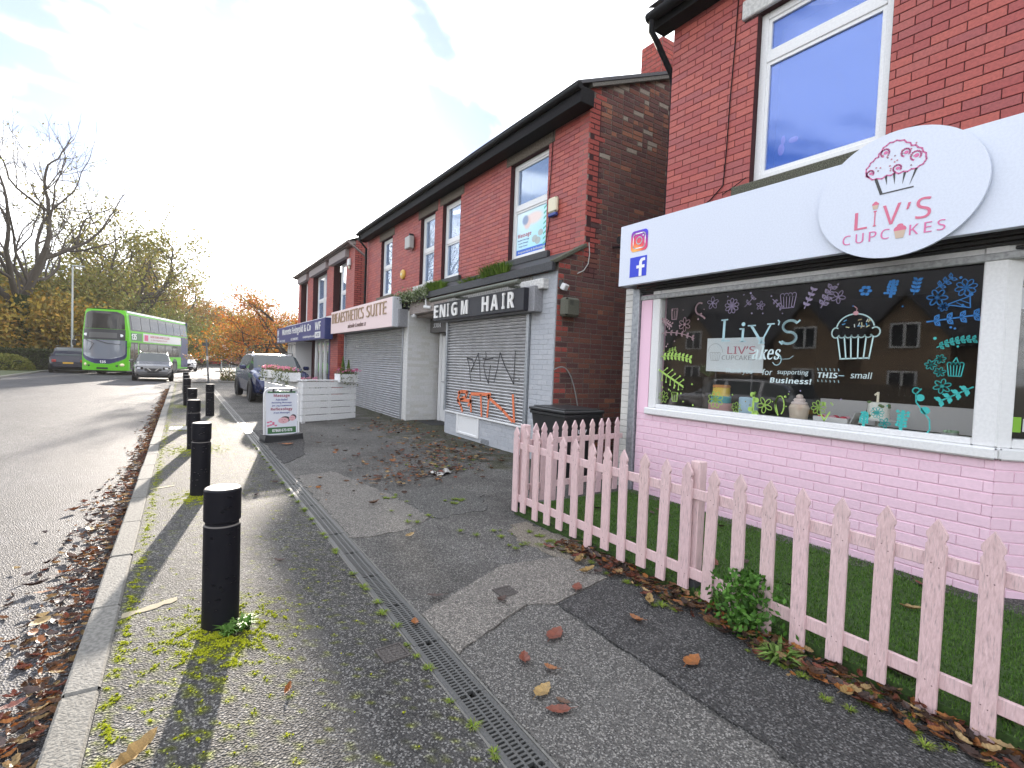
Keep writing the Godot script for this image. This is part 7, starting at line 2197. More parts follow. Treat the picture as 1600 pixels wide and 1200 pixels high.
# cross sections lofted along the car: [z, floor, waist, top, half width, roof half width]
func car_shell(st: Array, glass_cells: Callable) -> Array:
	var body := MB.new()
	var win := MB.new()
	var ring := func(s: Array) -> Array:
		var z: float = s[0]
		var lo: float = s[1]
		var wa: float = s[2]
		var tp: float = s[3]
		var w: float = s[4]
		var rw: float = s[5]
		var mid := lerpf(lo, wa, 0.55)
		return [Vector3(0, lo, z), Vector3(w * 0.86, lo, z), Vector3(w * 0.96, lo + 0.06, z), Vector3(w, mid, z), Vector3(w * 0.985, wa - 0.05, z), Vector3(w * 0.95, wa, z), Vector3(lerpf(w * 0.93, rw, 0.12), lerpf(wa, tp, 0.10), z), Vector3(lerpf(w * 0.93, rw, 0.92), lerpf(wa, tp, 0.88), z), Vector3(rw * 0.88, lerpf(wa, tp, 0.985), z), Vector3(rw * 0.5, tp, z), Vector3(0, tp + 0.01, z)]
	var rings: Array = []
	for s in st:
		rings.append(ring.call(s))
	for i in rings.size() - 1:
		for j in 10:
			for sd in [1, -1]:
				var a: Vector3 = rings[i][j]
				var b: Vector3 = rings[i][j + 1]
				var c: Vector3 = rings[i + 1][j + 1]
				var d: Vector3 = rings[i + 1][j]
				var q: Array = [a, b, c, d] if sd == 1 else [d, c, b, a]
				for k in 4:
					q[k] = Vector3(q[k].x * sd, q[k].y, q[k].z)
				if glass_cells.call(i, j):
					win.quad(q[3], q[2], q[1], q[0])
				else:
					body.quad(q[3], q[2], q[1], q[0])
	for e in [0, rings.size() - 1]:
		for j in 10:
			var a: Vector3 = rings[e][j]
			var b: Vector3 = rings[e][j + 1]
			var c := Vector3(-b.x, b.y, b.z)
			var d := Vector3(-a.x, a.y, a.z)
			if e == 0:
				body.quad(a, d, c, b)
			else:
				body.quad(d, a, b, c)
	return [body.done(), win.done()]

func car(called: String, label: String, at: Vector3, turn: float, o: Dictionary) -> Node3D:
	var t := thing(called, label, "car", at, turn, o.get("group", ""))
	var L: float = o.get("length", 4.4) / 2
	var W: float = o.get("width", 1.82) / 2
	var H: float = o.get("height", 1.6)
	var hood: float = o.get("hood", 0.98)
	var waist: float = o.get("waist", 1.0)
	var back: float = o.get("back", 0.95)     # how far the roof runs back, 0..1
	var f := 0.25
	var paint := plain("paint_" + called + str(at.z), o.colour, 0.25, o.get("metal", 0.4), 0.5)
	paint.clearcoat_enabled = true
	paint.clearcoat = 0.4
	paint.clearcoat_roughness = 0.05
	var st: Array = [
		[-L, 0.42, 0.72, 0.74, W * 0.80, W * 0.74], [-L + 0.06, 0.34, 0.86, 0.90, W * 0.88, W * 0.76], [-L + 0.16, 0.30, waist - 0.02, waist + 0.05, W * 0.95, W * 0.76],
		[-L + 0.16 + 0.42 * (1.0 - back) + 0.10, f, waist, H - 0.28, W * 0.98, W * 0.70], [-L + 0.55 + 0.4 * (1.0 - back), f, waist, H - 0.06, W, W * 0.72], [-L + 1.05, f, waist, H - 0.01, W, W * 0.735],
		[-L + 1.15, f, waist, H, W, W * 0.74], [-0.05, f, waist - 0.01, H, W, W * 0.745], [0.05, f, waist - 0.01, H, W, W * 0.745], [0.55, f, waist - 0.03, H - 0.04, W, W * 0.73],
		[L - 1.18, f, waist - 0.06, waist + 0.06, W * 0.99, W * 0.80], [L - 1.05, f, hood - 0.03, hood + 0.01, W * 0.985, W * 0.82], [L - 0.5, f, hood - 0.10, hood - 0.05, W * 0.96, W * 0.80], [L - 0.22, 0.26, hood - 0.20, hood - 0.15, W * 0.91, W * 0.74], [L - 0.07, 0.28, hood - 0.34, hood - 0.31, W * 0.82, W * 0.66], [L, 0.34, 0.52, 0.54, W * 0.74, W * 0.6]]
	var shell := car_shell(st, func(i, j): return (j == 6 and i >= 3 and i <= 9 and i != 7 and i != 5) or (j >= 8 and i == 9) or (j >= 8 and i == 3) or (j == 7 and i == 9))
	part(t, "body", shell[0], paint)
	part(t, "window", shell[1], plain("car_glass", lin(0.045, 0.055, 0.06), 0.04, 0.0, 0.45))
	part(t, "underside", boxm(Vector3(-W * 0.82, 0.2, -L + 0.3), Vector3(W * 0.82, f + 0.03, L - 0.3)), plain("dark_plastic", Color(), 0.5))
	var rim := plain("alloy_rim", lin(0.35, 0.35, 0.36), 0.3, 0.8)
	for z in [L - 0.82, -L + 0.82]:
		for s in [-1, 1]:
			var ar := MB.new()
			ar.lathe([Vector2(0.40, 0.0), Vector2(0.40, 0.012), Vector2(0, 0.012)], 24)
			part(t, "wheel_arch", ar.done(), plain("black_plastic", Color(), 0.4), Transform3D(Basis(Vector3.BACK, -s * PI / 2), Vector3(s * (W - 0.006), 0.36, z)))
			wheel(t, Vector3(s * (W - 0.08), 0.335, z), 0.335, 0.22, rim)
	# face
	var dark := plain("black_plastic", Color(), 0.4)
	var y0: float = hood - 0.36
	part(t, "grille", boxm(Vector3(-W * 0.42, y0 - 0.08, L - 0.10), Vector3(W * 0.42, y0 + 0.09, L - 0.015), 0.02), dark)
	if o.get("v_grille", false):
		var vg := MB.new()
		for s in [-1, 1]:
			vg.prism(PackedVector2Array([Vector2(s * W * 0.34, y0 + 0.10), Vector2(s * W * 0.27, y0 + 0.10), Vector2(s * 0.03, y0 - 0.09), Vector2(s * 0.10, y0 - 0.09)]), L - 0.02, L + 0.012)
		part(t, "chrome_trim", vg.done(), plain("chrome", lin(0.6, 0.6, 0.6), 0.12, 1.0))
	elif o.get("kidney", false):
		for s in [-1, 1]:
			part(t, "chrome_trim", boxm(Vector3(s * 0.14 - 0.12, y0 - 0.07, L - 0.04), Vector3(s * 0.14 + 0.12, y0 + 0.10, L + 0.004), 0.02), plain("chrome", lin(0.6, 0.6, 0.6), 0.12, 1.0))
			part(t, "grille", boxm(Vector3(s * 0.14 - 0.10, y0 - 0.05, L - 0.03), Vector3(s * 0.14 + 0.10, y0 + 0.08, L + 0.010)), dark)
	part(t, "lower_grille", boxm(Vector3(-W * 0.62, 0.30, L - 0.14), Vector3(W * 0.62, 0.45, L + 0.002), 0.02), dark)
	for s in [-1, 1]:
		var hl := part(t, "headlight", boxm(Vector3(-0.17, -0.06, -0.05), Vector3(0.17, 0.07, 0.03), 0.025), plain("lamp_glass", lin(0.55, 0.57, 0.6), 0.1, 0.2), Transform3D(Basis(Vector3.UP, s * 0.42), Vector3(s * W * 0.66, y0 + 0.08, L - 0.10)))
		part(hl, "lens", boxm(Vector3(-0.10, -0.03, 0.031), Vector3(0.06, 0.04, 0.036)), plain("lamp_bright", lin(0.8, 0.8, 0.8), 0.1))
		part(t, "taillight", boxm(Vector3(s * W * 0.72 - 0.12, 0.72, -L - 0.012), Vector3(s * W * 0.72 + 0.10, 0.90, -L + 0.08), 0.02), plain("tail_red", lin(0.28, 0.01, 0.012), 0.15))
		var mi := MB.new()
		mi.cbox(Vector3(s * (W + 0.10) - 0.10, waist + 0.0, 0.62), Vector3(s * (W + 0.10) + 0.10, waist + 0.14, 0.74), 0.03)
		part(t, "door_mirror", mi.done(), paint)
		part(t, "fog_light", boxm(Vector3(s * W * 0.72 - 0.07, 0.36, L - 0.13), Vector3(s * W * 0.72 + 0.05, 0.43, L - 0.015), 0.01), plain("lamp_glass", Color(), 0.1))
		var hd := MB.new()
		for z in [0.1, -0.85]:
			hd.cbox(Vector3(s * W - 0.012, waist - 0.14, z - 0.10), Vector3(s * W + 0.018, waist - 0.11, z + 0.08), 0.006)
		part(t, "door_handle", hd.done(), paint)
		if o.get("roof_rails", true):
			var rr := MB.new()
			rr.tube([Vector3(s * W * 0.68, H - 0.02, 0.35), Vector3(s * W * 0.70, H + 0.045, 0.2), Vector3(s * W * 0.70, H + 0.045, -1.1), Vector3(s * W * 0.68, H - 0.02, -1.3)], [0.018, 0.018, 0.018, 0.018], 6)
			part(t, "roof_rail", rr.done(), plain("alloy_rim", Color(), 0.3))
	var white := plain("plate_white", lin(0.6, 0.6, 0.58), 0.5)
	part(t, "number_plate", boxm(Vector3(-0.26, 0.47, L - 0.03), Vector3(0.26, 0.575, L + 0.016), 0.004), white)
	part(t, "number_plate", boxm(Vector3(-0.26, 0.62, -L - 0.016), Vector3(0.26, 0.73, -L + 0.02), 0.004), plain("plate_yellow", lin(0.62, 0.33, 0.03), 0.5))
	if o.has("plate"):
		letters(t, "plate_lettering", o.plate, font_bold, dark, 0.44, 0.07, Vector3(0, 0.523, L + 0.018), 0.003)
	if o.get("rear_glass", true):
		part(t, "rear_window", boxm(Vector3(-W * 0.66, 0, -0.01), Vector3(W * 0.66, 0.42, 0.012), 0.01), plain("car_glass", Color(), 0.04), Transform3D(Basis(Vector3.RIGHT, 0.42), Vector3(0, waist + 0.04, -L + 0.15)))
	return t

func make_cars() -> void:
	car("parked_car", "dark blue estate car parked on the forecourt by the white screen", Vector3(2.70, 0.055, -19.9), 0.05, {"length": 4.45, "width": 1.84, "height": 1.57, "colour": lin(0.016, 0.024, 0.075), "kidney": true, "metal": 0.3, "hood": 1.02, "waist": 1.03})
	car("grey_car", "dark grey car with chrome V grille parked at the kerb", Vector3(-1.38, -0.1, -36.0), 0.03, {"length": 4.4, "width": 1.84, "height": 1.58, "colour": lin(0.075, 0.075, 0.078), "v_grille": true, "plate": "YG15 ANP", "hood": 1.0, "waist": 1.02})
	car("white_car", "white car parked behind the dark grey car", Vector3(0.05, -0.1, -55.2), 0.12, {"length": 4.3, "width": 1.78, "height": 1.48, "colour": lin(0.62, 0.62, 0.61), "metal": 0.0, "roof_rails": false})
	car("dark_estate", "very dark off-road car with yellow rear plate beyond the bus", Vector3(-6.35, -0.1, -45.6), PI + 0.06, {"length": 4.5, "width": 1.95, "height": 1.74, "colour": lin(0.012, 0.011, 0.022), "back": 1.0, "waist": 1.10, "hood": 1.08})
	car("red_car", "small red car far off in front of the brick wall", Vector3(3.7, -0.1, -83), PI / 2 + 0.3, {"length": 4.0, "width": 1.7, "height": 1.42, "colour": lin(0.32, 0.015, 0.02), "metal": 0.0, "roof_rails": false})
	car("silver_car", "silver estate car across the road, mirrored in the cake window", Vector3(-5.9, -0.1, -9.4), PI, {"length": 4.5, "width": 1.82, "height": 1.52, "colour": lin(0.42, 0.42, 0.43), "metal": 0.5})

# ---------------------------------------------------------------- double-decker bus
func bus_front(x: float, y: float) -> float:
	var k := x / 1.275
	return -0.34 * k * k * k * k - 0.10 * k * k - 0.12 * smoothstep(2.2, 4.2, y) * (0.6 + 0.4 * absf(k)) - 0.05 * smoothstep(3.95, 4.2, y)

# a curved panel on the front, between two half-width curves
func bus_patch(y0: float, y1: float, half: Callable, out: float, rows := 10, cols := 16) -> ArrayMesh:
	var mb := MB.new()
	for j in rows:
		var ya := lerpf(y0, y1, float(j) / rows)
		var yb := lerpf(y0, y1, float(j + 1) / rows)
		for i in cols:
			var q: Array = []
			for e in [[i, ya], [i + 1, ya], [i + 1, yb], [i, yb]]:
				var x: float = lerpf(-1, 1, float(e[0]) / cols) * half.call(e[1])
				q.append(Vector3(x, e[1], bus_front(x, e[1]) + out))
			mb.quad(q[0], q[1], q[2], q[3])
	return mb.done()

func make_bus() -> void:
	var t := thing("double_decker_bus", "green double-decker bus with blue skirt, showing route 135", "bus", Vector3(-4.25, -0.095, -41.2), -0.30)
	var green := plain("bus_green", lin(0.10, 0.40, 0.012), 0.42, 0.0, 0.35)
	var blue := plain("bus_blue", lin(0.011, 0.015, 0.07), 0.45)
	var dark := plain("bus_dark", lin(0.018, 0.019, 0.023), 0.4)
	var gl := plain("bus_glass", lin(0.03, 0.028, 0.026), 0.08, 0.0, 0.4)
	var L := 11.6
	var outer := func(y: float) -> float: return 1.275 - 0.16 * smoothstep(2.4, 4.2, y) - 0.10 * smoothstep(4.0, 4.22, y)
	part(t, "front_panel", bus_patch(0.32, 4.22, outer, 0.0, 26, 18), green)
	# body sides, roof, rear
	var bd := MB.new()
	for s in [-1, 1]:
		for j in 12:
			var ya := lerpf(0.32, 4.22, j / 12.0)
			var yb := lerpf(0.32, 4.22, (j + 1) / 12.0)
			var xa: float = s * outer.call(ya)
			var xb: float = s * outer.call(yb)
			var fa := bus_front(xa, ya)
			var fb := bus_front(xb, yb)
			if s == 1:
				bd.quad(Vector3(xa, ya, fa), Vector3(xa, ya, -L), Vector3(xb, yb, -L), Vector3(xb, yb, fb))
			else:
				bd.quad(Vector3(xa, ya, -L), Vector3(xa, ya, fa), Vector3(xb, yb, fb), Vector3(xb, yb, -L))
	part(t, "body", bd.done(), green)
	var rf := MB.new()
	for i in 12:
		var xa := lerpf(-1.015, 1.015, i / 12.0)
		var xb := lerpf(-1.015, 1.015, (i + 1) / 12.0)
		rf.quad(Vector3(xa, 4.22 + 0.05 * (1 - xa * xa), bus_front(xa, 4.22)), Vector3(xb, 4.22 + 0.05 * (1 - xb * xb), bus_front(xb, 4.22)), Vector3(xb, 4.22 + 0.05 * (1 - xb * xb), -L), Vector3(xa, 4.22 + 0.05 * (1 - xa * xa), -L))
	rf.box(Vector3(0.99, 4.10, -L), Vector3(1.09, 4.225, -0.6))
	part(t, "roof", rf.done(), plain("bus_roof", lin(0.55, 0.56, 0.55), 0.18, 0.3))
	part(t, "rear_panel", boxm(Vector3(-1.2, 0.32, -L - 0.1), Vector3(1.2, 4.22, -L + 0.004), 0.05), blue)
	part(t, "underside", boxm(Vector3(-1.15, 0.22, -L), Vector3(1.15, 0.4, -0.45)), dark)
	# front glazing
	var up := func(y: float) -> float: return 1.10 - 0.05 * smoothstep(3.0, 4.0, y) - 0.42 * pow(clampf((y - 3.75) / 0.37, 0, 1), 3.0)
	part(t, "upper_windscreen", bus_patch(2.98, 4.10, up, 0.012, 14, 18), gl)
	part(t, "destination_panel", bus_patch(2.28, 2.96, func(_y): return 1.13, 0.010, 4, 18), dark)
	part(t, "destination_screen", bus_patch(2.40, 2.74, func(_y): return 0.76, 0.016, 2, 14), plain("bus_screen", lin(0.075, 0.075, 0.075), 0.4))
	var lw := func(y: float) -> float: return 1.14 - 0.75 * pow(clampf((1.45 - y) / 0.42, 0, 1), 2.4)
	part(t, "lower_windscreen", bus_patch(1.05, 2.26, lw, 0.014, 16, 18), plain("bus_windscreen", lin(0.16, 0.18, 0.21), 0.05, 0.0, 0.6))
	var sk := func(y: float) -> float: return 1.20 - 1.0 * pow(clampf((1.35 - y) / 0.66, 0, 1), 2.6)
	part(t, "blue_skirt", bus_patch(0.74, 2.27, sk, 0.006, 16, 18), blue)
	for s in [-1, 1]:
		var hl := MB.new()
		hl.ball(Vector3.ZERO, Vector3(0.14, 0.10, 0.05), 14, 8)
		var p := Vector3(s * 1.0, 0.68, bus_front(s * 1.0, 0.68))
		part(t, "headlight", hl.done(), plain("bus_lamp", lin(0.75, 0.66, 0.42), 0.15), Transform3D(Basis(Vector3.UP, s * 0.8), p))
		var fg := MB.new()
		fg.ball(Vector3.ZERO, Vector3(0.07, 0.06, 0.04), 10, 6)
		part(t, "fog_light", fg.done(), plain("lamp_glass", Color(), 0.1), Transform3D(Basis(), Vector3(s * 0.75, 0.62, bus_front(s * 0.75, 0.62))))
		var em := MB.new()
		em.disc(Vector2(0, 0), 0.12, 0.09, 0.0, 14)
		part(t, "emblem", em.done(), plain("print_white", Color(), 0.5), Transform3D(Basis(), Vector3(s * 0.95, 2.58, bus_front(s * 0.95, 2.58) + 0.03)))
		var mr := MB.new()
		mr.tube([Vector3(s * 1.2, 2.5, -0.15), Vector3(s * 1.45, 2.45, 0.05), Vector3(s * 1.47, 2.2, 0.08)], [0.025, 0.025, 0.025], 6)
		mr.cbox(Vector3(s * 1.47 - 0.10, 1.85, 0.02), Vector3(s * 1.47 + 0.10, 2.2, 0.14), 0.03)
		part(t, "wing_mirror", mr.done(), green if s == 1 else dark)
		for z in [-2.75, -8.6]:
			var ar := MB.new()
			ar.lathe([Vector2(0.62, 0.0), Vector2(0.62, 0.014), Vector2(0, 0.014)], 22)
			part(t, "wheel_arch", ar.done(), dark, Transform3D(Basis(Vector3.BACK, -s * PI / 2), Vector3(s * 1.268, 0.5, z)))
			wheel(t, Vector3(s * 1.14, 0.5, z), 0.5, 0.30, plain("alloy_rim", Color(), 0.3))
	part(t, "number_plate", boxm(Vector3(-0.30, 0.40, 0.0), Vector3(0.30, 0.51, 0.03)), plain("plate_white", Color(), 0.5))
	letters(t, "plate_lettering", "BX09 GHV", font_bold, dark, 0.52, 0.075, Vector3(0, 0.455, 0.034), 0.004)
	letters(t, "route_number", "135", font_bold, plain("print_white", Color(), 0.5), 0.32, 0.16, Vector3(0.03, 0.86, 0.028), 0.006)
	var wp := MB.new()
	wp.tube([Vector3(-0.95, 2.24, bus_front(0.95, 2.2) + 0.05), Vector3(-0.45, 2.02, 0.03), Vector3(-0.70, 1.6, 0.0)], [0.02, 0.02, 0.015], 5)
	wp.tube([Vector3(-0.35, 2.24, 0.04), Vector3(0.3, 2.05, 0.05), Vector3(0.95, 2.0, bus_front(0.95, 2.0) + 0.05)], [0.02, 0.02, 0.015], 5)
	part(t, "wiper", wp.done(), dark)
	var side_strip := func(s: int, y0: float, y1: float, za: float, zb: float, off: float) -> ArrayMesh:
		var mb := MB.new()
		for j in 6:
			var ya := lerpf(y0, y1, j / 6.0)
			var yb := lerpf(y0, y1, (j + 1) / 6.0)
			var xa: float = s * (outer.call(ya) + off)
			var xb: float = s * (outer.call(yb) + off)
			if s == 1:
				mb.quad(Vector3(xa, ya, zb), Vector3(xa, ya, za), Vector3(xb, yb, za), Vector3(xb, yb, zb))
			else:
				mb.quad(Vector3(xa, ya, za), Vector3(xa, ya, zb), Vector3(xb, yb, zb), Vector3(xb, yb, za))
		return mb.done()
	for s in [-1, 1]:
		for k in 7:
			var z0 := -0.95 - k * 1.5
			part(t, "upper_window", side_strip.call(s, 3.02, 3.94, z0 - 1.40, z0, 0.022), gl)
		part(t, "upper_band", side_strip.call(s, 2.96, 4.0, -L + 0.1, -0.7, 0.012), dark)
		for k in 5:
			var z0 := -2.05 - k * 1.5
			part(t, "lower_window", boxm(Vector3(s * 1.27 - 0.012, 1.30, z0 - 1.38), Vector3(s * 1.27 + 0.020, 2.10, z0)), gl)
		part(t, "lower_band", boxm(Vector3(s * 1.27 - 0.03, 1.24, -L + 1.6), Vector3(s * 1.27 + 0.011, 2.18, -1.95)), dark)
		part(t, "advert", boxm(Vector3(s * 1.245 - 0.01, 2.26, -L + 1.7), Vector3(s * 1.245 + 0.03, 2.86, -2.6)), plain("advert_white", lin(0.50, 0.50, 0.50), 0.5))
		part(t, "blue_tail", boxm(Vector3(s * 1.255 - 0.02, 0.4, -L), Vector3(s * 1.255 + 0.024, 2.9, -L + 1.6)), blue)
	part(t, "route_panel", boxm(Vector3(1.24, 2.30, -2.4), Vector3(1.276, 2.82, -0.75)), plain("bus_route_green", lin(0.03, 0.13, 0.05), 0.4))
	letters(t, "route_number", "135", font_bold, plain("print_white", Color(), 0.5), 0.75, 0.38, Vector3(1.285, 2.57, -1.15), 0.004, Basis(Vector3.UP, PI / 2))
	part(t, "advert_block", boxm(Vector3(1.276, 2.36, -3.4), Vector3(1.281, 2.76, -2.8)), plain("advert_pink", lin(0.5, 0.06, 0.18), 0.5))
	letters(t, "advert_lettering", "NEW HOMES NOW SELLING", font_bold, plain("advert_red", lin(0.4, 0.12, 0.16), 0.5), 3.6, 0.16, Vector3(1.279, 2.68, -5.6), 0.004, Basis(Vector3.UP, PI / 2))
	letters(t, "advert_lettering", "in this neighbourhood", font_sans, plain("advert_red", Color(), 0.5), 3.0, 0.14, Vector3(1.279, 2.45, -5.4), 0.004, Basis(Vector3.UP, PI / 2))
	var dr := part(t, "door", boxm(Vector3(1.255, 0.36, -1.80), Vector3(1.279, 2.2, -0.62)), dark)
	for z in [-1.76, -1.16]:
		part(dr, "pane", boxm(Vector3(1.279, 0.5, z), Vector3(1.284, 2.1, z + 0.5)), gl)

# ---------------------------------------------------------------- weeds, moss and roof plants
func blade_tuft(count: int, h: float, spread: float, w: float, cols: Array, r: RandomNumberGenerator) -> ArrayMesh:
	var mb := MB.new()
	for k in count:
		var a := r.randf() * TAU
		var d := Vector3(cos(a), 0, sin(a))
		var s := Vector3(-sin(a), 0, cos(a)) * w
		var b := d * r.randf() * spread * 0.5
		var hh := h * r.randf_range(0.5, 1.1)
		var mid := b + d * spread * 0.4 + Vector3.UP * hh * 0.75
		var tip := b + d * spread * r.randf_range(0.7, 1.2) + Vector3.UP * hh * r.randf_range(0.55, 1.0)
		mb.col = cols[r.randi() % cols.size()] * r.randf_range(0.75, 1.25)
		mb.tri(b - s, mid + s * 0.8, b + s); mb.tri(b - s, mid - s * 0.8, mid + s * 0.8); mb.tri(mid - s * 0.8, tip, mid + s * 0.8)
	return mb.done()

func make_small_plants() -> void:
	var r := RandomNumberGenerator.new()
	r.seed = 31
	var leaf := leaf_material("weed_leaf", lin(1, 1, 1), lin(0.14, 0.22, 0.03))
	var fresh: Array = [Color(0.12, 0.20, 0.03), Color(0.09, 0.16, 0.03), Color(0.16, 0.24, 0.04)]
	# ferns and grass on the edge of the salon roof
	var at := func(u: float, v: float, w: float) -> Vector3: return Vector3(SHOP - w, v, u)
	for e in [["grass_tuft", "bright green grass growing on the salon roof under the poster window", -7.35, 0.55, 0.22, 170], ["grass_tuft", "tall green grass clump on the salon roof below the middle windows", -9.85, 0.5, 0.24, 170], ["grass_tuft", "small grass clump at the edge of the salon roof gutter", -8.35, 0.45, 0.12, 70]]:
		var t := thing(e[0], e[1], "plant", at.call(e[2], 3.06, e[3]))
		for k in 5:
			part(t, "blades", blade_tuft(e[5], e[4], 0.16, 0.005, fresh, r), leaf, Transform3D(Basis(), Vector3(0, r.randf_range(-0.02, 0.02), -0.32 + k * 0.16)))
	for e in [["trailing_plant", "variegated trailing plant at the end of the salon roof", -11.5], ["trailing_plant", "variegated trailing plant above the recessed doorway", -10.5]]:
		var t := thing(e[0], e[1], "plant", at.call(e[2], 3.02, 0.56))
		var mb := MB.new()
		for k in 900:
			mb.col = [Color(0.16, 0.19, 0.10), Color(0.08, 0.11, 0.04), Color(0.30, 0.32, 0.22)][k % 3]
			leaf_quad(mb, Vector3(r.randfn() * 0.06 - 0.05, r.randfn() * 0.07 + 0.02, r.randf_range(-0.55, 0.55)), 0.028, r)
		part(t, "foliage", mb.done(), leaf)
	# leafy weed growing through the fence
	var w := thing("leafy_weed", "bushy green weed growing through the foot of the fence", "plant", Vector3(2.73, 0.06, -1.60))
	var mb := MB.new()
	for k in 1100:
		var y := r.randf()
		var d := Vector3(r.randfn(), 0, r.randfn()) * 0.072 * (0.6 + 0.8 * sin(y * PI))
		mb.col = [Color(0.055, 0.14, 0.02), Color(0.08, 0.18, 0.03), Color(0.04, 0.10, 0.018)][k % 3] * r.randf_range(0.8, 1.2)
		leaf_quad(mb, d + Vector3(0, 0.02 + y * 0.34, 0), 0.020, r)
	part(w, "foliage", mb.done(), leaf)
	var stx := MB.new()
	for k in 9:
		var a := r.randf() * TAU
		stx.tube([Vector3.ZERO, Vector3(cos(a) * 0.03, 0.14, sin(a) * 0.03), Vector3(cos(a) * 0.08, 0.28, sin(a) * 0.08)], [0.004, 0.003, 0.002], 4, false)
	part(w, "stems", stx.done(), plain("weed_stem", lin(0.08, 0.11, 0.03), 0.7))
	var low := thing("leafy_weed", "low pale weed sprawling at the foot of the fence", "plant", Vector3(2.62, 0.06, -1.35))
	part(low, "blades", blade_tuft(60, 0.09, 0.10, 0.010, [Color(0.09, 0.16, 0.03), Color(0.13, 0.2, 0.05)], r), leaf)
	# weeds in cracks, along the drain and by the fence
	var tufts: Array = []
	for k in 3:
		tufts.append(blade_tuft(44, 0.020, 0.032, 0.0022, [Color(0.11, 0.17, 0.02), Color(0.18, 0.24, 0.03), Color(0.15, 0.16, 0.05)], r))
	var spots: Array = []
	for k in 46:
		spots.append(Vector3(1.055 + r.randfn() * 0.008, 0.0, -1.2 - k * 0.19 + r.randfn() * 0.12))
	for k in 60:
		spots.append(Vector3(2.63 + r.randfn() * 0.06, forecourt_y(2.6) + 0.01, -0.3 - r.randf() * 3.3))
	for c in [[2.35, -3.75, 0.13], [2.45, -3.35, 0.1], [2.05, -4.5, 0.14], [2.55, -4.75, 0.10], [1.98, -5.3, 0.1], [3.3, -7.0, 0.3], [3.0, -6.6, 0.25], [3.4, -6.3, 0.25]]:
		for k in 8:
			spots.append(Vector3(c[0] + r.randfn() * c[2], forecourt_y(c[0]) + 0.004, c[1] + r.randfn() * c[2]))
	for f in 3:
		var xf: Array = []
		for i in range(f, spots.size(), 3):
			xf.append(Transform3D(Basis(Vector3.UP, r.randf() * TAU).scaled(Vector3.ONE * r.randf_range(0.5, 1.25)), spots[i]))
		var o := multi(self, "crack_weeds", tufts[f], leaf, xf)
		tag(o, ["tiny weeds sprouting in the cracks of the pavement", "tiny grass sprouting along the drain and fence", "tiny moss tufts sprouting between tarmac patches"][f], "weeds", "", "stuff")
	# moss cushions round the bollards and along the kerb
	var bl := MB.new()
	for k in 7:
		var a := TAU * k / 7
		var d := Vector3(cos(a), 0, sin(a))
		var s := Vector3(-sin(a), 0, cos(a)) * 0.0018
		bl.tri(-s, d * 0.0045 + Vector3.UP * 0.0045, s)
	var xf: Array = []
	var cols: Array = []
	for k in 260000:
		var z := -1.2 - pow(r.randf(), 1.6) * 12.0
		var p := Vector3(r.randf_range(-0.285, 0.9), 0.0, z)
		if moss_at(p.x, p.z) > 0.48 + r.randf() * 0.35:
			xf.append(Transform3D(Basis(Vector3.UP, r.randf() * TAU).scaled(Vector3.ONE * r.randf_range(0.7, 1.6)), p))
			cols.append([Color(0.38, 0.40, 0.012), Color(0.28, 0.31, 0.012), Color(0.46, 0.46, 0.03)][k % 3])
	var mo := multi(self, "moss", bl.done(), leaf_material("moss_leaf", lin(1, 1, 1), lin(0.25, 0.32, 0.02)), xf, cols)
	tag(mo, "bright yellow green moss round the bollards and kerb", "moss", "", "stuff")
	var bt := thing("bollard_weed", "small leafy weeds tucked against the mossy bollard", "plant", Vector3(0.31, 0.0, -3.20))
	part(bt, "blades", blade_tuft(70, 0.07, 0.07, 0.006, [Color(0.08, 0.17, 0.03), Color(0.12, 0.22, 0.05)], r), leaf, Transform3D(Basis(), Vector3(0.0, 0, 0.05)))
	part(bt, "blades", blade_tuft(50, 0.05, 0.06, 0.006, [Color(0.08, 0.17, 0.03), Color(0.12, 0.22, 0.05)], r), leaf, Transform3D(Basis(), Vector3(-0.07, 0, 0.075)))

# ---------------------------------------------------------------- fallen leaves
func leaf_form(l: float, w: float, curl: float, r: RandomNumberGenerator) -> ArrayMesh:
	var mb := MB.new()
	var n := 11
	var prev: Array = []
	for i in n + 1:
		var t := float(i) / n
		var hw := w * pow(sin(PI * pow(t, 0.85)), 0.75) * r.randf_range(0.72, 1.12)
		var x := (t - 0.5) * l
		var y := curl * (4.0 * (t - 0.5) * (t - 0.5)) + 0.004
		var up := curl * 0.9
		var row: Array = [Vector3(x, y + up * hw / w, -hw), Vector3(x, y, 0), Vector3(x, y + up * hw / w * r.randf_range(0.4, 1.1), hw)]
		if i > 0:
			for j in 2:
				var tone := (1.0 if j == 0 else 0.9) * r.randf_range(0.6, 1.0)
				mb.col = Color(tone, tone, tone)
				mb.quad(prev[j], prev[j + 1], row[j + 1], row[j])
		prev = row
	mb.col = Color(0.6, 0.55, 0.5)
	mb.tube([Vector3(-l * 0.5, curl + 0.004, 0), Vector3(-l * 0.78, curl * 1.3 + 0.004, l * 0.05)], [0.0012, 0.0009], 4, false)
	return mb.done()

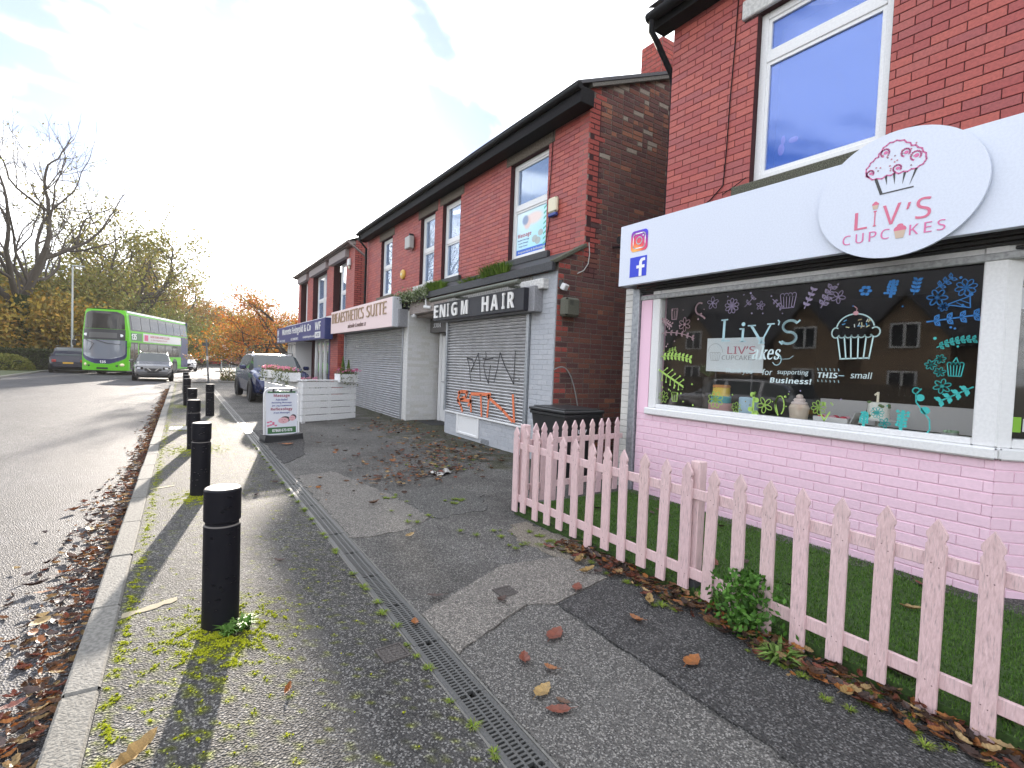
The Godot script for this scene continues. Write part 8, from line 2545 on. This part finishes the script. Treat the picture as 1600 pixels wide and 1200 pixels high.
func make_leaves() -> void:
	var r := RandomNumberGenerator.new()
	r.seed = 404
	var forms: Array = [leaf_form(0.10, 0.021, 0.018, r), leaf_form(0.085, 0.020, 0.010, r), leaf_form(0.12, 0.019, 0.022, r), leaf_form(0.07, 0.022, 0.016, r), leaf_form(0.095, 0.027, 0.008, r)]
	var names: Array = ["brown", "orange", "yellow", "russet", "dark brown"]
	var tones: Array = [lin(0.17, 0.085, 0.045), lin(0.42, 0.15, 0.035), lin(0.50, 0.33, 0.12), lin(0.27, 0.075, 0.04), lin(0.085, 0.045, 0.032)]
	var ms: Array = []
	for k in 5:
		var m := grainy("fallen_leaf_%d" % k, tones[k], 0.55, 9.0, 0.3, 0.2, 0.03)
		m.cull_mode = BaseMaterial3D.CULL_DISABLED
		m.backlight_enabled = true
		m.backlight = tones[k] * 0.5
		ms.append(m)
	var drop := func(tone: int, form: int, p: Vector3, turn: float, s: float, tilt: float, label: String, group: String) -> void:
		var o := part(self, "fallen_leaf", forms[form], ms[tone], Transform3D(Basis(Vector3.UP, turn) * Basis(Vector3.RIGHT, tilt) * Basis.from_scale(Vector3.ONE * s), p))
		tag(o, label, "leaf", group)
	# single leaves that can be told apart on the tarmac (x, z, tone, form, turn, size, where)
	var lone: Array = [
		[-0.13, -2.30, 2, 2, 0.9, 1.35, "long pale leaf lying on the mossy footway beside the kerb"],
		[1.78, -2.16, 3, 4, 0.5, 1.25, "large russet leaf on the grey strip by the drain"], [1.50, -2.06, 3, 3, 1.0, 1.1, "torn russet leaf at the edge of the drain"], [1.57, -1.93, 1, 3, 2.0, 0.8, "small curled orange leaf on the grey strip"],
		[1.44, -1.82, 2, 4, 0.4, 1.0, "ragged yellow leaf at the edge of the drain"], [1.42, -1.68, 3, 4, 2.6, 0.9, "dark red leaf lying across the drain grate"], [1.17, -2.72, 1, 3, 1.2, 0.8, "bright orange leaf lying on the drain grate"],
		[2.26, -2.53, 3, 4, 0.7, 1.0, "copper leaf on the dark tarmac strip"], [2.28, -2.02, 1, 3, 1.7, 1.0, "curled copper leaf in the middle of the dark strip"], [2.22, -1.58, 1, 4, 0.2, 1.1, "round orange leaf on the dark tarmac strip"], [2.52, -2.13, 2, 0, 0.7, 1.1, "split yellow leaf near the leafy weed"],
		[2.48, -2.68, 2, 2, 0.1, 1.0, "long pale leaf lying in front of the fence foot"], [1.55, -9.35, 1, 4, 0.1, 1.6, "bright orange leaf near the sandwich board"], [1.74, -2.66, 4, 3, 0.3, 0.9, "dark leaf beside the small square iron cover"],
		[2.55, -2.85, 2, 2, 0.5, 1.1, "pale upright leaf among weeds by the bare stones"], [2.66, -2.62, 3, 2, 0.2, 1.2, "red rolled leaf below the fence rail"]]
	for e in lone:
		var y := 0.004 if e[0] < 1.25 else forecourt_y(e[0]) + 0.014
		drop.call(e[2], e[3], Vector3(e[0], y, e[1]), e[4], e[5] * 1.35, 0.0, e[6], "")
	# scattered ones, one object each, in sets of look-alikes
	var sets: Array = [
		["on the forecourt before the shutters", 90, func() -> Vector3: return Vector3(r.randf_range(2.0, 4.3), 0.0, -6.0 - absf(r.randfn()) * 2.2)],
		["under and beside the pink fence", 90, func() -> Vector3: return Vector3(2.68 + r.randfn() * 0.09, 0.0, -0.2 - r.randf() * 3.0)],
		["in the road gutter by the kerb", 70, func() -> Vector3: return Vector3(-0.50 - absf(r.randfn()) * 0.22, -1.0, -1.3 - r.randf() * 5.5)],
		["on the artificial grass", 34, func() -> Vector3: return Vector3(r.randf_range(2.85, 4.35), -2.0, -0.2 - r.randf() * 3.8)],
		["scattered over open tarmac", 14, func() -> Vector3: return Vector3(r.randf_range(-2.0, 2.4), -3.0, -1.6 - r.randf() * 7.0)]]
	for s in sets:
		for k in s[1]:
			var p: Vector3 = s[2].call()
			if p.y == 0.0: p.y = forecourt_y(p.x) + 0.012 + r.randf() * 0.02
			elif p.y == -1.0: p.y = -0.098 + r.randf() * 0.03
			elif p.y == -2.0: p.y = 0.156
			else: p.y = 0.004 if p.x > -0.29 and p.x < 1.06 else (forecourt_y(p.x) + 0.014 if p.x > 1.25 else -0.085)
			if p.x < -0.29 and p.x > -0.46: p.x = -0.47
			var tone := r.randi() % 5
			if r.randf() < 0.3: tone = 4
			drop.call(tone, r.randi() % 5, p, r.randf() * TAU, r.randf_range(0.75, 1.35), r.randfn() * 0.25, "%s fallen leaf %s" % [names[tone], s[0]], "%s leaves %s" % [names[tone], s[0]])
	# litter too thick to count: the gutter, the foot of the fence, the forecourt drift
	var litter := func(called: String, label: String, count: int, form: int, place: Callable) -> void:
		var xf: Array = []
		var cols: Array = []
		for k in count:
			var p: Vector3 = place.call()
			xf.append(Transform3D(Basis(Vector3.UP, r.randf() * TAU) * Basis(Vector3.RIGHT, r.randfn() * 0.45) * Basis.from_scale(Vector3.ONE * r.randf_range(0.3, 0.85)), p))
			var c: Color = [Color(0.11, 0.06, 0.035), Color(0.07, 0.04, 0.028), Color(0.20, 0.10, 0.05), Color(0.30, 0.12, 0.035), Color(0.33, 0.23, 0.11), Color(0.16, 0.05, 0.03), Color(0.05, 0.034, 0.028)][r.randi() % 7]
			cols.append(c * r.randf_range(0.7, 1.2))
		var m := leaf_material("litter_leaf", lin(1, 1, 1), lin(0.2, 0.1, 0.04))
		var o := multi(self, called, forms[form], m, xf, cols)
		tag(o, label, "leaf litter", "", "stuff")
	litter.call("leaf_litter", "wet brown leaf litter packed in the gutter along the kerb", 3000, 0, func() -> Vector3:
		var z := -0.9 - pow(r.randf(), 1.4) * 26.0
		var d := absf(r.randfn()) * 0.17 * (1.0 if z > -8 else 0.6)
		return Vector3(-0.445 - d, -0.100 + maxf(0.0, 0.05 - d * 0.25) * r.randf(), z))
	litter.call("leaf_litter", "drift of brown leaves along the foot of the pink fence", 700, 0, func() -> Vector3:
		var z := 0.2 - pow(r.randf(), 0.9) * 3.4
		return Vector3(2.70 + r.randfn() * 0.075, 0.08 + r.randf() * 0.045, z))
	litter.call("leaf_litter", "scattered orange leaf drift on the forecourt before the shutters", 950, 4, func() -> Vector3:
		var c: Array = [[2.55, -6.15, 0.45, 0.25], [3.1, -6.9, 0.5, 0.4], [3.6, -7.6, 0.4, 0.6], [3.9, -10.4, 0.35, 0.8]][r.randi() % 4]
		var x: float = c[0] + r.randfn() * c[2]
		return Vector3(x, forecourt_y(x) + 0.012 + r.randf() * 0.02, c[1] + r.randfn() * c[3]))
